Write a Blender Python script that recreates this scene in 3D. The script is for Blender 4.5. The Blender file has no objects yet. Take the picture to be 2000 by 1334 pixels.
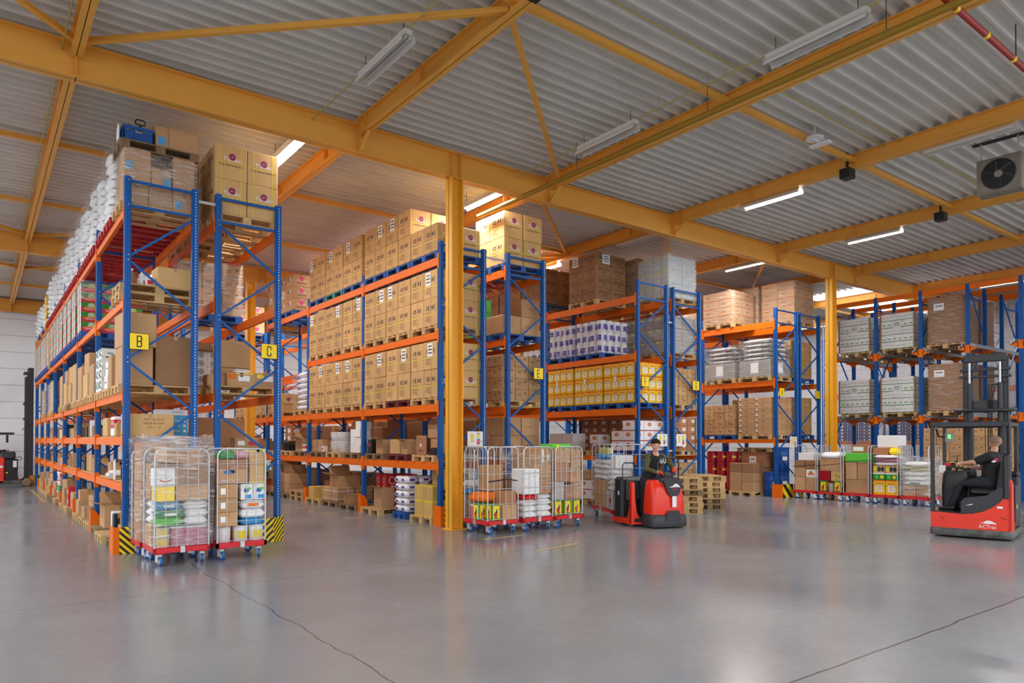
import bpy, math, random
from math import sin, cos, pi, radians, sqrt
from mathutils import Vector, Matrix, Euler

RND = random.Random(11)
SC = bpy.context.scene
COL = SC.collection

# ---------------------------------------------------------------- camera
cam_d = bpy.data.cameras.new('camera')
cam = bpy.data.objects.new('camera', cam_d)
COL.objects.link(cam)
cam.location = (0, 0, 1.77)
cam.rotation_euler = (radians(90.711), 0, radians(-37.19))
cam_d.sensor_width = 36.0
cam_d.lens = 1381 / 2000 * 36.0
cam_d.shift_y = (844 - 667) / 2000
cam_d.clip_end = 200
SC.camera = cam

# ---------------------------------------------------------------- daylight, exposure
w = bpy.data.worlds.new('daylight')
SC.world = w
w.use_nodes = True
bg = w.node_tree.nodes['Background']
bg.inputs[0].default_value = (0.93, 0.96, 1.0, 1)
bg.inputs[1].default_value = 1.5
SC.view_settings.view_transform = 'Standard'
SC.view_settings.look = 'None'
SC.view_settings.gamma = 1
SC.view_settings.use_curve_mapping = False
SC.view_settings.exposure = 0.36
SC.cycles.max_bounces = 6
SC.cycles.diffuse_bounces = 4
SC.cycles.glossy_bounces = 3
SC.cycles.transparent_max_bounces = 14
SC.cycles.use_denoising = True
SC.cycles.caustics_reflective = False
SC.cycles.caustics_refractive = False
LAMP_W = 95.0      # light of one lit fluorescent batten

# ---------------------------------------------------------------- materials
def lin(h):
    out = []
    for i in (0, 2, 4):
        c = int(h[i:i + 2], 16) / 255
        out.append(c / 12.92 if c <= 0.04045 else ((c + 0.055) / 1.055) ** 2.4)
    return (*out, 1)

MATS = {}
def mat(name, hexc, rough=0.5, metal=0.0, var=0.0, noise=0.0, nscale=6.0, spec=0.5, obj_scale=(1, 1, 1), dark=None, emit=0.0, bump=0.0):
    if name in MATS:
        return MATS[name]
    m = bpy.data.materials.new(name)
    m.use_nodes = True
    nt = m.node_tree
    b = nt.nodes['Principled BSDF']
    c = lin(hexc)
    b.inputs['Base Color'].default_value = c
    b.inputs['Roughness'].default_value = rough
    b.inputs['Metallic'].default_value = metal
    b.inputs['Specular IOR Level'].default_value = spec
    if emit:
        b.inputs['Emission Color'].default_value = c
        b.inputs['Emission Strength'].default_value = emit
    src = None
    if noise or bump:
        tc = nt.nodes.new('ShaderNodeTexCoord')
        mp = nt.nodes.new('ShaderNodeMapping')
        mp.inputs['Scale'].default_value = obj_scale
        nt.links.new(tc.outputs['Object'], mp.inputs['Vector'])
        n = nt.nodes.new('ShaderNodeTexNoise')
        n.inputs['Scale'].default_value = nscale
        n.inputs['Detail'].default_value = 4
        nt.links.new(mp.outputs[0], n.inputs['Vector'])
    if noise:
        mx = nt.nodes.new('ShaderNodeMix')
        mx.data_type = 'RGBA'
        d = lin(dark) if dark else (c[0] * (1 - noise), c[1] * (1 - noise), c[2] * (1 - noise), 1)
        mx.inputs[6].default_value = d
        mx.inputs[7].default_value = c
        rp = nt.nodes.new('ShaderNodeMapRange')
        rp.inputs[1].default_value = 0.3
        rp.inputs[2].default_value = 0.62
        nt.links.new(n.outputs[0], rp.inputs[0])
        nt.links.new(rp.outputs[0], mx.inputs[0])
        src = mx.outputs[2]
    if bump:
        bp = nt.nodes.new('ShaderNodeBump')
        bp.inputs['Strength'].default_value = bump
        bp.inputs['Distance'].default_value = 0.02
        nt.links.new(n.outputs[0], bp.inputs['Height'])
        nt.links.new(bp.outputs[0], b.inputs['Normal'])
    if var:
        oi = nt.nodes.new('ShaderNodeObjectInfo')
        mr = nt.nodes.new('ShaderNodeMapRange')
        mr.inputs[3].default_value = 1 - var
        mr.inputs[4].default_value = 1 + var
        nt.links.new(oi.outputs['Random'], mr.inputs[0])
        hs = nt.nodes.new('ShaderNodeHueSaturation')
        nt.links.new(mr.outputs[0], hs.inputs['Value'])
        if src is not None:
            nt.links.new(src, hs.inputs['Color'])
        else:
            hs.inputs['Color'].default_value = c
        src = hs.outputs[0]
    if src is not None:
        nt.links.new(src, b.inputs['Base Color'])
    MATS[name] = m
    return m

mat('blue', '0A5CAC', 0.45, noise=0.08, nscale=3, spec=0.3)
mat('orange', 'F0720A', 0.5, noise=0.06, nscale=3, spec=0.25)
mat('steel_yellow', 'F2B04A', 0.45, noise=0.05, nscale=2.5)
mat('column_yellow', 'F4B02E', 0.45, noise=0.06, nscale=5)
mat('galv', 'B9BCC2', 0.35, 0.7)
mat('deck', 'DCD8D0', 0.5, noise=0.14, nscale=1.6, obj_scale=(0.5, 4, 1))
mat('card', 'C0966B', 0.75, var=0.15, noise=0.06, nscale=3)
mat('card_tan', 'D0A870', 0.75, var=0.12, noise=0.06, nscale=3)
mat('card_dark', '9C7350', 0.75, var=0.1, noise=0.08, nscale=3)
mat('card_red', 'B07A55', 0.75, var=0.08)
mat('tape', 'B58A58', 0.25)
mat('white_box', 'F0EFF0', 0.6, var=0.03)
mat('paper', 'F2F2F4', 0.6)
mat('ink', '2B2422', 0.7)
mat('ink_soft', '6A5138', 0.8)
mat('red', 'D3222B', 0.45)
mat('red_print', 'C81E28', 0.5)
mat('green', '1E8A3C', 0.5)
mat('lime', '62CC3E', 0.5)
mat('green_soft', '4FAF86', 0.5)
mat('yellow', 'FFDC10', 0.45)
mat('yellow_box', 'F0BF20', 0.5, var=0.04)
mat('strap_yellow', 'E4D239', 0.4)
mat('purple', '8C1F5E', 0.6)
mat('sky_blue', '2E9ADF', 0.5)
mat('violet', '4B3FB0', 0.5)
mat('black', '17181B', 0.45)
mat('black_gloss', '101216', 0.25)
mat('rubber', '1E1E20', 0.8)
mat('dark_grey', '33363B', 0.5, noise=0.15, nscale=4)
mat('mast_grey', '2A2C31', 0.4, noise=0.2, nscale=4)
mat('skirt_grey', '5A5C5C', 0.55, noise=0.3, nscale=7, dark='3A3936')
mat('truck_red', 'E8331A', 0.28)
mat('wood', 'D3AE79', 0.8, var=0.12, noise=0.2, nscale=5, obj_scale=(3, 3, 9))
mat('wood_old', '8E7454', 0.85, var=0.12, noise=0.25, nscale=5)
mat('pallet_blue', '1356A8', 0.6, noise=0.15)
mat('pallet_red', 'B5262C', 0.65, noise=0.15)
mat('pallet_maroon', '6E2028', 0.7, noise=0.15)
mat('pallet_teal', '1E8C86', 0.6, noise=0.15)
mat('sack_white', 'F4F4F6', 0.55, noise=0.08, nscale=8, bump=0.3)
mat('sack_grey', 'BDB6B4', 0.5, noise=0.1, nscale=6, bump=0.3)
mat('plastic_white', 'EDEDF0', 0.35)
mat('jar_cream', 'D8CDA0', 0.4)
mat('pink', 'C9849B', 0.35)
mat('caster_blue', '1F62A8', 0.4)
mat('zinc', 'C9CBD0', 0.3, 0.55)
mat('drum_red', 'A31220', 0.35)
mat('drum_blue', '114FA6', 0.35)
mat('board', 'C9A578', 0.8, noise=0.15, nscale=12)
mat('lamp_white', 'D9D6D0', 0.4)
mat('lamp_shade_grey', '8B8781', 0.5)
mat('tube', 'FFFFFF', 0.4, emit=20.0)
mat('tube_off', 'CFCBC6', 0.3)
mat('cable_yellow', 'B8A85A', 0.6)
mat('gas_pipe', '9A7410', 0.5)
mat('pipe_red', 'A3281E', 0.45)
mat('heater_grey', '8C8478', 0.55, noise=0.3, nscale=4)
mat('skin', 'D69E82', 0.5)
mat('hair_dark', '2E241E', 0.9, spec=0.1)
mat('hair_grey', '9A7C68', 0.8)
mat('shirt_black', '18191C', 0.8)
mat('trousers', '20232C', 0.85)
mat('olive', '5A5836', 0.85, noise=0.3, nscale=14)
mat('glove', 'D8492E', 0.7)
mat('screen_green', '5BE36A', 0.3, emit=1.2)
mat('sheet_clear', 'E2E4E6', 0.25)
mat('blue_sky_label', '4EA9E0', 0.6)
mat('magenta', 'D2246B', 0.5)
mat('brown_pack', '6E4A2E', 0.6)

def film_material(name, tint, base, amount, scale=(1, 1, 7)):
    """clear stretch film: mostly see-through, crinkles catch the light"""
    m = bpy.data.materials.new(name)
    m.use_nodes = True
    nt = m.node_tree
    nt.nodes.remove(nt.nodes['Principled BSDF'])
    out = nt.nodes['Material Output']
    tr = nt.nodes.new('ShaderNodeBsdfTransparent')
    tr.inputs[0].default_value = (*tint, 1)
    gl = nt.nodes.new('ShaderNodeBsdfPrincipled')
    gl.inputs['Base Color'].default_value = (0.92, 0.92, 0.94, 1)
    gl.inputs['Roughness'].default_value = 0.16
    tc = nt.nodes.new('ShaderNodeTexCoord')
    mp = nt.nodes.new('ShaderNodeMapping')
    mp.inputs['Scale'].default_value = scale
    mp.inputs['Rotation'].default_value = (0.25, 0.2, 0)
    nz = nt.nodes.new('ShaderNodeTexNoise')
    nz.inputs['Scale'].default_value = 4.0
    nz.inputs['Detail'].default_value = 5
    nz.inputs['Distortion'].default_value = 0.6
    bp = nt.nodes.new('ShaderNodeBump')
    bp.inputs['Strength'].default_value = 0.9
    bp.inputs['Distance'].default_value = 0.05
    mr = nt.nodes.new('ShaderNodeMapRange')
    mr.inputs[1].default_value = 0.5
    mr.inputs[2].default_value = 0.72
    mr.inputs[3].default_value = base
    mr.inputs[4].default_value = amount
    mx = nt.nodes.new('ShaderNodeMixShader')
    L = nt.links.new
    L(tc.outputs['Object'], mp.inputs[0]); L(mp.outputs[0], nz.inputs['Vector'])
    L(nz.outputs[0], bp.inputs['Height']); L(bp.outputs[0], gl.inputs['Normal'])
    L(nz.outputs[0], mr.inputs[0]); L(mr.outputs[0], mx.inputs[0])
    L(tr.outputs[0], mx.inputs[1]); L(gl.outputs[0], mx.inputs[2])
    L(mx.outputs[0], out.inputs['Surface'])
    MATS[name] = m
film_material('film', (0.99, 0.99, 0.99), 0.04, 0.42)
film_material('film_heavy', (0.98, 0.98, 0.98), 0.12, 0.62)

# ---------------------------------------------------------------- mesh building
class MB:
    def __init__(s):
        s.v, s.f, s.m, s.mats, s.sm = [], [], [], [], []
    def mi(s, name):
        if name not in s.mats:
            s.mats.append(name)
        return s.mats.index(name)
    def add(s, vs, fs, m, smooth=False):
        o = len(s.v)
        i = s.mi(m)
        s.v.extend([tuple(v) for v in vs])
        for f in fs:
            s.f.append([o + k for k in f]); s.m.append(i); s.sm.append(smooth)
        return s
    def box(s, x0, y0, z0, x1, y1, z1, m):
        vs = [(x0, y0, z0), (x1, y0, z0), (x1, y1, z0), (x0, y1, z0), (x0, y0, z1), (x1, y0, z1), (x1, y1, z1), (x0, y1, z1)]
        return s.add(vs, [(0, 3, 2, 1), (4, 5, 6, 7), (0, 1, 5, 4), (1, 2, 6, 5), (2, 3, 7, 6), (3, 0, 4, 7)], m)
    def cbox(s, c, d, m, rot=None):
        """box of size d centred at c, optional rotation matrix"""
        x, y, z = d[0] / 2, d[1] / 2, d[2] / 2
        vs = [Vector(p) for p in [(-x, -y, -z), (x, -y, -z), (x, y, -z), (-x, y, -z), (-x, -y, z), (x, -y, z), (x, y, z), (-x, y, z)]]
        if rot is not None:
            vs = [rot @ p for p in vs]
        c = Vector(c)
        return s.add([p + c for p in vs], [(0, 3, 2, 1), (4, 5, 6, 7), (0, 1, 5, 4), (1, 2, 6, 5), (2, 3, 7, 6), (3, 0, 4, 7)], m)
    def bbox(s, x0, y0, z0, x1, y1, z1, m, b=0.01):
        """box with chamfered edges"""
        pts = []
        fs = []
        X, Y, Z = (x0, x1), (y0, y1), (z0, z1)
        idx = {}
        for i in (0, 1):
            for j in (0, 1):
                for k in (0, 1):
                    sx, sy, sz = (1 if i == 0 else -1), (1 if j == 0 else -1), (1 if k == 0 else -1)
                    for a, p in enumerate([(X[i], Y[j] + sy * b, Z[k] + sz * b), (X[i] + sx * b, Y[j], Z[k] + sz * b), (X[i] + sx * b, Y[j] + sy * b, Z[k])]):
                        idx[(i, j, k, a)] = len(pts); pts.append(p)
        g = lambda i, j, k, a: idx[(i, j, k, a)]
        for i in (0, 1):
            q = [g(i, 0, 0, 0), g(i, 1, 0, 0), g(i, 1, 1, 0), g(i, 0, 1, 0)]; fs.append(q[::-1] if i == 0 else q)
            q = [g(0, i, 0, 1), g(1, i, 0, 1), g(1, i, 1, 1), g(0, i, 1, 1)]; fs.append(q if i == 0 else q[::-1])
            q = [g(0, 0, i, 2), g(1, 0, i, 2), g(1, 1, i, 2), g(0, 1, i, 2)]; fs.append(q[::-1] if i == 0 else q)
        for i in (0, 1):
            for j in (0, 1):
                fs.append([g(i, j, 0, 0), g(i, j, 1, 0), g(i, j, 1, 1), g(i, j, 0, 1)])
                fs.append([g(i, 0, j, 0), g(i, 1, j, 0), g(i, 1, j, 2), g(i, 0, j, 2)])
                fs.append([g(0, i, j, 1), g(1, i, j, 1), g(1, i, j, 2), g(0, i, j, 2)])
                for k in (0, 1):
                    fs.append([g(i, j, k, 0), g(i, j, k, 1), g(i, j, k, 2)])
        return s.add(pts, fs, m)
    def bar(s, p0, p1, wd, ht, m, up=(0, 0, 1)):
        """rectangular bar from p0 to p1"""
        p0, p1 = Vector(p0), Vector(p1)
        d = (p1 - p0)
        L = d.length
        d.normalize()
        u = Vector(up)
        if abs(d.dot(u)) > 0.99:
            u = Vector((0, 1, 0))
        r = d.cross(u).normalized()
        u = r.cross(d)
        rot = Matrix((r, d, u)).transposed()
        return s.cbox((p0 + p1) / 2, (wd, L, ht), m, rot)
    def tube(s, pts, r, m, n=6, closed=False, caps=True):
        """round tube along a list of points; r may be a list"""
        pts = [Vector(p) for p in pts]
        N = len(pts)
        vs, fs = [], []
        pr = None
        for i, p in enumerate(pts):
            a = pts[(i - 1) % N] if (i > 0 or closed) else p
            b = pts[(i + 1) % N] if (i < N - 1 or closed) else p
            d = (b - a).normalized()
            if pr is None:
                u = Vector((0, 0, 1)) if abs(d.z) < 0.9 else Vector((1, 0, 0))
                pr = (u - d * u.dot(d)).normalized()
            else:
                pr = (pr - d * pr.dot(d)).normalized()
            q = d.cross(pr)
            rr = r[i] if isinstance(r, (list, tuple)) else r
            for k in range(n):
                t = 2 * pi * k / n
                vs.append(p + (pr * cos(t) + q * sin(t)) * rr)
        seg = N if closed else N - 1
        for i in range(seg):
            j = (i + 1) % N
            for k in range(n):
                k2 = (k + 1) % n
                fs.append((i * n + k, i * n + k2, j * n + k2, j * n + k))
        s.add(vs, fs, m, True)
        if caps and not closed:
            o = len(vs)
            s.add(vs[:n], [tuple(range(n))[::-1]], m)
            s.add(vs[-n:], [tuple(range(n))], m)
        return s
    def lathe(s, prof, m, c=(0, 0, 0), n=16, axis='z'):
        """prof: list of (r, h)"""
        vs, fs = [], []
        for r, h in prof:
            for k in range(n):
                t = 2 * pi * k / n
                p = (r * cos(t), r * sin(t), h)
                if axis == 'x':
                    p = (p[2], p[0], p[1])
                elif axis == 'y':
                    p = (p[1], p[2], p[0])
                vs.append((p[0] + c[0], p[1] + c[1], p[2] + c[2]))
        for i in range(len(prof) - 1):
            for k in range(n):
                k2 = (k + 1) % n
                fs.append((i * n + k, i * n + k2, (i + 1) * n + k2, (i + 1) * n + k))
        s.add(vs, fs, m, True)
        s.add(vs[:n], [tuple(range(n))[::-1]], m)
        s.add(vs[-n:], [tuple(range(n))], m)
        return s
    def prism(s, poly, axis, a, b, m):
        """extrude a 2-D polygon along an axis; poly in the two other axes (x,y,z order)"""
        n = len(poly)
        def P(p, h):
            return {'x': (h, p[0], p[1]), 'y': (p[0], h, p[1]), 'z': (p[0], p[1], h)}[axis]
        vs = [P(p, a) for p in poly] + [P(p, b) for p in poly]
        fs = [tuple(range(n))[::-1], tuple(range(n, 2 * n))] + [(i, (i + 1) % n, n + (i + 1) % n, n + i) for i in range(n)]
        return s.add(vs, fs, m)
    def sphere(s, c, r, m, n=12, k=8, scale=(1, 1, 1)):
        vs, fs = [], []
        for i in range(k + 1):
            ph = pi * i / k
            for j in range(n):
                t = 2 * pi * j / n
                vs.append((c[0] + r * scale[0] * sin(ph) * cos(t), c[1] + r * scale[1] * sin(ph) * sin(t), c[2] + r * scale[2] * cos(ph)))
        for i in range(k):
            for j in range(n):
                j2 = (j + 1) % n
                fs.append((i * n + j, (i + 1) * n + j, (i + 1) * n + j2, i * n + j2))
        return s.add(vs, fs, m, True)
    def mesh(s, name):
        me = bpy.data.meshes.new(name)
        me.from_pydata(s.v, [], s.f)
        for k in s.mats:
            me.materials.append(MATS[k])
        me.polygons.foreach_set('material_index', s.m)
        me.polygons.foreach_set('use_smooth', s.sm)
        me.update()
        return me
    def build(s, name, parent=None, loc=(0, 0, 0), rz=0.0):
        return place(s.mesh(name), name, parent, loc, rz)

def place(me, name, parent=None, loc=(0, 0, 0), rz=0.0):
    o = bpy.data.objects.new(name, me)
    COL.objects.link(o)
    o.location = loc
    if rz:
        o.rotation_euler = (0, 0, rz)
    if parent is not None:
        o.parent = parent
    return o

def tag(o, label=None, cat=None, group=None, kind=None):
    if label:
        o['label'] = label
    if cat:
        o['category'] = cat
    if group:
        o['group'] = group
    if kind:
        o['kind'] = kind
    return o

def empty(name, loc=(0, 0, 0), rz=0.0, parent=None):
    o = bpy.data.objects.new(name, None)
    COL.objects.link(o)
    o.location = loc
    o.rotation_euler = (0, 0, rz)
    o.empty_display_size = 0.1
    if parent is not None:
        o.parent = parent
    return o

KIDS = {}
def copy_tree(o, parent=None):
    """a thing, its parts and their sub-parts"""
    c = o.copy()
    COL.objects.link(c)
    if parent is not None:
        c.parent = parent
    for ch in o.children:
        copy_tree(ch, c)
    return c

# flat printed lettering, made once per word
TEXTS = {}
def text_polys(s):
    if s not in TEXTS:
        cu = bpy.data.curves.new('t', 'FONT')
        cu.body = s
        cu.resolution_u = 2
        cu.align_x = 'CENTER'
        ob = bpy.data.objects.new('t', cu)
        COL.objects.link(ob)
        bpy.context.view_layer.update()
        me = bpy.data.meshes.new_from_object(ob.evaluated_get(bpy.context.evaluated_depsgraph_get()))
        TEXTS[s] = ([tuple(v.co) for v in me.vertices], [tuple(p.vertices) for p in me.polygons])
        bpy.data.objects.remove(ob)
        bpy.data.meshes.remove(me)
        bpy.data.curves.remove(cu)
    return TEXTS[s]

class Face:
    """a drawing plane on a mesh: origin, right and up vectors"""
    def __init__(s, mb, o, r, u, e=0.0015):
        s.mb, s.r, s.u = mb, Vector(r), Vector(u)
        s.n = s.r.cross(s.u)
        s.o = Vector(o) + s.n * e
    def P(s, a, b, lift=0.0):
        return s.o + s.r * a + s.u * b + s.n * lift
    def rect(s, a, b, w, h, m, lift=0.0):
        s.mb.add([s.P(a - w / 2, b - h / 2, lift), s.P(a + w / 2, b - h / 2, lift), s.P(a + w / 2, b + h / 2, lift), s.P(a - w / 2, b + h / 2, lift)], [(0, 1, 2, 3)], m)
    def poly(s, pts, m, lift=0.0):
        s.mb.add([s.P(a, b, lift) for a, b in pts], [tuple(range(len(pts)))], m)
    def oval(s, a, b, rx, ry, m, lift=0.0, n=14):
        s.poly([(a + rx * cos(2 * pi * k / n), b + ry * sin(2 * pi * k / n)) for k in range(n)], m, lift)
    def text(s, t, a, b, h, m, wmax=None, lift=0.0005, slant=0.0):
        vs, fs = text_polys(t)
        k = h / 0.7
        kx = k
        if wmax:
            wd = (max(v[0] for v in vs) - min(v[0] for v in vs)) * k
            if wd > wmax:
                kx = k * wmax / wd
        s.mb.add([s.P(a + v[0] * kx + slant * v[1] * k, b + v[1] * k, lift) for v in vs], fs, m)
    def flower(s, a, b, r, m, n=8):
        for k in range(n):
            t = 2 * pi * k / n
            s.oval(a + 0.6 * r * cos(t), b + 0.6 * r * sin(t), r * 0.42, r * 0.42, m, 0.0001 * k, 8)

def faces(mb, sx, sy, sz):
    """front (-y), aisle (-x), back (+y), far (+x) faces of a box standing on its base centre"""
    return {'f': Face(mb, (0, -sy / 2, 0), (1, 0, 0), (0, 0, 1)), 'l': Face(mb, (-sx / 2, 0, 0), (0, -1, 0), (0, 0, 1)),
            'r': Face(mb, (sx / 2, 0, 0), (0, 1, 0), (0, 0, 1)), 'b': Face(mb, (0, sy / 2, 0), (-1, 0, 0), (0, 0, 1))}
# ================================================================ the building
XL, XR, YN, YB = -7.0, 36.0, -3.5, 35.5
ZD = 7.63          # underside of the roof deck

def floor_material():
    m = bpy.data.materials.new('polished_concrete')
    m.use_nodes = True
    nt = m.node_tree
    b = nt.nodes['Principled BSDF']
    L = nt.links.new
    tc = nt.nodes.new('ShaderNodeTexCoord')
    def noise(scale, detail, sc=(1, 1, 1)):
        mp = nt.nodes.new('ShaderNodeMapping'); mp.inputs['Scale'].default_value = sc
        L(tc.outputs['Object'], mp.inputs[0])
        n = nt.nodes.new('ShaderNodeTexNoise'); n.inputs['Scale'].default_value = scale; n.inputs['Detail'].default_value = detail
        L(mp.outputs[0], n.inputs['Vector'])
        return n.outputs[0]
    n1, n2, n3 = noise(0.35, 6), noise(1.1, 8, (1, 1.3, 1)), noise(9, 3)
    def mr(src, a, b_, c, d):
        q = nt.nodes.new('ShaderNodeMapRange')
        for i, x in enumerate((a, b_, c, d)):
            q.inputs[1 + i].default_value = x
        L(src, q.inputs[0]); return q.outputs[0]
    def mul(x, y):
        q = nt.nodes.new('ShaderNodeMath'); q.operation = 'MULTIPLY'
        L(x, q.inputs[0]); L(y, q.inputs[1]); return q.outputs[0]
    f = mul(mul(mr(n1, 0.3, 0.7, 0.9, 1.06), mr(n2, 0.3, 0.7, 0.95, 1.04)), mr(n3, 0.35, 0.65, 0.97, 1.03))
    # hairline crack, wandering
    sp = nt.nodes.new('ShaderNodeSeparateXYZ'); L(tc.outputs['Object'], sp.inputs[0])
    nw = noise(1.3, 4)
    def line(src, pos, wdt, wander):
        a = nt.nodes.new('ShaderNodeMath'); a.operation = 'MULTIPLY_ADD'
        L(nw, a.inputs[0]); a.inputs[1].default_value = wander; L(src, a.inputs[2])
        c = nt.nodes.new('ShaderNodeMath'); c.operation = 'SUBTRACT'; L(a.outputs[0], c.inputs[0]); c.inputs[1].default_value = pos + wander * 0.5
        d = nt.nodes.new('ShaderNodeMath'); d.operation = 'ABSOLUTE'; L(c.outputs[0], d.inputs[0])
        return mr(d.outputs[0], wdt * 0.4, wdt, 0.25, 1.0)
    for ax, pos, wd, wa in ((1, 2.9, 0.014, 0.10), (1, 9.0, 0.008, 0.06), (0, 2.47, 0.009, 0.18), (0, 14.9, 0.008, 0.08), (1, -3, 0.01, 0.1)):
        f = mul(f, line(sp.outputs[ax], pos, wd, wa))
    mx = nt.nodes.new('ShaderNodeMix'); mx.data_type = 'RGBA'; mx.blend_type = 'MULTIPLY'
    mx.inputs[0].default_value = 1
    mx.inputs[6].default_value = lin('828488')
    cb = nt.nodes.new('ShaderNodeCombineXYZ')
    for i in range(3):
        L(f, cb.inputs[i])
    L(cb.outputs[0], mx.inputs[7])
    L(mx.outputs[2], b.inputs['Base Color'])
    L(mr(n1, 0.3, 0.7, 0.14, 0.3), b.inputs['Roughness'])
    b.inputs['Specular IOR Level'].default_value = 0.5
    MATS['floor'] = m
floor_material()
MB().box(-30, -30, -0.3, XR, YB, 0, 'floor').build('floor')['kind'] = 'structure'

# trapezoidal roof deck, ribs running along x
d = MB()
p = 0.25
n = int((YB - YN) / p)
prof = []
for i in range(n):
    y = YN + i * p
    for dy, z in ((0, ZD), (0.035, ZD), (0.012 + 0.035, ZD + 0.012), (0.085, ZD + 0.1), (0.2, ZD + 0.1), (0.25 - 0.012, ZD + 0.012)):
        prof.append((y + dy, z))
prof.append((YN + n * p, ZD))
vs = [(XL, y, z) for y, z in prof] + [(XR, y, z) for y, z in prof]
k = len(prof)
d.add(vs, [(i, i + 1, k + i + 1, k + i) for i in range(k - 1)], 'deck')
d.build('ceiling')['kind'] = 'structure'
MB().box(XL, YN, ZD + 0.2, XR, YB, ZD + 0.3, 'deck').build('ceiling')['kind'] = 'structure'

mat('added_roof_glow', 'F4F8FF', 0.5, emit=2.2)  # glowing panels added to make the bright zone under the far roof
for _i, (_x, _y) in enumerate(((27.0, 13.2), (27.0, 18.5))):
    MB().box(_x, _y, ZD - 0.012, _x + 7.5, _y + 2.6, ZD - 0.004, 'added_roof_glow').build('added_rooflight_%d' % (_i + 1))['kind'] = 'structure'
mat('wall_white', 'E9E9EC', 0.5, noise=0.04, nscale=1.0)
mat('wall_joint', '8E8C94', 0.6)
mat('wall_grey', 'C9C9CF', 0.5)
def panel_wall(name, a, axis, lo, hi):
    m = MB()
    z = -0.02
    zs = [0.0] + [2.70 + k * 0.68 for k in range(-3, 8)]
    for z0, z1 in zip(zs, zs[1:] + [7.9]):
        if axis == 'y':
            m.box(lo, a, z0 + 0.008, hi, a + 0.15, z1 - 0.008, 'wall_white')
        else:
            m.box(a, lo, z0 + 0.008, a + 0.15, hi, z1 - 0.008, 'wall_white')
    if axis == 'y':
        m.box(lo, a + 0.02, 0, hi, a + 0.14, 7.9, 'wall_joint')
        m.box(lo, a - 0.03, 0, hi, a, 0.16, 'wall_grey')
    else:
        m.box(a + 0.02, lo, 0, a + 0.14, hi, 7.9, 'wall_joint')
    o = m.build(name)
    o['kind'] = 'structure'
panel_wall('wall_back', YB, 'y', XL, XR)
panel_wall('wall_right', XR, 'x', YN, YB)

# ---- steel frame
GZ0, GZ1 = 7.03, 7.55
def ibeam_x(m, y, z0, z1, x0, x1, w, c):
    m.box(x0, y - w / 2, z0, x1, y + w / 2, z0 + 0.016, c)
    m.box(x0, y - w / 2, z1 - 0.016, x1, y + w / 2, z1, c)
    m.box(x0, y - 0.006, z0, x1, y + 0.006, z1, c)
def ibeam_y(m, x, z0, z1, y0, y1, w, c):
    m.box(x - w / 2, y0, z0, x + w / 2, y1, z0 + 0.014, c)
    m.box(x - w / 2, y0, z1 - 0.014, x + w / 2, y1, z1, c)
    m.box(x - 0.005, y0, z0, x + 0.005, y1, z1, c)
RAFT = [-3.4, 1.12, 5.56, 10.1, 14.3, 19.05, 23.6, 28.1, 32.6]
GIRD = [0.05, 12.0, 23.95, 35.3]
COLX = [-6.4, 7.65, 22.12]
for gi, gy in enumerate(GIRD[1:], 1):
    m = MB()
    ibeam_x(m, gy, GZ0, GZ1, XL, XR, 0.22, 'steel_yellow')
    for x in RAFT + COLX:
        for dx in (-0.1, 0.1) if x in COLX else (0,):
            m.box(x + dx - 0.006, gy - 0.1, GZ0, x + dx + 0.006, gy + 0.1, GZ1, 'steel_yellow')
    nm = {1: 'near yellow steel girder crossing above the rack ends', 2: 'second yellow steel girder farther back under the roof', 3: 'yellow steel girder along the top of the white back wall'}[gi]
    tag(m.build('steel_girder'), nm, 'girder', 'yellow steel girders under the roof', 'structure')
ordn = ['outermost', 'first', 'second', 'third', 'fourth', 'fifth', 'sixth', 'seventh', 'eighth']
for i, x in enumerate(RAFT):
    m = MB()
    ibeam_y(m, x, 7.33, ZD - 0.002, YN, GIRD[1] - 0.11, 0.16, 'steel_yellow')
    ibeam_y(m, x, 7.33, ZD - 0.002, GIRD[1] + 0.11, YB - 0.1, 0.16, 'steel_yellow')
    m.box(x - 0.08, GIRD[1] - 0.11, GZ1, x + 0.08, GIRD[1] + 0.11, ZD, 'steel_yellow')
    m.box(x - 0.007, 10.7, 7.33, x + 0.007, 10.72, ZD, 'steel_yellow')
    for yy in (9.6, 11.6, 13.4):
        m.box(x - 0.08, yy, 7.34, x + 0.08, yy + 0.012, ZD, 'steel_yellow')
    tag(m.build('roof_rafter'), ordn[i] + ' yellow roof rafter running across the girders, counting from the end wall side', 'rafter', 'yellow roof rafters', 'structure')
    # knee brace from rafter down to the girder
    if i in (2, 3, 4, 5):
        kb = MB()
        kb.bar((x, 11.55, 7.33), (x, 11.9, GZ0 + 0.06), 0.05, 0.05, 'steel_yellow')
        kb.box(x - 0.02, 11.86, GZ0 + 0.02, x + 0.02, 11.99, GZ0 + 0.14, 'steel_yellow')
        tag(kb.build('knee_brace'), 'short slanted knee brace under the ' + ordn[i] + ' yellow rafter at the near girder', 'brace', 'knee braces', 'structure')
def column(x, y, label):
    m = MB()
    hw = 0.135
    m.box(x - hw, y - 0.12, 0, x - hw + 0.022, y + 0.12, GZ0, 'column_yellow')
    m.box(x + hw - 0.022, y - 0.12, 0, x + hw, y + 0.12, GZ0, 'column_yellow')
    m.box(x - hw, y - 0.008, 0, x + hw, y + 0.008, GZ0, 'column_yellow')
    c = tag(m.build('steel_column'), label, 'column', 'yellow steel columns', 'structure')
    e = MB()
    e.box(x - 0.2, y - 0.15, 0, x + 0.2, y + 0.15, 0.02, 'column_yellow')
    e.build('base_plate', c)
column(COLX[1], 12.0, 'near yellow steel column standing in front of the racks beside rack E')
column(COLX[2], 12.0, 'yellow steel column standing behind the row of caged trolleys')
column(COLX[1] - 0.4, 23.95, 'yellow steel column far back behind the end of rack C')
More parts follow.
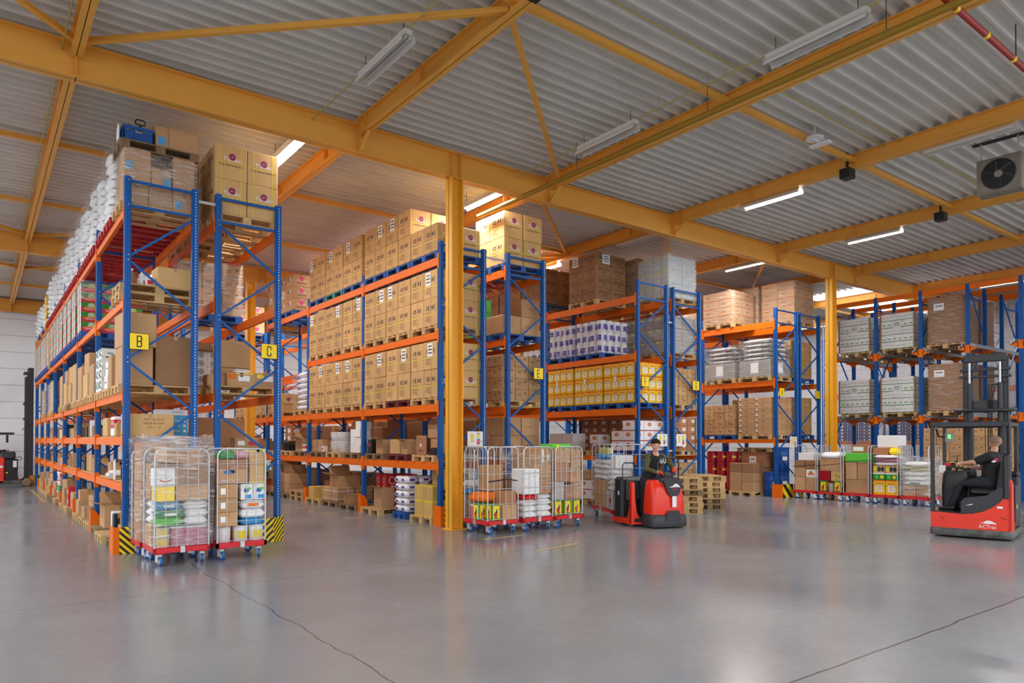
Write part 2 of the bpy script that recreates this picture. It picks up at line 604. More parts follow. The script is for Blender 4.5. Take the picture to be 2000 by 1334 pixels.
column(33.4, 12.0, 'thin-looking yellow steel column at the white wall behind the deep racks')
# struts and diagonals between the rafters
def strut(p0, p1, label, w=0.09):
    m = MB()
    m.bar(p0, p1, w, w, 'steel_yellow')
    tag(m.build('roof_strut'), label, 'strut', 'thin yellow roof struts', 'structure')
words_y = {7.25: 'in front of the near girder', 16.15: 'first behind the near girder', 20.4: 'second behind the near girder', 28.2: 'behind the second girder', 31.5: 'nearest the white back wall'}
for yy, wy in words_y.items():
    for i in range(len(RAFT) - 1):
        strut((RAFT[i] + 0.01, yy, 7.5), (RAFT[i + 1] - 0.01, yy, 7.5), 'yellow roof strut ' + wy + ', between ' + ordn[i] + ' and ' + ordn[i + 1] + ' rafters')
for (i, ya, j, yb, wy) in ((1, 11.7, 0, 7.4, 'down to the outermost rafter'), (1, 11.7, 2, 7.4, 'from first rafter to second, in front of the girder'), (2, 7.4, 3, 11.6, 'from second rafter to third, in front of the girder'),
                           (3, 12.4, 4, 16.1, 'from third rafter to fourth, behind the girder'), (4, 16.3, 3, 20.2, 'from fourth rafter back to third'), (4, 12.3, 5, 16.0, 'from fourth rafter to fifth, behind the girder'),
                           (1, 23.5, 0, 19.9, 'at the second girder towards the outermost rafter'), (1, 23.5, 2, 20.5, 'at the second girder towards the second rafter'), (1, 28.3, 0, 24.2, 'behind the second girder near the far wall'), (1, 28.3, 2, 24.2, 'behind the second girder above the sacks'),
                           (5, 12.3, 6, 16.0, 'from fifth rafter to sixth, behind the girder')):
    strut((RAFT[i], ya, 7.45), (RAFT[j], yb, 7.45), 'diagonal yellow roof strut ' + wy, 0.075)

# ---- fluorescent battens
def batten(x, y, on, label):
    t = tag(empty('ceiling_lamp', (x, y, 7.32)), label, 'lamp', 'fluorescent battens under the roof')
    h = MB()
    h.box(-0.06, -0.74, 0.02, 0.06, 0.74, 0.09, 'lamp_white')
    for s in (-1, 1):
        h.prism([(s * 0.05, 0.04), (s * 0.105, -0.04), (s * 0.105, -0.08), (s * 0.098, -0.08), (s * 0.098, -0.038), (s * 0.045, 0.03)], 'y', -0.74, 0.74, 'lamp_white')
    for yy in (-0.6, 0.6):
        h.tube([(0, yy, 0.08), (0, yy, ZD - 7.32)], 0.006, 'dark_grey', 4)
    h.build('housing', t)
    for s in (-1, 1):
        u = MB()
        u.tube([(s * 0.035, -0.72, -0.02), (s * 0.035, 0.72, -0.02)], 0.017, 'tube' if on else 'tube_off', 8)
        u.build('fluorescent_tube', t)
    if on:
        ld = bpy.data.lights.new('lamp_light', 'AREA')
        ld.shape = 'RECTANGLE'
        ld.size, ld.size_y = 0.14, 1.4
        ld.energy = LAMP_W
        ld.color = (1.0, 0.97, 0.93)
        lo = bpy.data.objects.new('lamp_light', ld)
        COL.objects.link(lo)
        lo.parent = t
        lo.location = (0, 0, -0.1)
ROWX = [(-2.4, 'first'), (4.68, 'second'), (9.2, 'third'), (14.45, 'fourth'), (19.25, 'fifth'), (23.9, 'sixth'), (28.5, 'seventh')]  # first row stays out of view, added to brighten the hall
ROWY = [(-2.6, 'added far in front'), (0.45, 'added overhead in front'), (5.2, 'nearest'), (9.25, 'second'), (13.3, 'third'), (17.35, 'fourth'), (21.4, 'fifth'), (26, 'sixth'), (31, 'seventh')]  # both rows in front are unseen lamps, added for even brightness
for xi, (x, wx) in enumerate(ROWX):
    for yi, (y, wy) in enumerate(ROWY):
        if (x, y) in ((4.68, 5.2), (28.5, 5.2)) or x == 23.9:
            continue
        on = not ((xi == 1 and yi == 3) or (xi == 2 and yi in (2, 3)) or (xi == 3 and yi in (2, 4)) or (xi == 4 and yi == 2))
        batten(x, y, on, ('lit' if on else 'unlit') + ' fluorescent batten, ' + wy + ' along the ' + wx + ' lamp row under the roof')
# thin yellowish cables strung between the lamps
for x, wx in ((4.68, 'second'), (9.2, 'third'), (0.95, 'outermost')):
    m = MB()
    m.tube([(x, y, 7.42) for y in (3.5, 8, 12, 17, 22, 30)], 0.012, 'cable_yellow', 5)
    for yy in range(4, 24, 1):
        m.tube([(x, yy, 7.42), (x, yy, ZD - 0.004)], 0.004, 'cable_yellow', 3)
    tag(m.build('lamp_cable'), 'thin yellowish cable run along the ' + wx + ' lamp row or rafter', 'cable', 'lamp cables')
for y, wx in ((6.6, 'nearest'), (6.3, 'second')):
    m = MB()
    x0 = 5.8 if y > 6.5 else 12
    m.tube([(x0, y, ZD - 0.03), (x0 + 9, y + 0.05, ZD - 0.03)], 0.012, 'cable_yellow', 5)
    tag(m.build('roof_cable'), wx + ' thin yellowish cable strung across under the roof deck', 'cable', 'roof cables')

# gas pipe hung beside the third rafter
m = MB()
m.tube([(9.33, 1.0, 7.02), (9.33, 13.6, 7.02)], 0.05, 'gas_pipe', 10)
g = tag(m.build('gas_pipe'), 'long olive yellow pipe hung on wires below the third rafter', 'pipe')
for yy in (4.3, 7.1, 10.2, 12.6):
    q = MB()
    q.tube([(9.33, yy, 7.06), (9.33, yy, ZD)], 0.006, 'dark_grey', 4)
    q.build('hanger_wire', g)
# red sprinkler pipe with yellow rings
m = MB()
m.tube([(8.9, 3.58, 7.1), (14, 3.58, 7.1)], 0.042, 'pipe_red', 10)
g = tag(m.build('sprinkler_pipe'), 'red pipe with yellow rings hung under the roof, top corner', 'pipe')
for xx in (9.55, 10.5, 11.45, 12.4):
    q = MB(); q.tube([(xx, 3.58, 7.1), (xx + 0.07, 3.58, 7.1)], 0.045, 'yellow', 10); q.build('ring', g)
for xx in (9.4, 11.6):
    q = MB(); q.tube([(xx, 3.58, 7.15), (xx, 3.58, ZD)], 0.008, 'dark_grey', 4); q.build('hanger_wire', g)
# air heater with fan
t = tag(empty('fan_heater', (15.5, 5.08, 6.52), radians(4)), 'grey square fan heater hanging on chains under the roof', 'fan heater')
m = MB()
m.bbox(0, -0.37, 0, 0.34, 0.37, 0.68, 'heater_grey', 0.015)
m.box(-0.012, -0.3, 0.04, 0, 0.3, 0.64, 'heater_grey')
m.build('housing', t)
m = MB()
m.lathe([(0.27, -0.03), (0.285, -0.03), (0.285, -0.012), (0.27, -0.012)], 'black', (0, 0, 0.34), 24, 'x')
m.lathe([(0.265, -0.014), (0.001, -0.0135)], 'black', (0, 0, 0.34), 24, 'x')
m.build('fan_ring', t)
m = MB()
for k in range(6):
    a = k * pi / 3
    rot = Matrix.Rotation(a, 3, 'X') @ Matrix.Rotation(0.5, 3, 'Z')
    m.cbox(Matrix.Rotation(a, 3, 'X') @ Vector((-0.02, 0, 0.15)) + Vector((0, 0, 0.34)), (0.006, 0.11, 0.2), 'dark_grey', Matrix.Rotation(a, 3, 'X') @ Matrix.Rotation(0.3, 3, 'Z'))
m.build('fan_blades', t)
m = MB(); m.lathe([(0.06, -0.05), (0.075, -0.03), (0.075, -0.015)], 'lamp_shade_grey', (0, 0, 0.34), 14, 'x'); m.build('hub', t)
for s in (-1, 1):
    for xx in (0.04, 0.1):
        q = MB()
        for k in range(9):
            z = 0.66 + k * 0.045
            q.tube([(xx, s * 0.3 + 0.012 * cos(a), z + 0.025 * sin(a)) if k % 2 else (xx + 0.012 * cos(a), s * 0.3, z + 0.025 * sin(a)) for a in [i * pi / 4 for i in range(8)]], 0.005, 'zinc', 4, True)
        q.build('chain', t)
m = MB()
for xx in (0.04, 0.12):
    m.bar((xx, -0.8, 1.02), (xx, 0.45, 1.02), 0.03, 0.03, 'dark_grey')
for yy in (-0.6, 0.4):
    m.tube([(0.08, yy, 1.0), (0.08, yy, ZD - 6.52)], 0.006, 'dark_grey', 4)
m.build('hanging_rail', t)
# loudspeakers, emergency light
for (x, y, lb) in ((14.1, 7.29, 'black box loudspeaker under the fourth rafter near the roof'), (18.6, 7.32, 'black box loudspeaker farther away under the fifth rafter'), (5.3, 6.55, 'black box loudspeaker at the top edge under the second rafter')):
    m = MB(); m.bbox(-0.12, -0.11, -0.1, 0.12, 0.11, 0.1, 'black', 0.01)
    m.box(-0.02, -0.02, 0.1, 0.02, 0.02, ZD - 7.2, 'black')
    tag(m.build('loudspeaker', None, (x, y, 7.2)), lb, 'loudspeaker', 'black loudspeakers under the roof')
m = MB()
m.bbox(-0.08, -0.2, -0.04, 0.08, 0.2, 0.0, 'plastic_white', 0.01)
m.lathe([(0.16, 0.02), (0.16, 0.06), (0.1, 0.08)], 'plastic_white', (-0.2, 0.0, 0), 16)
m.box(-0.25, -0.02, 0.0, 0.02, 0.02, 0.02, 'plastic_white')
m.tube([(-0.2, 0, 0.06), (-0.2, 0, 0.26)], 0.01, 'plastic_white', 5)
tag(m.build('emergency_light', None, (12.65, 7.05, 7.38)), 'small white emergency light with round base beside a yellow strut', 'emergency light')

# yellow floor lines
def floor_line(x0, y0, x1, y1, lb):
    m = MB()
    dx, dy = x1 - x0, y1 - y0
    L = sqrt(dx * dx + dy * dy)
    px, py = -dy / L * 0.04, dx / L * 0.04
    m.add([(x0 + px, y0 + py, 0.002), (x0 - px, y0 - py, 0.002), (x1 - px, y1 - py, 0.002), (x1 + px, y1 + py, 0.002)], [(0, 1, 2, 3)], 'line_yellow')
    tag(m.build('floor_marking'), lb, 'floor marking', 'worn yellow floor markings', 'structure')
mat('line_yellow', 'BCA24A', 0.5, noise=0.25, nscale=9, dark='A6A08C')
floor_line(7.25, 10.42, 8.2, 10.45, 'worn yellow floor dash in front of the near column')
floor_line(7.15, 8.83, 8.3, 9.05, 'worn yellow floor dash farther out before the near column')
floor_line(1.6, 24.5, 1.62, 31, 'yellow floor line along the aisle before rack B')
for i, y in enumerate((13.3, 15.2, 16.6, 18.2, 20.2)):
    floor_line(6.7, y, 7.5, y + 0.02, ['first', 'second', 'third', 'fourth', 'fifth'][i] + ' yellow pallet mark on the floor before rack D')
# ================================================================ pallet racks
PW = 0.11          # upright width
def post_mesh(h, flip, perf):
    """open-profile upright with a grooved aisle face and two rows of punched holes; aisle side at x=0 if not flip"""
    key = ('post', round(h, 2), flip, perf)
    if key in TEXTS:
        return TEXTS[key]
    m = MB()
    s = -1 if flip else 1
    prof = [(0, 0), (0, 0.038), (0.012, 0.045), (0.012, 0.065), (0, 0.072), (0, PW), (0.075, PW), (0.075, PW - 0.02), (0.1, PW - 0.02), (0.1, 0.02), (0.075, 0.02), (0.075, 0)]
    pr = [(s * x, y) for x, y in prof]
    if flip:
        pr = pr[::-1]
    m.prism(pr, 'z', 0, h, 'blue')
    m.box(min(0, s * 0.12) - 0.01, -0.02, 0, max(0, s * 0.12) + 0.01, PW + 0.02, 0.012, 'blue')
    if perf:
        z = 0.3
        while z < h - 0.05:
            for y in (0.019, 0.091):
                e = -0.0012 * s
                m.add([(e, y - 0.006, z), (e, y + 0.006, z), (e, y + 0.006, z + 0.022), (e, y - 0.006, z + 0.022)], [(0, 1, 2, 3)], 'ink' if not flip else 'plastic_white')
            xx = s * 0.045
            m.add([(xx - 0.006, -0.0012, z), (xx + 0.006, -0.0012, z), (xx + 0.006, -0.0012, z + 0.02), (xx - 0.006, -0.0012, z + 0.02)], [(0, 1, 2, 3)], 'ink' if not flip else 'plastic_white')
            z += 0.05
    TEXTS[key] = m.mesh('post')
    return TEXTS[key]
def bracing_mesh(h, depth, right_first, top=(0.06, 0.46)):
    key = ('brace', round(h, 2), round(depth, 2), right_first)
    if key in TEXTS:
        return TEXTS[key]
    m = MB()
    a, b = 0.085, depth - 0.085
    for t in top:
        m.bar((a, PW / 2, h - t), (b, PW / 2, h - t), 0.034, 0.042, 'blue')
    z = h - top[1] - 0.07
    side = right_first
    ends = []
    while z - 0.78 > 0.25:
        p, q = ((b, z), (a, z - 0.74)) if side else ((a, z), (b, z - 0.74))
        m.bar((p[0], PW / 2, p[1]), (q[0], PW / 2, q[1]), 0.03, 0.036, 'blue')
        ends += [p, q]
        z -= 0.82
        side = not side
    m.bar((a, PW / 2, 0.22), (b, PW / 2, 0.22), 0.034, 0.042, 'blue')
    for x, zz in ends + [(xx, h - t) for xx in (a, b) for t in top]:
        x = 0.055 if x < depth / 2 else depth - 0.055
        m.cbox((x, -0.004, zz), (0.014, 0.012, 0.014), 'zinc')
    TEXTS[key] = m.mesh('bracing')
    return TEXTS[key]
def beam_mesh(L, ht, flip, solid):
    """box beam with a step and hooked end plates, along +y from 0; top at z=0; aisle side at x=0"""
    key = ('beam', round(L, 2), ht, flip)
    if key in TEXTS:
        return TEXTS[key]
    m = MB()
    s = -1 if flip else 1
    X = lambda a, b: (min(s * a, s * b), max(s * a, s * b))
    x0, x1 = X(0.012, 0.062)
    m.box(x0, 0, -ht, x1, L, 0, 'orange')
    x0, x1 = X(0.004, 0.012)
    m.box(x0, 0, -ht, x1, L, -ht * 0.45, 'orange')
    for y0, y1 in ((-0.054, 0.004), (L - 0.004, L + 0.054)):
        x0, x1 = X(-0.008, 0.0)
        m.box(x0, y0, -ht - 0.09, x1, y1, 0.07, 'orange')
    for y0, y1 in ((-0.004, 0.004), (L - 0.004, L + 0.004)):
        x0, x1 = X(-0.008, 0.07)
        m.box(x0, y0, -ht - 0.09, x1, y1, 0.07, 'orange')
    TEXTS[key] = m.mesh('beam')
    return TEXTS[key]
RACKS = {}
def rack(letter, x0, x1, ys, h, levels, right_first, label, skip=(), decks=()):
    """ys: near edge of each frame; levels: (top z, beam height)"""
    t = tag(empty('pallet_rack', (x0, ys[0], 0)), label, 'rack', 'blue and orange pallet racks')
    dp = x1 - x0
    for i, y in enumerate(ys):
        hh = h if i == 0 else h - 0.05
        f = empty('upright_frame', (0, y - ys[0], 0), 0, t)
        near = i < 2
        place(post_mesh(hh, False, near), 'post', f)
        place(post_mesh(hh, True, near), 'post', f, (dp, 0, 0))
        place(bracing_mesh(hh, dp, right_first), 'bracing', f)
    for b in range(len(ys) - 1):
        for li, (z, ht) in enumerate(levels):
            if (b, li) in skip:
                continue
            L = ys[b + 1] - ys[b] - PW
            for fl, xx in ((False, 0), (True, dp)):
                place(beam_mesh(L, ht, fl, 0), 'beam', t, (xx, ys[b] - ys[0] + PW, z))
            if li in decks:
                m = MB()
                m.box(0.065, 0.002, -0.022, dp - 0.065, L - 0.002, 0.0, 'board')
                m.build('shelf_board', t, (0, ys[b] - ys[0] + PW, z + 0.0221))
    RACKS[letter] = dict(x0=x0, x1=x1, ys=ys, lv=[z for z, _ in levels])
    return t
BY = [12.69, 15.96, 19.1, 22.38, 25.3, 28.0, 30.6, 33.4]
DY = [12.69, 16.36, 20.03, 23.7, 27.37, 31.04, 34.6]
FY = [12.69, 16.38, 20.07, 23.76, 27.45]
HY = [12.65, 15.45, 18.25, 21.05, 23.85]
LB = [(1.08, 0.13), (1.83, 0.13), (2.55, 0.12), (4.06, 0.13), (5.52, 0.13)]
LC = [(1.08, 0.13), (1.83, 0.13), (2.6, 0.15), (4.2, 0.16), (5.6, 0.15)]
LD = [(1.32, 0.17), (2.55, 0.16), (4.08, 0.15), (5.66, 0.17)]
LF = [(1.36, 0.13), (2.64, 0.18), (4.07, 0.16), (5.6, 0.18)]
LH = [(1.82, 0.12), (3.69, 0.17), (5.56, 0.19)]
rack('B', 1.87, 2.98, BY, 6.02, LB, True, 'long blue and orange rack signed B with white sacks along its top', decks=(0, 1))
rack('C', 3.26, 4.39, [12.69, 16.36, 20.03, 23.7, 27.37, 31.04], 6.02, LC, False, 'blue and orange rack signed C, back to back with rack B', skip=((0, 1), (1, 1), (2, 1), (3, 1), (4, 1)))
rack('D', 7.74, 8.92, DY, 5.98, LD, True, 'blue and orange rack behind the near yellow column, filled with soy sauce cartons', skip=((3, 3), (2, 2), (4, 2)))
rack('E', 9.5, 10.63, DY[:6], 6.0, LD, False, 'blue and orange rack signed E, behind the three wire cages', skip=())
rack('F', 13.76, 14.97, FY, 6.0, LF, True, 'blue and orange rack signed F, with yellow cartons at mid height')
rack('G', 15.16, 16.37, FY, 5.98, LF, False, 'blue and orange rack signed G, back to back with rack F')
rack('H', 20.03, 21.29, HY, 5.97, LH, True, 'blue and orange rack signed H, with sacks above brown cartons')
rack('I', 21.38, 22.63, HY, 5.97, LH, False, 'blue and orange rack signed I, nearest the deep drive-in racks')

# spacers between back-to-back racks
def spacer(xa, xb, y, z, lb, c='zinc'):
    m = MB()
    m.bar((xa, y + 0.05, z), (xb, y + 0.05, z), 0.03, 0.045, c)
    tag(m.build('row_spacer'), lb, 'spacer', 'rack row spacers')
spacer(2.98, 3.26, 12.69, 5.83, 'zinc bar tying the tops of racks B and C')
spacer(8.92, 9.5, 12.69, 5.82, 'grey bar tying the tops of racks D and E')
spacer(14.97, 15.16, 12.69, 5.0, 'bright bar tying racks F and G below the top')
spacer(21.29, 21.38, 12.65, 5.0, 'bar tying racks H and I below the top')
spacer(14.97, 15.16, 12.69, 1.5, 'bar tying racks F and G at head height')

# letter signs and load notices on the end frames
def letter_sign(ch, x, z, y=12.60, wd=0.29, ht=0.27):
    t = tag(empty('letter_sign', (x, y, z)), 'yellow sign with black letter ' + ch + ' on the rack end', 'sign', 'yellow letter signs')
    m = MB(); m.bbox(-wd / 2, 0, -ht / 2, wd / 2, 0.012, ht / 2, 'black', 0.004)
    m.bbox(-wd / 2 + 0.008, -0.002, -ht / 2 + 0.008, wd / 2 - 0.008, 0.01, ht / 2 - 0.008, 'yellow', 0.003); m.build('plate', t)
    m = MB()
    F = Face(m, (0, -0.002, 0), (1, 0, 0), (0, 0, 1))
    def st(*pts, w=0.017):
        """letter strokes"""
        for (a, b), (c, d) in zip(pts, pts[1:]):
            L = sqrt((c - a) ** 2 + (d - b) ** 2) or 1
            ux, uy = (c - a) / L, (d - b) / L
            a2, b2, c2, d2 = a - ux * w / 2, b - uy * w / 2, c + ux * w / 2, d + uy * w / 2
            px, py = -uy * w / 2, ux * w / 2
            F.poly([(a2 + px, b2 + py), (a2 - px, b2 - py), (c2 - px, d2 - py), (c2 + px, d2 + py)], 'black')
    h, q = 0.085, 0.03
    if ch == 'B':
        st((-q, -h), (-q, h), (q * .6, h), (q, h - .02), (q, .02), (q * .6, 0), (-q, 0)); st((q * .6, 0), (q, -.02), (q, -h + .02), (q * .6, -h), (-q, -h))
    elif ch == 'C':
        st((q, h - .05), (q, h - .015), (q * .4, h), (-q * .4, h), (-q, h - .015), (-q, -h + .015), (-q * .4, -h), (q * .4, -h), (q, -h + .015), (q, -h + .05))
    elif ch == 'G':
        st((q, h - .05), (q, h - .015), (q * .4, h), (-q * .4, h), (-q, h - .015), (-q, -h + .015), (-q * .4, -h), (q * .4, -h), (q, -h + .015), (q, -.005), (0, -.005))
    elif ch == 'E':
        st((q, h), (-q, h), (-q, -h), (q, -h)); st((-q, 0), (q * .7, 0))
    elif ch == 'F':
        st((q, h), (-q, h), (-q, -h)); st((-q, 0), (q * .7, 0))
    elif ch == 'H':
        st((-q, -h), (-q, h)); st((q, -h), (q, h)); st((-q, 0), (q, 0))
    else:
        st((0, -h), (0, h))
    m.build('letter', t)
for ch, x, z in (('B', 2.09, 3.37), ('C', 4.17, 3.37), ('E', 10.39, 3.33), ('F', 14.02, 3.33), ('G', 16.1, 3.32), ('H', 20.3, 3.31), ('I', 22.4, 3.31)):
    letter_sign(ch, x, z, 12.674 if ch not in 'HI' else 12.634)
def load_notice(x, z, lb, y=12.675):
    t = tag(empty('load_notice', (x, y, z)), lb, 'notice', 'white load notices on rack ends')
    m = MB(); m.box(-0.2, 0, -0.165, 0.2, 0.008, 0.165, 'paper'); m.build('plate', t)
    m = MB(); F = Face(m, (0, 0, 0), (1, 0, 0), (0, 0, 1))
    for i in range(4):
        F.rect(-0.08, 0.1 - i * 0.05, 0.09, 0.044, 'strap_yellow')
    F.rect(0.08, 0.125, 0.1, 0.012, 'dark_grey')
    for i, c in enumerate(('strap_yellow', 'strap_yellow', 'yellow', 'sky_blue', 'magenta', 'magenta', 'red')):
        F.rect(0.08, 0.095 - i * 0.033, 0.09, 0.028, c)
    F.rect(0.16, -0.05, 0.02, 0.03, 'ink')
    m.build('print', t)
load_notice(8.62, 1.81, 'white notice with coloured blocks on the rack end beside the near yellow column')
load_notice(14.68, 1.79, 'white notice with coloured blocks on rack F, just above the bending driver')
load_notice(15.46, 1.79, 'white notice with coloured blocks on rack G, beside the driver')
load_notice(20.95, 1.74, 'white notice with coloured blocks on rack H', 12.635)

# upright guards
mat('stripe_black', '1B1B1A', 0.5)
def guard_plain(x, y, lb):
    m = MB()
    # U-shaped bumper seen from the aisle
    m.prism([(-0.1, 0), (0.1, 0), (0.1, 0.42), (-0.04, 0.42), (-0.1, 0.3)], 'x', -0.06, -0.045, 'orange')
    for s in (-1, 1):
        m.prism([(-0.06, 0), (0.14, 0), (0.1, 0.3), (0.02, 0.42), (-0.06, 0.42)], 'y', s * 0.1 - 0.006, s * 0.1 + 0.006, 'orange')
    tag(m.build('upright_guard', None, (x, y + 0.055, 0)), lb, 'guard', 'orange upright guards')
for i, y in enumerate(BY[1:7]):
    guard_plain(1.85, y, ['first', 'second', 'third', 'fourth', 'fifth', 'sixth'][i] + ' orange guard at a rack B upright, counting away from its end')
for i, y in enumerate(DY[1:4]):
    guard_plain(7.72, y, ['first', 'second', 'third'][i] + ' orange guard at a rack D upright, counting away from its end')
guard_plain(3.9 + 0.55, 16.3, 'orange guard at the first inner upright of rack C')
def stripes(F, w, h, n, s):
    """slanted black bars clipped to the panel"""
    p = w / n * 1.0
    for k in range(-int(h / p) - 2, n + int(h / p) + 2):
        a = -w / 2 + k * p
        for_poly = [(a, -h / 2), (a + p * 0.48, -h / 2), (a + p * 0.48 + s * h, h / 2), (a + s * h, h / 2)]
        # clip in x
        pts = for_poly
        for sgn, lim in ((1, w / 2), (-1, w / 2)):
            out = []
            for i in range(len(pts)):
                u, v = pts[i], pts[(i + 1) % len(pts)]
                iu, iv = sgn * u[0] <= lim, sgn * v[0] <= lim
                if iu:
                    out.append(u)
                if iu != iv:
                    t = (sgn * lim - u[0]) / (v[0] - u[0])
                    out.append((sgn * lim, u[1] + t * (v[1] - u[1])))
            pts = out
            if len(pts) < 3:
                break
        if len(pts) >= 3:
            F.poly(pts, 'stripe_black')
def guard_striped(x, y, lb, w=0.32, corner=False, s=-1):
    """end guard: orange cheek towards the aisle and a hazard-striped plate facing the hall"""
    t = tag(empty('end_guard', (x, y, 0)), lb, 'guard', 'striped rack end guards')
    m = MB()
    m.box(-0.09, -0.0, 0, -0.075, 0.3, 0.42, 'orange')
    m.box(-0.09, -0.02, 0, -0.0, 0.0, 0.42, 'orange')
    m.build('cheek', t)
    m = MB()
    m.box(0.0, -0.02, 0.0, w, 0.0, 0.42, 'yellow')
    stripes(Face(m, (w / 2, -0.02, 0.21), (1, 0, 0), (0, 0, 1)), w, 0.42, 3, s)
    m.build('striped_plate', t)
    return t
guard_striped(1.8, 12.52, 'orange end guard with black and yellow stripes under sign B')
guard_striped(7.72, 12.5, 'striped end guard half hidden by the near yellow column')
guard_striped(19.95, 12.42, 'black and yellow striped end guard of rack H beside the trolleys', 1.15, s=-1)
guard_striped(1.8, 33.55, 'small striped guard at the far end of rack B by the truck mast', 0.3)
t = tag(empty('end_guard', (4.02, 12.44, 0)), 'black and yellow striped corner guard under sign C', 'guard', 'striped rack end guards')
m = MB()
m.prism([(-0.3, 0), (0.16, 0), (0.38, 0.14), (0.42, 0.34), (0.405, 0.34), (0.365, 0.15), (0.15, 0.015), (-0.3, 0.015)], 'z', 0, 0.42, 'yellow')
stripes(Face(m, (-0.07, 0, 0.21), (1, 0, 0), (0, 0, 1)), 0.46, 0.42, 4, 1)
dv = Vector((0.22, 0.14, 0)).normalized()
stripes(Face(m, Vector((0.27, 0.07, 0.21)), dv, (0, 0, 1)), 0.26, 0.42, 3, 1)
dv = Vector((0.04, 0.2, 0)).normalized()
stripes(Face(m, Vector((0.4, 0.24, 0.21)), dv, (0, 0, 1)), 0.2, 0.42, 3, 1)
m.build('striped_plate', t)
m = MB(); m.tube([(0.42, 0.36, 0.02), (0.42, 0.36, 0.44)], 0.02, 'orange', 6); m.build('post', t)
# ================================================================ pallets and the goods on them
ORD = ['first', 'second', 'third', 'fourth', 'fifth', 'sixth', 'seventh', 'eighth', 'ninth', 'tenth', 'eleventh', 'twelfth', 'thirteenth', 'fourteenth', 'fifteenth', 'sixteenth', 'seventeenth', 'eighteenth', 'nineteenth', 'twentieth', 'twenty-first', 'twenty-second', 'twenty-third', 'twenty-fourth']
LEVEL = {'B': ['floor', 'low shelf', 'second shelf', 'middle beams', 'upper beams', 'top beams'], 'C': ['floor', 'low shelf', 'second shelf', 'middle beams', 'upper beams', 'top beams'],
         'H': ['floor', 'lowest beams', 'middle beams', 'top beams'], 'I': ['floor', 'lowest beams', 'middle beams', 'top beams']}
for _r in 'DEFG':
    LEVEL[_r] = ['floor', 'lowest beams', 'middle beams', 'upper beams', 'top beams']
def rowword(i, n):
    if n == 1: return ''
    if n == 2: return ('lower', 'upper')[i]
    if n == 3: return ('bottom', 'middle', 'top')[i]
    return 'bottom' if i == 0 else 'top' if i == n - 1 else ORD[i] + '-row'
def colword(i, n):
    if n == 1: return ''
    if n == 2: return ('nearer', 'farther')[i]
    return 'nearest' if i == 0 else 'farthest' if i == n - 1 else ORD[i]
def inword(i, n):
    return '' if i == 0 or n == 1 else 'inner' if n == 2 else ('', 'second-deep', 'third-deep', 'fourth-deep')[i]
def join(*a):
    return ' '.join(x for x in a if x)

def pallet_mesh(lx, ly, c):
    key = ('pallet', lx, ly, c)
    if key not in TEXTS:
        m = MB()
        bw = 0.1
        for y in (-ly / 2 + bw / 2, 0, ly / 2 - bw / 2):
            wd = 0.14 if y == 0 else 0.1
            m.box(-lx / 2, y - wd / 2, 0, lx / 2, y + wd / 2, 0.022, c)
            for x in (-lx / 2 + 0.07, 0, lx / 2 - 0.07):
                m.box(x - 0.07, y - wd / 2, 0.022, x + 0.07, y + wd / 2, 0.1, c)
        for x in (-lx / 2 + 0.07, 0, lx / 2 - 0.07):
            m.box(x - 0.07, -ly / 2, 0.1, x + 0.07, ly / 2, 0.122, c)
        for k in range(5):
            wd = 0.14 if k in (0, 2, 4) else 0.1
            y = -ly / 2 + 0.07 + k * (ly - 0.14) / 4
            m.box(-lx / 2, y - wd / 2, 0.122, lx / 2, y + wd / 2, 0.144, c)
        TEXTS[key] = m.mesh('pallet')
    return TEXTS[key]
PCOL = {'wood': 'wood', 'old': 'wood_old', 'blue': 'pallet_blue', 'red': 'pallet_red', 'maroon': 'pallet_maroon', 'teal': 'pallet_teal'}
PWORD = {'wood': 'wooden', 'old': 'weathered wooden', 'blue': 'blue', 'red': 'red', 'maroon': 'maroon', 'teal': 'teal'}
def pallet(x, y, z, kind, label, lx=1.2, ly=0.8, rz=0.0, group='pallets in the racks'):
    o = place(pallet_mesh(lx, ly, PCOL[kind]), 'pallet', None, (x, y, z), rz)
    return tag(o, label, 'pallet', group)

def carton_mesh(key, size, c, draw=None, tape='tape'):
    k = ('carton', key)
    if k not in TEXTS:
        sx, sy, sz = size
        m = MB()
        b = min(0.012, sz * 0.035)
        m.bbox(-sx / 2, -sy / 2, 0, sx / 2, sy / 2, sz, c, b)
        F = faces(m, sx, sy, sz)
        if tape:
            for f in 'fb':
                F[f].rect(0, sz - 0.035, 0.05, 0.065, tape)
            m.add([(-0.025, -sy / 2, sz + 0.001), (0.025, -sy / 2, sz + 0.001), (0.025, sy / 2, sz + 0.001), (-0.025, sy / 2, sz + 0.001)], [(0, 1, 2, 3)], tape)
        if draw:
            draw(F, sx, sy, sz)
        TEXTS[k] = m.mesh('carton')
    return TEXTS[k]
def carton(me, loc, label, group, rz=0.0, name='carton', cat='carton'):
    return tag(place(me, name, None, loc, rz), label, cat, group)

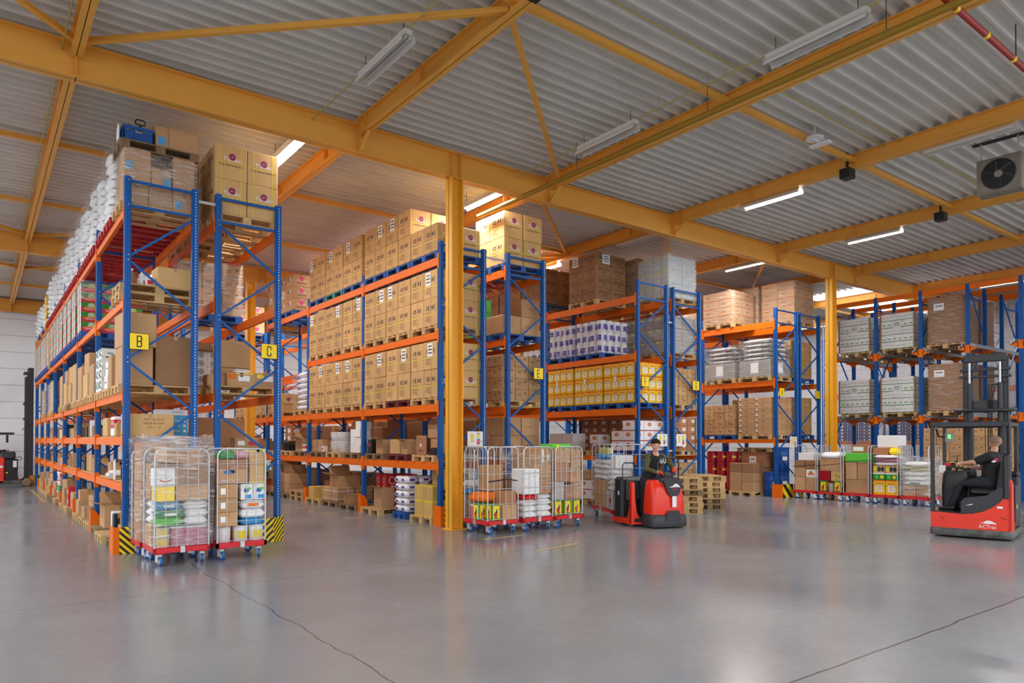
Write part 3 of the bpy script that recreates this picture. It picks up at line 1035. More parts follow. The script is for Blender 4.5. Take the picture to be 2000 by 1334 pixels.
# ---------- printed designs
def d_soy(F, sx, sy, sz):
    for f in 'fb':
        g = F[f]
        g.flower(0.02, sz * 0.68, 0.062, 'purple')
        g.text('Yukiko', 0.02, sz * 0.545, 0.085, 'paper', sx * 0.6, slant=0.12)
        g.text('Soy Sauce Bottle', 0.0, sz * 0.4, 0.042, 'ink', sx * 0.78)
        for a in (-0.17, 0.17):
            g.rect(a, sz / 2, 0.014, sz, 'strap_yellow', 0.001)
        g.rect(0, sz * 0.48, sx, 0.014, 'strap_yellow', 0.0012)
    for f in 'lr':
        g = F[f]
        for i in range(5):
            a = -0.15 + i * 0.075
            g.rect(a, sz * 0.66, 0.045 if i % 2 else 0.03, 0.1 if i % 3 else 0.08, 'ink')
            if i == 1:
                g.rect(a, sz * 0.64, 0.016, 0.03, 'card_tan', 0.0006)
        for i in range(6):
            g.rect(-0.11 + 0.02 * (i % 3), sz * 0.48 - i * 0.036, 0.16 + 0.04 * ((i * 2) % 3), 0.011, 'ink_soft')
        g.rect(0, sz * 0.42, sy, 0.014, 'strap_yellow', 0.001)
        g.rect(0.02, sz / 2, 0.05, sz, 'card', 0.0002)
SOY = carton_mesh('soy', (0.54, 0.56, 0.6), 'card_tan', d_soy, None)
def d_vinegar(F, sx, sy, sz):
    for f in 'fb':
        F[f].flower(0, sz * 0.66, 0.075, 'magenta')
        F[f].text('Yukiko', 0, sz * 0.45, 0.075, 'paper', sx * 0.5, slant=0.12)
        F[f].rect(0, sz * 0.28, sx * 0.55, 0.025, 'ink_soft')
    F['l'].rect(-0.1, sz * 0.6, 0.09, 0.08, 'ink_soft'); F['l'].rect(0.1, sz * 0.6, 0.05, 0.1, 'paper')
VIN = carton_mesh('vinegar', (0.56, 0.56, 0.37), 'card', d_vinegar)
def d_beer(F, sx, sy, sz):
    for f in 'flbr':
        g = F[f]
        W = sx if f in 'fb' else sy
        g.rect(0, sz * 0.25, W * 0.99, sz * 0.5, 'red_print')
        g.rect(0, sz * 0.75, W * 0.99, sz * 0.5, 'green')
        g.oval(0, sz * 0.7, W * 0.17, sz * 0.24, 'strap_yellow', 0.0003); g.oval(0, sz * 0.72, W * 0.1, sz * 0.17, 'sky_blue', 0.0006)
        g.oval(0, sz * 0.74, W * 0.05, sz * 0.09, 'paper', 0.0008)
        g.rect(0, sz * 0.5, W * 0.5, sz * 0.05, 'strap_yellow', 0.0004)
        g.text('TSINGTAO', 0, sz * 0.2, sz * 0.2, 'paper', W * 0.8, 0.0006)
    if True:
        F['l'].rect(sy * 0.33, sz / 2, sy * 0.3, sz, 'white_box', 0.0012)
BEER = carton_mesh('beer', (0.4, 0.39, 0.215), 'white_box', d_beer, None)
def d_stencil(F, sx, sy, sz):
    for f, W in (('f', sx), ('l', sy)):
        F[f].text('DAF INTAG', 0, sz * 0.52, 0.09, 'black', W * 0.7, slant=0.2)
        F[f].text('MTC', 0.03, sz * 0.22, 0.075, 'black', W * 0.25, slant=0.2)
STEN = carton_mesh('stencil', (0.58, 0.56, 0.325), 'card_dark', d_stencil)
def d_yellow(F, sx, sy, sz):
    for f, W in (('f', sx), ('l', sy)):
        g = F[f]
        g.rect(0, sz * 0.42, W * 0.62, sz * 0.42, 'paper')
        g.rect(0, sz * 0.52, W * 0.4, 0.012, 'ink_soft', 0.0004); g.rect(0, sz * 0.42, W * 0.45, 0.03, 'strap_yellow', 0.0004); g.rect(0, sz * 0.32, W * 0.4, 0.012, 'ink_soft', 0.0004)
        g.text('DRAGON', 0, sz * 0.73, 0.03, 'red_print', W * 0.66) if False else [g.rect(W * (-0.27 + 0.135 * i), sz * 0.76, W * 0.09, 0.028, 'red_print') for i in range(5)]
        g.rect(0, sz * 0.955, W, sz * 0.07, 'orange'); g.rect(0, sz * 0.6, W, 0.007, 'black', 0.002)
        g.oval(W * 0.28, sz * 0.12, 0.014, 0.014, 'green', 0.0003)
YEL = carton_mesh('yellow', (0.275, 0.27, 0.36), 'yellow_box', d_yellow, None)
def d_small(F, sx, sy, sz):
    for f, W in (('f', sx), ('l', sy)):
        F[f].rect(-W * 0.2, sz * 0.6, W * 0.3, 0.016, 'ink_soft'); F[f].rect(-W * 0.2, sz * 0.45, W * 0.22, 0.012, 'ink_soft'); F[f].rect(W * 0.25, sz * 0.7, 0.05, 0.04, 'ink_soft')
SMALL = carton_mesh('small', (0.38, 0.37, 0.26), 'card', d_small)
SMALL_DK = carton_mesh('smalldk', (0.38, 0.36, 0.24), 'card_dark', d_small)
def d_flat(F, sx, sy, sz):
    for f, W in (('f', sx), ('l', sy)):
        for a, b in ((-0.03, 0.5), (0.03, 0.62), (0.03, 0.42)):
            F[f].oval(a, sz * b, 0.012, 0.014, 'ink')
    F['l'].rect(-sy * 0.35, sz * 0.75, 0.06, 0.06, 'paper'); F['l'].rect(-sy * 0.35, sz * 0.45, 0.07, 0.02, 'ink')
FLAT = carton_mesh('flat', (0.58, 0.6, 0.17), 'card', d_flat)
def d_strapped(F, sx, sy, sz):
    for f, W in (('f', sx), ('l', sy)):
        F[f].rect(-W * 0.22, sz / 2, 0.012, sz, 'strap_yellow'); F[f].rect(W * 0.22, sz / 2, 0.012, sz, 'strap_yellow')
        F[f].oval(-0.02, sz * 0.6, 0.022, 0.022, 'red_print'); F[f].rect(0.06, sz * 0.45, 0.08, 0.02, 'ink')
STRAP = carton_mesh('strapped', (0.38, 0.4, 0.25), 'card', d_strapped)
STRAP_T = carton_mesh('strappedtall', (0.3, 0.3, 0.31), 'card', d_strapped)
def d_redwhite(F, sx, sy, sz):
    for f, W in (('f', sx), ('l', sy)):
        F[f].rect(0, sz * 0.03, W, 0.012, 'red_print'); F[f].rect(0, sz * 0.97, W, 0.012, 'red_print')
        F[f].oval(0, sz * 0.6, 0.075, 0.05, 'red_print', 0.0003); F[f].oval(0, sz * 0.6, 0.04, 0.028, 'strap_yellow', 0.0006)
REDW = carton_mesh('redwhite', (0.4, 0.4, 0.27), 'white_box', d_redwhite, None)
def d_wrapred(F, sx, sy, sz):
    for f, W in (('f', sx), ('l', sy)):
        F[f].rect(-W * 0.15, sz * 0.5, W * 0.22, 0.022, 'ink_soft'); F[f].rect(0, sz * 0.98, W, 0.008, 'red_print')
PINKC = carton_mesh('pinkcard', (0.58, 0.6, 0.27), 'card', d_wrapred)
def d_yukitape(F, sx, sy, sz):
    for f, W in (('f', sx), ('l', sy)):
        F[f].rect(0, sz * 0.985, W, 0.02, 'yellow'); F[f].rect(0, sz * 0.015, W, 0.02, 'yellow')
        for a in (-0.48, 0.0, 0.48):
            F[f].rect(a * W * (0.97 if a else 1), sz / 2, 0.028 if not a else 0.02, sz, 'strap_yellow', 0.0003)
    F['f'].rect(sx * 0.2, sz * 0.42, 0.16, 0.2, 'black', 0.0006); F['f'].oval(sx * 0.2, sz * 0.42, 0.04, 0.05, 'magenta', 0.0009); F['f'].text('Yukiko', sx * 0.2, sz * 0.4, 0.035, 'paper', 0.12, 0.0014)
    F['l'].rect(-sy * 0.24, sz * 0.42, 0.16, 0.2, 'black', 0.0006) if False else None
YTAPE = carton_mesh('yellowtape', (0.5, 0.36, 0.33), 'card_tan', d_yukitape, None)
def d_redtin(F, sx, sy, sz):
    for f, W in (('f', sx), ('l', sy)):
        F[f].oval(0, sz * 0.62, W * 0.28, W * 0.28, 'paper'); F[f].oval(0, sz * 0.62, W * 0.22, W * 0.22, 'red_print', 0.0004); F[f].rect(0, sz * 0.2, W * 0.2, sz * 0.2, 'paper')
REDT = carton_mesh('redtin', (0.34, 0.22, 0.4), 'red', d_redtin, None)
def d_milk(F, sx, sy, sz):
    for f, W in (('f', sx), ('l', sy)):
        g = F[f]
        g.rect(0, sz * 0.05, W, sz * 0.08, 'green')
        for i in range(4):
            a = W * (-0.375 + 0.25 * i)
            g.oval(a, sz * 0.5, W * 0.03, sz * 0.14, 'card_red' if i % 2 == 0 else 'green_soft')
def d_milk2(F, sx, sy, sz):
    for f, W in (('f', sx), ('l', sy)):
        g = F[f]
        g.rect(0, sz * 0.06, W, sz * 0.1, 'green')
        for i in range(2):
            g.rect(W * (-0.25 + 0.5 * i), sz * 0.4, W * 0.3, sz * 0.2, 'green_soft'); g.rect(W * (-0.25 + 0.5 * i), sz * 0.36, W * 0.26, sz * 0.05, 'strap_yellow', 0.0004)
MILK = carton_mesh('milk', (0.39, 0.345, 0.235), 'white_box', d_milk, None)
MILK2 = carton_mesh('milk2', (0.39, 0.345, 0.235), 'white_box', d_milk2, None)
def d_emblem(F, sx, sy, sz):
    for f, W in (('f', sx), ('l', sy)):
        F[f].oval(0, sz * 0.5, sz * 0.4, sz * 0.4, 'ink', 0, 10); F[f].oval(0, sz * 0.5, sz * 0.33, sz * 0.33, 'white_box', 0.0004); F[f].oval(0, sz * 0.5, sz * 0.22, sz * 0.25, 'ink', 0.0008, 8); F[f].oval(0, sz * 0.5, sz * 0.1, sz * 0.14, 'white_box', 0.0012, 8)
EMBL = carton_mesh('emblem', (0.23, 0.23, 0.16), 'white_box', d_emblem, None)
def box_of(c, size, draw=None, key=None, tape='tape'):
    return carton_mesh(key or ('plain', c, size, bool(draw)), size, c, draw, tape)

# ---------- soft and round goods
def sack_mesh(sx, sy, sz, c, key, label=None):
    k = ('sack', key)
    if k not in TEXTS:
        m = MB()
        nx, ny = 8, 8
        rr = random.Random(hash(key) % 999)
        top, bot = [], []
        for i in range(nx + 1):
            for j in range(ny + 1):
                u, v = i / nx * 2 - 1, j / ny * 2 - 1
                e = (1 - abs(u) ** 5) * (1 - abs(v) ** 5)
                e = max(e, 0) ** 0.4
                pinch = 1 - 0.05 * (abs(u) ** 2) * (abs(v) ** 2)
                wz = (rr.random() - 0.5) * 0.10 * e
                top.append((u * sx / 2 * pinch, v * sy / 2 * pinch, sz * min(1.0, 0.5 + 0.5 * e + wz * 0.5)))
                bot.append((u * sx / 2 * pinch, v * sy / 2 * pinch, sz * (0.5 - 0.5 * e)))
        fs = [(i * (ny + 1) + j, (i + 1) * (ny + 1) + j, (i + 1) * (ny + 1) + j + 1, i * (ny + 1) + j + 1) for i in range(nx) for j in range(ny)]
        N = len(top)
        rim = [i * (ny + 1) for i in range(nx + 1)] + [nx * (ny + 1) + j for j in range(1, ny + 1)] + [i * (ny + 1) + ny for i in range(nx - 1, -1, -1)] + [j for j in range(ny - 1, 0, -1)]
        m.add(top + bot, fs + [tuple(N + q for q in f[::-1]) for f in fs] + [(rim[i], N + rim[i], N + rim[(i + 1) % len(rim)], rim[(i + 1) % len(rim)]) for i in range(len(rim))], c, True)
        if label:
            F = faces(m, sx * 1.01, sy * 1.01, sz)
            for f, W in (('f', sx), ('l', sy)):
                F[f].rect(0, sz * 0.5, W * 0.4, sz * 0.3, label)
        TEXTS[k] = m.mesh('sack')
    return TEXTS[k]
def sack(me, loc, label, group, rz=0.0):
    return tag(place(me, 'sack', None, loc, rz), label, 'sack', group)
SACK_W = sack_mesh(0.82, 0.78, 0.149, 'sack_white', 'w')
SACK_G = sack_mesh(1.12, 1.16, 0.14, 'sack_grey', 'g', 'paper')
SACK_S = sack_mesh(0.5, 0.34, 0.13, 'sack_white', 's')

def bucket_parts(r, h, body, lid, band, key):
    k = ('bucket', key)
    if k not in TEXTS:
        a = MB()
        a.lathe([(r * 0.86, 0), (r * 0.9, 0.004), (r * 0.97, h * 0.9), (r * 0.97, h * 0.93)], body, n=14)
        if band:
            vs, fs = [], []
            for q in range(4):
                t0 = pi * 1.5 - 0.55 + q * pi / 2
                o = len(vs)
                for i in range(6):
                    t = t0 + i * 0.2
                    for hh in (0.2, 0.68):
                        rr = r * (0.9 + 0.07 * hh / 0.9) + 0.0025
                        vs.append((rr * cos(t), rr * sin(t), h * hh))
                fs += [(o + 2 * i, o + 2 * i + 2, o + 2 * i + 3, o + 2 * i + 1) for i in range(5)] if q in (0, 3) else []
            a.add(vs, fs, band, True)
        b = MB()
        b.lathe([(r * 0.97, h * 0.9), (r, h * 0.9), (r, h), (r * 0.9, h), (r * 0.88, h * 0.985)], lid, n=14)
        TEXTS[k] = (a.mesh('tub'), b.mesh('lid'))
    return TEXTS[k]
def bucket(parts, loc, label, group, rz=0.0, name='bucket'):
    o = tag(place(parts[0], name, None, loc, rz), label, name, group)
    place(parts[1], 'lid', o)
    return o
BUCK_V = bucket_parts(0.135, 0.3, 'plastic_white', 'plastic_white', 'violet', 'v')
def drum_parts(c, r, h, key):
    k = ('drum', key)
    if k not in TEXTS:
        a = MB()
        pr = [(r * 0.97, 0), (r, 0.01)]
        for q in (0.33, 0.66):
            pr += [(r * 0.975, h * q - 0.03), (r * 1.01, h * q), (r * 0.975, h * q + 0.03)]
        pr += [(r * 0.975, h - 0.03), (r, h - 0.015), (r, h), (r * 0.95, h), (r * 0.94, h - 0.02)]
        a.lathe(pr, c, n=18)
        lab = MB()
        t0 = pi * 1.22
        vs = []
        for i in range(5):
            t = t0 + i * 0.16
            for hh in (0.42, 0.58):
                vs.append(((r + 0.006) * cos(t), (r + 0.006) * sin(t), h * hh + 0.03))
        lab.add(vs, [(2 * i, 2 * i + 2, 2 * i + 3, 2 * i + 1) for i in range(4)], 'yellow' if c == 'drum_red' else 'paper')
        TEXTS[k] = (a.mesh('drum'), lab.mesh('label'))
    return TEXTS[k]
def drum(parts, loc, label, group, rz=0.0):
    o = tag(place(parts[0], 'drum', None, loc, rz), label, 'drum', group)
    place(parts[1], 'paper_label', o)
    return o

def film(x0, y0, z0, x1, y1, z1, label, kind='film', seed=1, loose=0.012):
    """stretch film around a load: four crinkled sides and a ragged top hem"""
    m = MB()
    rr = random.Random(seed)
    loop = []
    n = 7
    c = [(x0, y0), (x1, y0), (x1, y1), (x0, y1)]
    for i in range(4):
        a, b = c[i], c[(i + 1) % 4]
        for k in range(n):
            t = k / n
            loop.append((a[0] + (b[0] - a[0]) * t, a[1] + (b[1] - a[1]) * t))
    nz = 7
    cx, cy = (x0 + x1) / 2, (y0 + y1) / 2
    vs = []
    for k in range(nz + 1):
        for j, (x, y) in enumerate(loop):
            wob = loose * (0.3 + rr.random())
            dx, dy = x - cx, y - cy
            L = sqrt(dx * dx + dy * dy)
            z = z0 + (z1 - z0) * k / nz
            if k == nz:
                z += (rr.random() - 0.6) * 0.08
            vs.append((x + dx / L * wob - cx, y + dy / L * wob - cy, z - z0))
    N = len(loop)
    fs = [(k * N + j, k * N + (j + 1) % N, (k + 1) * N + (j + 1) % N, (k + 1) * N + j) for k in range(nz) for j in range(N)]
    m.add(vs, fs, kind, True)
    return tag(m.build('stretch_film', None, (cx, cy, z0)), label, 'stretch film', 'stretch film around loads')
def note(x, y, z, face, w=0.2, h=0.28, parent=None, name='delivery_note', lean=0.0):
    """white printed sheet stuck to a carton (part of that carton)"""
    m = MB()
    F = Face(m, (0, 0, 0), (1, 0, 0), (0, 0, 1), 0.004) if face == 'f' else Face(m, (0, 0, 0), (0, -1, 0), (0, 0, 1), 0.004)
    F.rect(0, 0, w, h, 'paper')
    for i in range(3):
        F.rect(0, h * (0.28 - 0.25 * i), w * (0.62, 0.78, 0.7)[i], h * 0.1, 'dark_grey', 0.0008)
    return m.build(name, parent, (x, y, z))

def grid(me, size, x, y, z, nx, ny, nz, noun, place_words, group, front=False, jit=0.008, rz=0.03, keep=None, gap=0.0125, top_only=None, alt=None, wz=None):
    """cartons stacked nx (in depth) x ny (along the aisle) x nz; only those on a visible side are built"""
    sx, sy, sz = size
    out = {}
    for k in range(nz):
        for i in range(nx):
            for j in range(ny):
                if i > 0 and not (front and j == 0):
                    continue
                if keep and not keep(i, j, k):
                    continue
                mm = me if alt is None or k % 2 == 0 else alt
                px = x + sx / 2 + i * (sx + gap) + RND.uniform(-jit, jit) * 0.5
                py = y + sy / 2 + j * (sy + gap) + RND.uniform(-jit, jit) * 0.5
                lb = join(noun + ',', rowword(k, nz), colword(j, ny), inword(i, nx)).rstrip(',').rstrip() + ', ' + place_words
                if nz == 1 and ny == 1 and (nx == 1 or i == 0):
                    lb = noun + ' ' + place_words
                out[(i, j, k)] = carton(mm, (px, py, z + k * (sz + 0.001)), lb, group, RND.uniform(-rz, rz) * 0.3, kindname(noun), kindname(noun).split('_')[-1])
    return out

def slots(letter, bay, n):
    r = RACKS[letter]
    a, b = r['ys'][bay] + PW, r['ys'][bay + 1]
    return [(a + (k + 0.5) * (b - a) / n) for k in range(n)]
PCOUNT = {}
def put(letter, level, bay, k, kind, lx=1.2, ly=0.8, n=3, dz=0, dx=0.0, what=None, dy=0.0, extra=''):
    """a pallet in a rack slot; returns (aisle face x, near y, top z, words)"""
    r = RACKS[letter]
    y = slots(letter, bay, n)[k] + dy
    x = (r['x0'] + 1.12 / 2 if False else (r['x0'] + (1.1 + 0.02) / 2)) + dx
    z = (r['lv'][level - 1] + 0.001 if level else 0.0) + dz
    so = ORD[bay * n + k]
    lw = LEVEL[letter][level] + (' of' if level else ' under') + ' rack ' + letter
    lb = PWORD[kind] + ' pallet' + extra + ', ' + so + ' from the hall end, ' + lw
    pallet(x, y, z, kind, lb, lx, ly)
    return x - lx / 2, y - ly / 2, z + 0.1445, so + ' pallet, ' + lw, so + ' pallet, ' + lw
def kindname(noun):
    n = noun.split(' with')[0].split(' over')[0].replace('-', '_').replace(' and ', ' ')
    return '_'.join(n.split())
G_SOY = 'soy sauce cartons'
def soy_load(letter, level, bay, k, kind, nz=2, front=False, noted=True, ly=1.15, lx=1.12):
    x, y, z, pw, _ = put(letter, level, bay, k, kind, lx, ly)
    g = grid(SOY, (0.54, 0.56, 0.6), x + 0.01, y + 0.005, z, 2, 2, nz, 'soy sauce carton', pw, G_SOY, front, 0.013, 0.03, None, 0.018)
    if noted:
        c = g[(0, RND.choice((0, 1)), nz - 1)]
        note(-0.271, RND.uniform(-0.1, 0.1), 0.42, 'l', 0.21, 0.29, c)
    return g
# ---- rack D, soy sauce
soy_load('D', 4, 0, 0, 'blue', 1, True, False)
for k, c in ((1, 'blue'), (2, 'blue')):
    soy_load('D', 4, 0, k, c, 2, k == 1)
for k, c in ((0, 'blue'), (1, 'teal'), (2, 'blue')):
    soy_load('D', 4, 1, k, c)
for lv in (3, 2):
    for b in (0, 1):
        for k in range(3):
            soy_load('D', lv, b, k, 'maroon' if (lv, b, k) == (2, 0, 1) else 'wood', 2, b == 0 and k == 0, True)
def vin_load(letter, level, bay, k, kind, nz=3, front=False):
    x, y, z, pw, _ = put(letter, level, bay, k, kind, 1.15, 1.15)
    g = grid(VIN, (0.56, 0.56, 0.37), x + 0.01, y + 0.01, z, 2, 2, nz, 'flower-print carton', pw, 'flower-print cartons', front, 0.006, 0.02, None, 0.012)
    note(-0.281, 0, 0.2, 'l', 0.16, 0.2, g[(0, 1, nz - 2)])
vin_load('D', 4, 2, 1, 'blue', 3, True); vin_load('D', 4, 2, 2, 'blue')
for k in range(3):
    vin_load('D', 4, 4, k, 'blue', 3, k == 0)
# ---- soy on C and E
for k in range(3):
    soy_load('C', 5, 0, k, 'wood', 2, k == 0, False)
soy_load('E', 4, 0, 0, 'blue', 2, True, False)
soy_load('E', 4, 0, 1, 'red', 1, False, False)
soy_load('E', 2, 1, 1, 'wood', 2, True, False)

# ---- rack B top: white sacks on red pallets
slot_n = 0
for b in range(7):
    for k in range(3):
        if b == 0 and k == 0:
            continue
        kind = 'red' if b < 5 else 'blue' if (b, k) in ((5, 1), (6, 0)) else 'wood'
        x, y, z, pw, _ = put('B', 5, b, k, kind)
        nl = RND.choice((7, 8, 8, 8)) if b < 5 else RND.choice((6, 7))
        if (b, k) == (5, 0):
            for i in range(4):
                sk = box_of('yellow_box', (0.8, 0.8, 0.24), lambda F, sx, sy, sz: [F['l'].rect(0, sz / 2, sy * 0.6, sz * 0.6, 'white_box')], 'yelbag')
                carton(sk, (x + 0.42, y + 0.4, z + i * 0.25), 'yellow and white pack, ' + rowword(i, 4) + ', ' + pw, 'yellow and white packs')
        else:
            for i in range(nl):
                sack(SACK_W, (x + 0.42 + RND.uniform(-0.035, 0.035), y + 0.4 + RND.uniform(-0.015, 0.015), z + i * 0.15), 'plump white sack, ' + rowword(i, nl) + ', ' + pw, 'white sacks along the rack top', RND.uniform(-0.05, 0.05))
        if b < 4:
            film(x - 0.045, y - 0.02, z + 0.003, x + 0.9, y + 0.82, z + nl * 0.15 + 0.03, 'clear film around white sacks, ' + pw, 'film', b * 3 + k, 0.02)
# ---- rack B upper beams: beer crates
for b in range(1, 7):
    for k in range(3):
        if b == 1 and k < 2:
            continue
        if (b, k) == (4, 1):
            x, y, z, pw, _ = put('B', 4, b, k, 'wood')
            grid(SMALL, (0.38, 0.37, 0.26), x, y, z, 1, 2, 4, 'wrapped brown carton', pw, 'plain brown cartons')
            film(x - 0.02, y - 0.01, z, x + 0.5, y + 0.78, z + 1.05, 'clear film around brown cartons, ' + pw, 'film', 77)
            continue
        x, y, z, pw, _ = put('B', 4, b, k, 'blue')
        nl = 5 if (b, k) != (1, 2) else 5
        grid(BEER, (0.4, 0.39, 0.215), x + 0.01, y + 0.01, z, 3, 2, nl, 'red and green beer crate', pw, 'red and green beer crates', (b, k) == (1, 2), 0.003, 0.01, None, 0.006)
        if b < 4:
            film(x - 0.01, y - 0.01, z + 0.7, x + 0.9, y + 0.8, z + 1.12, 'clear film over upper beer crates, ' + pw, 'film_heavy', 50 + b * 3 + k, 0.015)
# ================================================================ rack B, near bays
G_PLAIN = 'plain brown cartons'
def plain(size, c, loc, label, group=G_PLAIN, rz=0.0, draw=None, key=None, tape='tape'):
    nm = {'card': 'brown_carton', 'card_tan': 'tan_carton', 'card_dark': 'dark_carton', 'card_red': 'wrapped_carton', 'white_box': 'white_box', 'black': 'black_box'}.get(c, 'printed_box')
    return carton(box_of(c, size, draw, key, tape), loc, label, group, rz, nm, nm.split('_')[-1])
def open_carton(size, loc, label, rz=0.0, c='card', flaps=('l',), group='open brown cartons'):
    """an opened box: four walls, floor, and raised or folded flaps"""
    key = ('open', size, c, flaps)
    if key not in TEXTS:
        sx, sy, sz = size
        m = MB()
        t = 0.006
        m.box(-sx / 2, -sy / 2, 0, sx / 2, sy / 2, t, c)
        m.box(-sx / 2, -sy / 2, t, -sx / 2 + t, sy / 2, sz, c); m.box(sx / 2 - t, -sy / 2, t, sx / 2, sy / 2, sz, c)
        m.box(-sx / 2 + t, -sy / 2, t, sx / 2 - t, -sy / 2 + t, sz, c); m.box(-sx / 2 + t, sy / 2 - t, t, sx / 2 - t, sy / 2, sz, c)
        g = MB()
        fl = min(sx, sy) * 0.48
        for f in flaps:
            if f == 'l':
                g.bar((-sx / 2, 0, sz), (-sx / 2 - fl * 0.85, 0, sz + fl * 0.3), sy, 0.005, c)
            elif f == 'r':
                g.bar((sx / 2, 0, sz), (sx / 2 + fl * 0.5, 0, sz + fl * 0.8), sy, 0.005, c)
            elif f == 'f':
                g.bar((0, -sy / 2, sz), (0, -sy / 2 - fl * 0.6, sz - fl * 0.6), sx, 0.005, c)
            elif f == 'b':
                g.bar((0, sy / 2, sz), (0, sy / 2 + fl * 0.25, sz + fl * 0.9), sx, 0.005, c)
        TEXTS[key] = (m.mesh('carton'), g.mesh('flaps'))
    a, b = TEXTS[key]
    o = tag(place(a, 'carton', None, loc, rz), label, 'carton', group)
    place(b, 'flaps', o)
    return o
def crate(size, loc, label, c, rz=0.0):
    """stackable plastic crate with ribs, rim and hand holes"""
    sx, sy, sz = size
    t = tag(empty('plastic_crate', loc, rz), label, 'crate', 'plastic crates')
    m = MB()
    m.box(-sx / 2, -sy / 2, 0, sx / 2, sy / 2, 0.012, c)
    for s in (-1, 1):
        m.box(min(s * sx / 2, s * (sx / 2 - 0.012)), -sy / 2, 0, max(s * sx / 2, s * (sx / 2 - 0.012)), sy / 2, sz * 0.72, c)
        m.box(-sx / 2, min(s * sy / 2, s * (sy / 2 - 0.012)), 0, sx / 2, max(s * sy / 2, s * (sy / 2 - 0.012)), sz * 0.72, c)
    for i in range(7):
        a = -sx / 2 + 0.03 + i * (sx - 0.06) / 6
        for s in (-1, 1):
            m.box(a - 0.006, s * sy / 2 - 0.012, 0.02, a + 0.006, s * sy / 2 + 0.012, sz - 0.01, c)
    for i in range(5):
        a = -sy / 2 + 0.03 + i * (sy - 0.06) / 4
        for s in (-1, 1):
            m.box(s * sx / 2 - 0.012, a - 0.006, 0.02, s * sx / 2 + 0.012, a + 0.006, sz - 0.01, c)
    m.build('body', t)
    r = MB()
    for s in (-1, 1):
        r.bbox(-sx / 2 - 0.015, s * sy / 2 - 0.015, sz - 0.05, sx / 2 + 0.015, s * sy / 2 + 0.015, sz, c, 0.004)
        r.bbox(s * sx / 2 - 0.015, -sy / 2, sz - 0.05, s * sx / 2 + 0.015, sy / 2, sz, c, 0.004)
    F = Face(r, (0, -sy / 2 - 0.0152, sz - 0.09), (1, 0, 0), (0, 0, 1))
    F.rect(0, 0, sx * 0.24, 0.035, 'lamp_shade_grey' if c != 'black' else 'red')
    r.build('rim', t)
    return t
# top: wrapped cartons with a second pallet of odds and ends on it
x, y, z, pw, _ = put('B', 5, 0, 0, 'wood')
X0 = 1.87
W = 'on near end pallet, top of rack B'
for i in range(3):
    plain((0.36, 0.4, 0.32), 'card', (X0 + 0.2 + i * 0.37, y + 0.21, z), 'wrapped brown carton, bottom ' + ('aisle-side', 'centre', 'inner')[i] + ', ' + W)
    plain((0.36, 0.38, 0.32), 'card', (X0 + 0.2 + i * 0.37, y + 0.61, z), 'wrapped brown carton, bottom rear ' + ('aisle-side', 'centre', 'inner')[i] + ', ' + W)
plain((0.4, 0.4, 0.58), 'card', (X0 + 0.22, y + 0.21, z + 0.322), 'tall wrapped brown carton, aisle-side, ' + W)
plain((0.3, 0.38, 0.34), 'card', (X0 + 0.58, y + 0.22, z + 0.322), 'shorter wrapped brown carton in the gap, ' + W)
plain((0.34, 0.4, 0.58), 'card', (X0 + 0.93, y + 0.21, z + 0.322), 'tall wrapped brown carton, inner side, ' + W)
for i in range(3):
    plain((0.36, 0.38, 0.58), 'card', (X0 + 0.2 + i * 0.37, y + 0.61, z + 0.322), 'tall wrapped brown carton, rear ' + ('aisle-side', 'centre', 'inner')[i] + ', ' + W)
for (a, zz, p) in ((0.1, 0.62, 0), (0.66, 0.44, 1), (0.85, 0.1, 2)):
    m = MB(); F = Face(m, (0, 0, 0), (1, 0, 0), (0, 0, 1)); F.rect(0, 0, 0.11, 0.13, 'blue_sky_label'); F.rect(0, 0.02, 0.07, 0.01, 'ink', 0.0005); F.rect(0, -0.02, 0.06, 0.01, 'ink', 0.0005)
    tag(m.build('address_label', None, (X0 + a, y + 0.004, z + zz)), ('upper', 'middle', 'lowest')[p] + ' light blue label on the wrapped cartons at the top of rack B', 'label', 'light blue labels')
film(X0 - 0.0, y - 0.015, z + 0.003, X0 + 1.12, y + 0.82, z + 0.9, 'crinkled clear film around brown cartons, ' + W, 'film_heavy', 5, 0.015)
z2 = z + 0.902
pallet(X0 + 0.57, y + 0.42, z2, 'old', 'weathered pallet lying on the wrapped cartons at the top of rack B', 1.2, 0.8)
z3 = z2 + 0.1445
crate((0.44, 0.38, 0.24), (X0 + 0.24, y + 0.25, z3), 'dark blue plastic crate on the uppermost pallet of rack B', 'pallet_blue')
t = tag(empty('pressure_sprayer', (X0 + 0.3, y + 0.28, z3 + 0.0125)), 'black pump sprayer standing in the dark blue crate', 'sprayer')
m = MB(); m.lathe([(0.08, 0), (0.09, 0.02), (0.09, 0.18), (0.05, 0.26), (0.03, 0.27), (0.03, 0.3)], 'dark_grey', n=14); m.build('tank', t)
m = MB(); m.tube([(0, 0, 0.29), (0, 0, 0.34)], 0.02, 'black', 8); m.tube([(-0.07, 0, 0.36), (-0.075, 0, 0.41), (-0.05, 0, 0.44), (0.05, 0, 0.44), (0.075, 0, 0.41), (0.07, 0, 0.36), (-0.07, 0, 0.36)], 0.012, 'black', 6); m.build('pump_handle', t)
m = MB(); m.tube([(-0.06, 0, 0.2), (-0.14, 0.0, 0.3), (-0.17, 0, 0.34)], 0.01, 'black', 6); m.build('hose', t)
o = open_carton((0.2, 0.3, 0.36), (X0 + 0.6, y + 0.24, z3), 'small open brown carton with blue label on the uppermost pallet of rack B', 0, 'card', ('b',))
m = MB(); Face(m, (0, -0.15, 0.12), (1, 0, 0), (0, 0, 1)).rect(0, 0, 0.12, 0.14, 'blue_sky_label'); m.build('address_label', o)
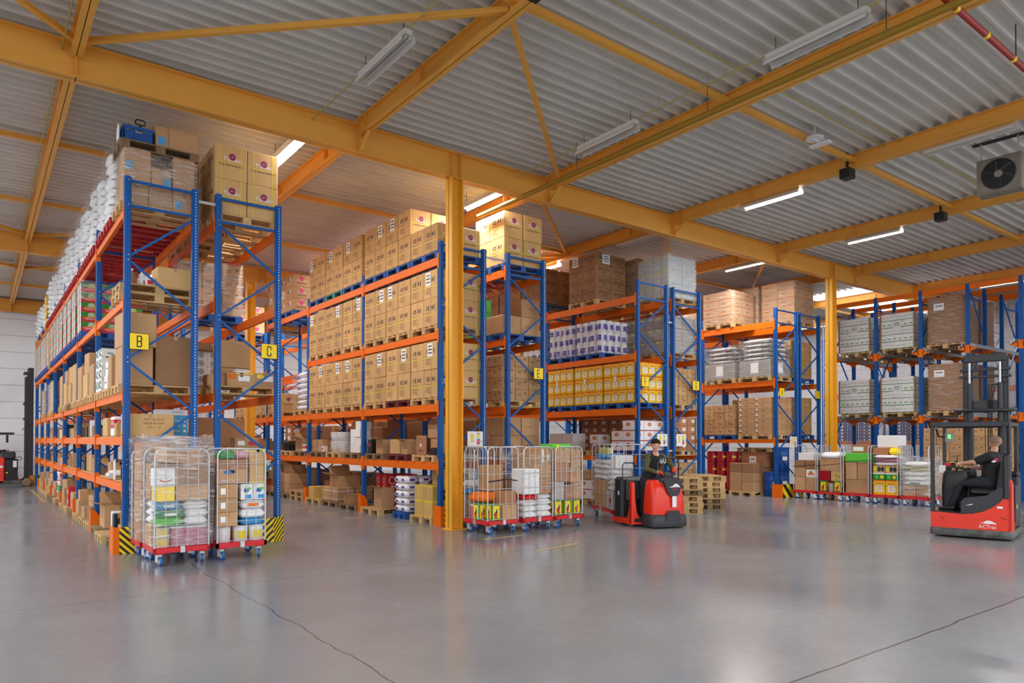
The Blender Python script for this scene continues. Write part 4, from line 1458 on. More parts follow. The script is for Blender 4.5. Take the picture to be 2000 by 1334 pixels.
open_carton((0.3, 0.42, 0.16), (X0 + 0.95, y + 0.28, z3), 'low open carton behind the leaning board, top of rack B', 0, 'card', ('b',))
m = MB(); m.cbox((0, 0, 0.15), (0.44, 0.008, 0.36), 'card'); tag(m.build('cardboard_sheet', None, (X0 + 0.93, y + 0.055, z3 + 0.03)), 'brown cardboard sheet standing on the uppermost pallet of rack B', 'cardboard')
m = MB(); m.prism([(0, 0), (0.24, 0.02), (0.24, 0.2), (0.1, 0.28), (0, 0.22)], 'x', -0.004, 0.004, 'paper'); tag(m.build('cardboard_sheet', None, (X0 - 0.04, y + 0.1, z3)), 'pale torn card sheet beside the dark blue crate', 'cardboard')

# upper beams, first slot: two stacked pallets, jugs and a carton
x, y, z, pw, _ = put('B', 4, 0, 0, 'wood')
pallet(X0 + 0.57, y + 0.41, z, 'wood', 'second wooden pallet stacked on another, upper beams, end of rack B')
z += 0.1445
plain((0.56, 0.42, 0.34), 'card_tan', (X0 + 0.8, y + 0.25, z), 'pale brown carton beside white jugs, upper beams, end of rack B', rz=0.04)
def jug(loc, label, c):
    t = tag(empty('jug', loc), label, 'jug', 'plastic jugs')
    m = MB(); m.lathe([(0.06, 0), (0.075, 0.015), (0.075, 0.14), (0.05, 0.2), (0.024, 0.23), (0.024, 0.25)], c, n=14); m.tube([(0.07, 0, 0.12), (0.1, 0, 0.15), (0.09, 0, 0.2), (0.04, 0, 0.215)], 0.012, c, 6); m.build('body', t)
    m = MB(); m.lathe([(0.028, 0.245), (0.028, 0.275), (0.02, 0.277)], 'plastic_white' if c != 'plastic_white' else 'red', n=12); m.build('cap', t)
jug((X0 + 0.17, y + 0.2, z), 'reddish jug with white cap, nearest the end post, upper beams of rack B', 'card_dark')
jug((X0 + 0.34, y + 0.24, z), 'whitish jug between two others, upper beams, end of rack B', 'plastic_white')
jug((X0 + 0.49, y + 0.62, z), 'third jug half behind the others, upper beams, end of rack B', 'card_red')
o = bucket(bucket_parts(0.1, 0.14, 'plastic_white', 'plastic_white', 'red_print', 'tubsmall'), (X0 + 0.44, y + 0.16, z), 'short printed tub beside the jugs, upper beams of rack B', 'tubs', 0, 'tub')

# middle beams
def tall(letter, loc, size, label, c='card', rz=0.0):
    return plain(size, c, loc, label, rz=rz)
x, y, z, pw, _ = put('B', 3, 0, 0, 'wood')
tall('B', (X0 + 0.24, y + 0.36, z), (0.46, 0.7, 0.62), 'tall brown carton, lower of two at the end of rack B by the sign')
tall('B', (X0 + 0.26, y + 0.36, z + 0.623), (0.5, 0.7, 0.56), 'brown carton stacked on another at the end of rack B by the sign', rz=0.04)
plain((0.62, 0.7, 0.84), 'card_dark', (X0 + 0.82, y + 0.38, z), 'very large brown carton behind sign B, middle beams')
x, y, z, pw, _ = put('B', 3, 0, 1, 'wood')
tall('B', (X0 + 0.25, y + 0.2, z), (0.5, 0.36, 0.58), 'upright brown carton, ' + pw)
plain((0.3, 0.34, 0.25), 'white_box', (X0 + 0.14, y + 0.58, z), 'white carton, lower of two, ' + pw, 'white cartons', draw=lambda F, a, b, c: F['l'].rect(0, c * .5, .12, .03, 'ink'), key='whb')
plain((0.3, 0.34, 0.25), 'white_box', (X0 + 0.16, y + 0.57, z + 0.252), 'white carton, upper of two, ' + pw, 'white cartons', draw=lambda F, a, b, c: F['l'].rect(0, c * .5, .12, .03, 'ink'), key='whb')
plain((0.5, 0.36, 0.58), 'card', (X0 + 0.8, y + 0.25, z), 'brown carton deeper in, ' + pw)
def d_marble(F, sx, sy, sz):
    r = random.Random(4)
    for f, W in (('f', sx), ('l', sy)):
        for i in range(14):
            a, b = r.uniform(-0.45, 0.4) * W, r.uniform(0.08, 0.9) * sz
            F[f].poly([(a, b), (a + 0.1, b + 0.04 * r.uniform(-1, 1)), (a + 0.1, b + 0.015), (a, b + 0.02)], 'green_soft' if i % 2 else 'ink_soft')
MARB = carton_mesh('marble', (0.4, 0.36, 0.2), 'white_box', d_marble, None)
x, y, z, pw, _ = put('B', 3, 0, 2, 'wood')
grid(MARB, (0.4, 0.36, 0.2), x + 0.02, y + 0.03, z, 2, 2, 4, 'white carton with green veins', pw, 'green-veined white cartons', True)
for (b, k, hh) in ((1, 0, (0.62, 0.0)), (1, 1, (0.5, 0.44)), (1, 2, (0.74, 0.0)), (2, 0, (0.9, 0)), (2, 1, (0.5, 0.42)), (2, 2, (0.6, 0.3)), (3, 0, (0.85, 0)), (4, 0, (0.9, 0)), (4, 1, (0.85, 0)), (5, 1, (0.8, 0))):
    x, y, z, pw, _ = put('B', 3, b, k, 'wood' if (b, k) != (2, 1) else 'old')
    plain((0.5, 0.72, hh[0]), 'card' if (b + k) % 2 else 'card_tan', (x + 0.28, y + 0.4, z), 'tall brown carton, ' + pw)
    if hh[1]:
        plain((0.42, 0.5, hh[1]), 'card', (x + 0.26, y + 0.34, z + hh[0] + 0.002), 'brown carton on top of another, ' + pw, rz=0.06)
    if (b, k) in ((4, 0), (4, 1), (5, 1)):
        film(x, y, z, x + 0.9, y + 0.8, z + hh[0] + 0.02, 'milky film around a tall carton, ' + pw, 'film_heavy', b + k, 0.01)

# second shelf
S2 = RACKS['B']['lv'][1] + 0.0235
S1 = RACKS['B']['lv'][0] + 0.0235
def d_krups(F, sx, sy, sz):
    F['l'].rect(0.0, sz * 0.62, sy, sz * 0.45, 'red_print'); F['l'].text('KRUPS', 0, sz * 0.58, 0.06, 'paper', sy * 0.8)
    F['f'].rect(0.0, sz * 0.62, sx, sz * 0.45, 'red_print'); F['f'].text('KRUPS', 0, sz * 0.58, 0.07, 'paper', sx * 0.7)
plain((0.3, 0.55, 0.34), 'card_tan', (X0 + 0.2, 15.1, S2), 'brown carton near the first inner upright, second shelf of rack B')
plain((0.32, 0.42, 0.34), 'white_box', (X0 + 0.2, 14.1, S2), 'white and red printed box, second shelf of rack B', 'printed boxes', 0, d_krups, 'krups', None)
plain((0.2, 0.22, 0.22), 'card_tan', (X0 + 0.12, 13.65, S2), 'small brown carton before the red and white box, second shelf')
def d_made(F, sx, sy, sz):
    for i, s in enumerate(('ASSY 20 30 10', 'MADE IN ASIA', 'NO. 1 - 4')):
        F['f'].text(s, 0.05, sz * (0.7 - i * 0.18), 0.035, 'ink_soft', sx * 0.5)
plain((0.72, 0.5, 0.36), 'card_tan', (X0 + 0.42, 13.1, S2), 'wide tan carton with three printed lines, second shelf of rack B', 'printed boxes', 0, d_made, 'made', 'tape')
def d_bluebox(F, sx, sy, sz):
    F['f'].rect(0, sz / 2, sx, sz, 'blue_sky_label')
    for i in range(3):
        F['f'].oval(sx * 0.36, sz * (0.25 + 0.25 * i), 0.022, 0.022, 'paper', 0.0004); F['f'].rect(sx * -0.05, sz * (0.25 + 0.25 * i), sx * 0.4, 0.012, 'paper', 0.0004)
plain((0.36, 0.3, 0.36), 'sky_blue', (X0 + 0.93, 13.55, S2), 'blue printed box with white dots behind the wide tan carton', 'printed boxes', 0, d_bluebox, 'bluebox', None)
plain((0.5, 0.3, 0.1), 'white_box', (X0 + 0.86, 13.55, S2 + 0.362), 'flat white box with small print, second shelf of rack B', 'printed boxes', 0, lambda F, a, b, c: (F['f'].text('ADACON', 0.08, c * 0.4, 0.03, 'sky_blue', 0.2)), 'flatwhite', None)
rr = random.Random(31)
for b in range(1, 6):
    ya, yb = RACKS['B']['ys'][b] + 0.2, RACKS['B']['ys'][b + 1] - 0.15
    for sh, nm in ((S2, 'second shelf'), (S1, 'low shelf')):
        yy = ya
        n = 0
        while yy < yb - 0.25 and n < 7:
            w_, d_, h_ = rr.choice((0.26, 0.34, 0.42)), rr.choice((0.3, 0.4)), rr.choice((0.18, 0.24, 0.3, 0.36))
            if rr.random() < 0.8:
                c = rr.choice(('card', 'card_tan', 'card', 'card_dark', 'white_box', 'black'))
                plain((d_, w_, h_), c, (X0 + 0.1 + d_ / 2, yy + w_ / 2, sh), {'card': 'brown', 'card_tan': 'pale brown', 'card_dark': 'dark brown', 'white_box': 'white', 'black': 'black'}[c] + ' carton, ' + ORD[n] + ' on the ' + nm + ', ' + ORD[b] + ' bay after the end bay, rack B', 'cartons on the shelves of rack B', rr.uniform(-0.15, 0.15))
            n += 1
            yy += w_ + rr.uniform(0.03, 0.15)
# low shelf, end bay: black crates and odds and ends
for i, (yy, rz) in enumerate(((13.06, 0.02), (13.56, -0.03))):
    crate((0.42, 0.44, 0.26), (X0 + 0.34, yy, S1), ('black plastic crate nearest the end post', 'second black plastic crate from the end post')[i] + ', low shelf of rack B', 'black', rz)
crate((0.42, 0.44, 0.22), (X0 + 0.8, 13.2, S1), 'black plastic crate deeper in, low shelf of rack B', 'black')
m = MB(); m.prism([(-0.11, 0), (0.11, 0), (0.13, 0.3), (-0.1, 0.36)], 'x', -0.004, 0.004, 'lamp_white'); tag(m.build('cardboard_sheet', None, (X0 + 0.06, 13.98, S1)), 'pale grey upright flap on the low shelf of rack B', 'cardboard')
m = MB(); m.tube([(0, 0, 0.05), (0.0, 0.42, 0.05)], 0.05, 'lamp_white', 12); tag(m.build('paper_roll', None, (X0 + 0.05, 14.2, S1)), 'white roll lying at the edge of the low shelf, rack B', 'roll')
sack(sack_mesh(0.4, 0.6, 0.12, 'sack_white', 'bag'), (X0 + 0.3, 15.0, S1), 'crumpled white bag on the low shelf of rack B', 'bags')
plain((0.34, 0.4, 0.26), 'card', (X0 + 0.35, 15.5, S1), 'brown carton with yellow strap on the low shelf of rack B', draw=lambda F, a, b, c: (F['l'].rect(0, c / 2, 0.03, c, 'strap_yellow'), F['f'].rect(0, c / 2, 0.03, c, 'strap_yellow')), key='ystrap')
plain((0.3, 0.5, 0.3), 'card_dark', (X0 + 0.85, 14.6, S1), 'dark brown carton deep on the low shelf of rack B')
# on the floor under rack B
x, y, z, pw, _ = put('B', 0, 0, 0, 'old', dx=-0.06)
plain((0.42, 0.4, 0.24), 'card', (X0 + 0.24, y + 0.24, z), 'brown carton on the nearest floor pallet under rack B')
plain((0.36, 0.34, 0.2), 'card_dark', (X0 + 0.24, y + 0.24, z + 0.242), 'dark carton stacked on the nearest floor carton, rack B', rz=0.05)
sack(sack_mesh(0.34, 0.32, 0.14, 'black', 'blk'), (X0 + 0.2, y + 0.22, z + 0.444), 'crumpled dark bag on top of the nearest floor cartons, rack B', 'bags')
plain((0.16, 0.2, 0.4), 'black', (X0 + 0.06, y + 0.6, z), 'narrow upright black box on a floor pallet under rack B', 'black boxes')
plain((0.14, 0.2, 0.42), 'white_box', (X0 + 0.06, y + 0.82, z), 'narrow upright white box beside the black one under rack B', 'white cartons', tape=None)
x, y, z, pw, _ = put('B', 0, 0, 1, 'wood', dx=-0.1)
x, y, z, pw, _ = put('B', 0, 0, 2, 'old', dx=-0.04)
open_carton((0.5, 0.62, 0.42), (X0 + 0.3, y + 0.35, z), 'open brown carton beside the first orange guard, under rack B', 0, 'card', ('l', 'b'))
plain((0.3, 0.34, 0.2), 'red', (X0 + 0.3, y + 0.3, z + 0.01), 'red printed box standing in the open carton under rack B', 'printed boxes', tape=None) if False else None
rr = random.Random(8)
for b in range(1, 6):
    for k in range(3):
        x, y, z, pw, _ = put('B', 0, b, k, rr.choice(('wood', 'old', 'wood')), dx=-0.05)
        h0 = rr.choice((0.22, 0.3, 0.4))
        c = 'green' if (b, k) in ((3, 0),) else 'card' if rr.random() < 0.7 else 'card_dark'
        if (b, k) == (2, 1):
            for q in range(2):
                plain((0.3, 0.3, 0.24), 'red', (x + 0.2, y + 0.25, z + q * 0.242), 'red box with white print, ' + rowword(q, 2) + ', ' + pw, 'printed boxes', draw=lambda F, a, b_, c_: F['l'].oval(0, c_ * .5, .08, .06, 'paper'), key='redbox', tape=None)
            continue
        if (b, k) == (3, 1):
            for q in range(3):
                bucket(bucket_parts(0.14, 0.26, 'plastic_white', 'red', 'red_print', 'rw'), (x + 0.2, y + 0.25, z + q * 0.262), 'white and red tub, ' + rowword(q, 3) + ', ' + pw, 'tubs', 0, 'tub')
            continue
        plain((0.5, 0.56, h0), c, (x + 0.3, y + 0.38, z), ('green' if c == 'green' else 'brown') + ' carton, ' + pw)
        if rr.random() < 0.6:
            plain((0.36, 0.4, 0.22), 'card', (x + 0.26, y + 0.34, z + h0 + 0.001), 'brown carton on another, ' + pw, rz=rr.uniform(-.2, .2))

# ================================================================ rack C
x, y, z, pw, _ = put('C', 4, 0, 2, 'blue', dy=-0.25)
grid(SMALL, (0.38, 0.37, 0.26), x + 0.02, y + 0.02, z, 3, 2, 4, 'wrapped brown carton', pw, G_PLAIN, True)
film(x, y - 0.02, z + 0.003, x + 1.19, y + 0.8, z + 1.06, 'shiny clear film around brown cartons, ' + pw, 'film_heavy', 9, 0.015)
x, y, z, pw, _ = put('C', 3, 0, 0, 'wood', lx=1.2, ly=0.8, dx=0.05)
XC = 3.26
CW = 'middle beams behind sign C'
plain((0.58, 0.36, 0.36), 'card', (XC + 0.5, y + 0.6, z), 'lower big brown carton with open front, ' + CW)
plain((0.56, 0.4, 0.5), 'card', (XC + 0.52, y + 0.6, z + 0.362), 'big brown carton on top, ' + CW)
plain((0.5, 0.3, 0.24), 'card', (XC + 0.53, y + 0.16, z), 'brown display carton with orange and white label, ' + CW, draw=lambda F, a, b, c: (F['f'].rect(-0.17, c * .72, 0.13, 0.09, 'orange'), F['f'].rect(0.04, c * .6, 0.2, 0.1, 'paper'), F['f'].rect(0.05, c * .95, .3, .02, 'yellow')), key='disp1')
plain((0.38, 0.3, 0.26), 'card', (XC + 0.95, y + 0.16, z), 'brown display carton with yellow label, ' + CW, draw=lambda F, a, b, c: (F['f'].rect(-0.1, c * .75, 0.1, 0.07, 'yellow'), F['f'].rect(0.05, c * .6, 0.18, 0.1, 'paper')), key='disp2')
plain((0.34, 0.3, 0.24), 'card_dark', (XC + 0.97, y + 0.58, z), 'dark brown carton at the inner side, ' + CW)
plain((0.34, 0.3, 0.2), 'card', (XC + 0.15, y + 0.3, z), 'low brown carton at the post, ' + CW)
sack(sack_mesh(0.3, 0.22, 0.08, 'sack_white', 'loose'), (XC + 0.56, y + 0.16, z + 0.241), 'crumpled white bag lying in the display carton behind sign C', 'bags')
for i in range(4):
    for j in range(5):
        if i > 2 and j > 3:
            continue
        carton(EMBL, (3.2 + 0.12 + i * 0.235, 15.0, RACKS['C']['lv'][2] + 0.1455 + j * 0.162), 'white box with black emblem, ' + rowword(j, 5) + ' row, ' + ORD[i] + ' across, between racks B and C', 'white boxes with black emblems')
put('C', 3, 0, 2, 'wood', dy=-0.1)
plain((1.0, 0.55, 0.14), 'card_dark', (3.7, 14.95, RACKS['C']['lv'][2] + 0.1455 + 0.81), 'flat dark carton laid over the white emblem boxes', 'plain brown cartons', rz=0.05)
# low shelf C
x, y, z, pw, _ = put('C', 1, 0, 0, 'old', dy=0.0)
plain((0.5, 0.34, 0.2), 'card_tan', (XC + 0.42, y + 0.2, z + 0.0), 'lower tan tray carton, low shelf, end of rack C')
plain((0.46, 0.32, 0.2), 'card_tan', (XC + 0.62, y + 0.2, z + 0.202), 'tan carton on another, low shelf, end of rack C')
plain((0.42, 0.3, 0.2), 'card', (XC + 0.64, y + 0.2, z + 0.404), 'topmost tan carton with red print, low shelf, end of rack C', draw=lambda F, a, b, c: (F['f'].rect(0.1, c * .5, .14, .08, 'red_print'), F['f'].rect(-0.1, c * .5, .12, .08, 'paper')), key='redprint')
plain((0.86, 0.7, 0.98), 'card_red', (XC + 0.45, y + 1.35, RACKS['C']['lv'][0] + 0.1455), 'huge brown carton seen behind the end posts of racks B and C')
put('C', 1, 0, 1, 'old')
bk = bucket_parts(0.11, 0.17, 'plastic_white', 'plastic_white', 'lime', 'lime')
for i in range(3):
    for j in range(2):
        if j == 1 and i == 2:
            continue
        bucket(bk, (XC + 0.9 + 0.0 * i + (i - 1) * 0.225, y + 0.62, z + j * 0.172), 'lime tub, ' + rowword(j, 2) + ', ' + ORD[i] + ' across, end of rack C', 'white tubs with lime bands', 0, 'tub')

# ================================================================ rack D, lower levels
XD = 7.74
def strapbands(F, a, b, c):
    for f, W in (('f', a), ('l', b)):
        for h in (0.2, 0.75):
            F[f].rect(0, c * h, W, 0.012, 'paper', 0.003)
        F[f].rect(W * 0.1, c / 2, 0.012, c, 'paper', 0.003)
# lowest beams, bay 0
P0 = [put('D', 1, 0, k, c, 1.15, 0.95) for k, c in enumerate(('wood', 'maroon', 'old'))]
x, y, z, pw, _ = P0[0]
plain((0.46, 0.5, 0.36), 'card', (x + 0.5, y + 0.35, z), 'big brown carton, lower, ' + pw); plain((0.5, 0.56, 0.3), 'card', (x + 0.5, y + 0.4, z + 0.362), 'wide brown carton wrapped on top, ' + pw)
plain((0.2, 0.18, 0.16), 'black', (x + 0.12, y + 0.12, z), 'small black box at the edge, ' + pw, 'black boxes', tape=None)
plain((0.04, 0.42, 0.42), 'card_red', (x + 0.06, y + 0.62, z), 'upright flat carton with small white print, ' + pw, draw=lambda F, a, b, c: (F['l'].rect(0, c * .5, .06, .07, 'paper'), F['l'].rect(0, c * .22, .2, .03, 'ink_soft')), key='flatup', tape=None)
x, y, z, pw, _ = P0[1]
open_carton((0.4, 0.3, 0.3), (x + 0.25, y + 0.2, z), 'open brown carton behind the upright flat carton, ' + pw, 0, 'card', ('l',))
plain((0.44, 0.46, 0.34), 'card_tan', (x + 0.26, y + 0.65, z), 'wrinkled tan carton, ' + pw)
x, y, z, pw, _ = P0[2]
open_carton((0.4, 0.36, 0.34), (x + 0.25, y + 0.25, z), 'open brown carton with raised flap, ' + pw, 0, 'card', ('l',))
o = plain((0.24, 0.2, 0.34), 'black', (x + 0.14, y + 0.72, z), 'black box with red picture, ' + pw, 'black boxes', 0, lambda F, a, b, c: F['l'].oval(0, c * .6, .05, .05, 'red'), 'blackred', None)
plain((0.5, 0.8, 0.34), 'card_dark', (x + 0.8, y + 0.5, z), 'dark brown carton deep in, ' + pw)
plain((0.4, 0.9, 0.4), 'card_dark', (P0[0][0] + 0.95, P0[0][1] + 0.5, P0[0][2] + 0.3), 'dark brown carton deep behind others, ' + P0[0][3]) if False else None
# bay 1
P1 = [put('D', 1, 1, k, c, 1.15, 0.95) for k, c in enumerate(('old', 'wood', 'old'))]
x, y, z, pw, _ = P1[0]
for q in range(4):
    plain((0.3, 0.3, 0.2), 'white_box', (x + 0.2 + 0.02 * (q % 2), y + 0.2, z + q * 0.202), 'plain white carton, ' + rowword(q, 4) + ' front, ' + pw, 'plain white cartons', 0, None, 'pw', None)
    if q < 3:
        plain((0.3, 0.3, 0.2), 'white_box', (x + 0.24, y + 0.56, z + q * 0.202), 'plain white carton, ' + rowword(q, 3) + ' rear, ' + pw, 'plain white cartons', 0, None, 'pw', None)
x, y, z, pw, _ = P1[1]
for q in range(2):
    for j in range(2):
        bucket(bucket_parts(0.2, 0.27, 'sheet_clear', 'sheet_clear', None, 'roll'), (x + 0.24, y + 0.24 + j * 0.42, z + q * 0.272), 'wrapped white roll, ' + rowword(q, 2) + ' ' + colword(j, 2) + ', ' + pw, 'wrapped white rolls', 0, 'film_roll')
plain((0.4, 0.4, 0.9), 'card', (x + 0.85, y + 0.3, z), 'tall brown carton deep in, ' + pw)
x, y, z, pw, _ = P1[2]
for q in range(2):
    for j in range(2):
        plain((0.36, 0.36, 0.17), 'card', (x + 0.22, y + 0.24 + j * 0.4, z + q * 0.172), 'low brown carton, ' + rowword(q, 2) + ' ' + colword(j, 2) + ', ' + pw)
plain((0.14, 0.12, 0.16), 'white_box', (x + 0.1, y + 0.06, z), 'small white and red box at the edge, ' + pw, 'printed boxes', 0, lambda F, a, b, c: F['l'].rect(0, c * .5, .08, .06, 'red_print'), 'smallwr', None)
P2 = [put('D', 1, 2, k, c, 1.15, 0.95) for k, c in enumerate(('old', 'wood', 'wood'))]
x, y, z, pw, _ = P2[0]
plain((0.3, 0.3, 0.2), 'white_box', (x + 0.2, y + 0.2, z), 'white and red printed box, ' + pw, 'printed boxes', 0, d_krups, 'krups2', None)
open_carton((0.5, 0.6, 0.36), (x + 0.35, y + 0.75, z), 'open brown carton with wide flap, ' + pw, 0, 'card', ('l', 'b'))
x, y, z, pw, _ = P2[1]
crate((0.5, 0.5, 0.28), (x + 0.3, y + 0.5, z), 'black plastic crate on second bay pallet of rack D', 'black')
for q in range(2):
    plain((0.34, 0.4, 0.22), 'card_red', (x + 0.3, y + 0.5, z + 0.285 + q * 0.222), 'red-brown carton with white oval, ' + rowword(q, 2) + ', above the black crate', 'printed boxes', 0, lambda F, a, b, c: [F[f].oval(0, c * .5, .1, .07, 'paper') for f in 'fl'], 'redoval', None)
for b in (3, 4):
    for k in range(3):
        x, y, z, pw, _ = put('D', 1, b, k, 'wood', 1.15, 0.95)
        plain((0.6, 0.7, 0.3 + 0.1 * k), 'card' if k % 2 else 'card_dark', (x + 0.4, y + 0.45, z), 'brown carton, ' + pw)
# middle beams, bay 2: wrapped white stack, then cartons
x, y, z, pw, _ = put('D', 2, 2, 0, 'wood', 1.15, 1.0)
for q in range(7):
    sack(sack_mesh(0.9, 0.9, 0.164, 'sack_white', 'w2'), (x + 0.5, y + 0.5, z + q * 0.165), 'wrapped white sack, ' + rowword(q, 7) + ', ' + pw, 'wrapped white sacks', RND.uniform(-0.05, 0.05))
film(x, y, z, x + 1.02, y + 1.02, z + 1.2, 'loose clear film around the white sacks, ' + pw, 'film', 3, 0.03)
for b, k in ((2, 2), (3, 0), (3, 2)):
    soy_load('D', 2, b, k, 'wood', 1 if k else 2, k == 2, False)
# floor, rack D
x, y, z, pw, _ = put('D', 0, 0, 0, 'wood', 1.15, 0.95, dx=-0.05)
for q in range(2):
    for i in range(2):
        for j in range(2):
            carton(YTAPE, (x + 0.27 + i * 0.52, y + 0.2 + j * 0.38, z + q * 0.332), 'yellow-taped carton, ' + join(rowword(q, 2), colword(j, 2), inword(i, 2)) + ', ' + pw, 'yellow-taped cartons')
for j in range(2):
    carton(YTAPE, (x + 0.75, y + 0.25 + j * 0.38, z + 2 * 0.332), 'yellow-taped carton, topmost ' + colword(j, 2) + ', ' + pw, 'yellow-taped cartons')
x, y, z, pw, _ = put('D', 0, 0, 1, 'blue', 0.8, 0.6, dx=-0.2, dy=-0.15)
def d_bot(F, sx, sy, sz):
    for f, W in (('f', sx), ('l', sy)):
        for i in range(3):
            F[f].oval(W * (-0.3 + 0.3 * i), sz * 0.3, W * 0.11, sz * 0.12, 'violet', 0, 8)
BOTP = sack_mesh(0.33, 0.275, 0.164, 'plastic_white', 'botp', 'violet')
for q in range(5):
    for j in range(2):
        for i in range(2):
            tag(place(BOTP, 'bottle_pack', None, (x + 0.2 + i * 0.36, y + 0.16 + j * 0.29, z + q * 0.165)), 'shrink-wrapped pack of white bottles, ' + join(rowword(q, 5), colword(j, 2), inword(i, 2)) + ', small blue pallet', 'pack', 'packs of white bottles')
x, y, z, pw, _ = put('D', 0, 0, 2, 'wood', 1.15, 1.0, dx=-0.1)
open_carton((0.34, 0.4, 0.5), (x + 0.25, y + 0.22, z), 'open brown carton standing on a floor pallet before the red cartons, rack D', 0, 'card', ('l',))
for q in range(2):
    for j in range(3):
        carton(REDT, (x + 0.95, y + 0.25 + j * 0.24, z + q * 0.402), 'red carton with white discs, ' + rowword(q, 2) + ' ' + colword(j, 3) + ', under rack D', 'red cartons with white discs')
        if j != 1:
            carton(REDT, (x + 0.58, y + 0.55 + j * 0.16, z + q * 0.402), 'red carton with white discs, ' + rowword(q, 2) + ' ' + colword(j // 2, 2) + ' aisle-side, under rack D', 'red cartons with white discs')
plain((0.5, 0.46, 0.4), 'card', (8.58, 14.16, 0.362), 'brown carton behind the bottle packs, under rack D', draw=lambda F, a, b, c: F['l'].rect(0.1, c * .4, .05, .1, 'orange'), key='orlab')
plain((0.6, 0.56, 0.36), 'card_dark', (8.6, 14.16, 0.0), 'dark carton on the floor behind the bottle packs, under rack D')
plain((0.6, 0.7, 0.5), 'card_dark', (8.5, 13.2, 0.0 + 0.1455 + 1.0), 'x') if False else None
x, y, z, pw, _ = put('D', 0, 1, 0, 'old', 1.15, 1.05, dx=-0.1)
open_carton((0.4, 0.3, 0.24), (x + 0.25, y + 0.7, z), 'small open brown carton with fish outline, floor pallet under rack D', 0.1, 'card', ('l',))
x, y, z, pw, _ = put('D', 0, 1, 1, 'old', 1.15, 1.05, dx=-0.1)
for i in range(2):
    for j in range(2):
        plain((0.5, 0.5, 0.38), 'card', (x + 0.28 + i * 0.52, y + 0.27 + j * 0.52, z), 'white-strapped brown carton, lower, ' + join(colword(j, 2), inword(i, 2)) + ', ' + pw, 'strapped brown cartons', 0, strapbands, 'strp', None)
open_carton((0.6, 0.62, 0.3), (x + 0.45, y + 0.5, z + 0.382), 'big open brown carton with wide flap stacked on strapped cartons, rack D', 0, 'card', ('l', 'b'))
x, y, z, pw, _ = put('D', 0, 1, 2, 'wood', 1.15, 1.05, dx=-0.1)
carton(YTAPE, (x + 0.25, y + 0.6, z), 'yellow-taped carton by the second orange guard of rack D', 'yellow-taped cartons')
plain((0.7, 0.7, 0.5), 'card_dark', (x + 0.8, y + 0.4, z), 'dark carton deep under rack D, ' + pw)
x, y, z, pw, _ = put('D', 0, 2, 0, 'wood', 1.15, 1.05, dx=-0.1)
pallet(x + 0.575, y + 0.53, z, 'wood', 'wooden pallet lying on another, third bay floor under rack D', 1.15, 1.05)
for k in (1, 2):
    x, y, z, pw, _ = put('D', 0, 2, k, 'old', 1.15, 1.05, dx=-0.1)
    for q in range(2):
        plain((0.6, 0.46, 0.3), 'card', (x + 0.35, y + 0.25, z + q * 0.302), 'brown carton, ' + rowword(q, 2) + ' front, ' + pw)
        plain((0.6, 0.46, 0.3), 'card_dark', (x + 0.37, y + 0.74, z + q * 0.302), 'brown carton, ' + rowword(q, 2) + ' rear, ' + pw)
    open_carton((0.5, 0.5, 0.28), (x + 0.4, y + 0.5, z + 0.606), 'open brown carton on top, ' + pw, 0.1, 'card', ('b', 'l'))
# dark cartons standing in the back row of D/E, seen through the low level
for i, yy in enumerate((14.6, 15.7, 17.3, 18.6, 20.9, 22.2, 24.4, 26.0)):
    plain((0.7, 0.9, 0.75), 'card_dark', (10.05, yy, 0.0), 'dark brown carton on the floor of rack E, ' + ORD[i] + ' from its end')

# ================================================================ rack E
x, y, z, pw, _ = put('E', 3, 0, 0, 'blue', 1.12, 1.0)
BIGC = box_of('card', (0.54, 0.48, 0.42), lambda F, a, b, c: (F['f'].rect(-0.05, c * .5, 0.2, 0.01, 'ink_soft')), 'bigc')
grid(BIGC, (0.54, 0.48, 0.42), x + 0.02, y + 0.01, z, 2, 2, 2, 'large brown carton', pw, G_PLAIN, True, keep=lambda i, j, k: not (i == 0 and k == 1))
x, y, z, pw, _ = put('E', 3, 0, 1, 'blue', 1.12, 1.15)
LIMEC = box_of('lime', (0.54, 0.5, 0.33), lambda F, a, b, c: [F[f].oval(0.08, c * .55, 0.05, 0.05, 'red_print') for f in 'fl'], 'limec', None)
grid(LIMEC, (0.54, 0.5, 0.33), x + 0.02, y + 0.1, z, 1, 2, 3, 'bright green carton', pw, 'bright green cartons', False, 0.02, 0.1)
x, y, z, pw, _ = put('E', 2, 0, 0, 'wood', 1.12, 1.0)
grid(SMALL, (0.38, 0.37, 0.26), x + 0.0, y + 0.01, z, 3, 2, 4, 'small brown carton', pw, 'small brown cartons', True)
x, y, z, pw, _ = put('E', 1, 0, 0, 'wood', 1.12, 1.0)
grid(BIGC, (0.54, 0.48, 0.42), x + 0.02, y + 0.01, z, 2, 2, 2, 'large brown carton', pw, G_PLAIN, True)
for b in (0, 1, 2, 3):
    for k in range(3):
        if (b, k) != (0, 0):
            x, y, z, pw, _ = put('E', 1, b, k, 'old', 1.12, 1.0)
            plain((0.9, 0.9, 0.72 + 0.1 * ((b + k) % 3)), 'card_dark' if k % 2 else 'card', (x + 0.55, y + 0.5, z), 'brown carton, ' + pw)
for j, yy in enumerate((13.0, 13.5)):
    for q in range(3):
        carton(YTAPE, (9.85 + j * 0.45, yy, q * 0.332), 'yellow-taped carton on the floor of rack E, ' + rowword(q, 3) + ' ' + colword(j, 2), 'yellow-taped cartons')

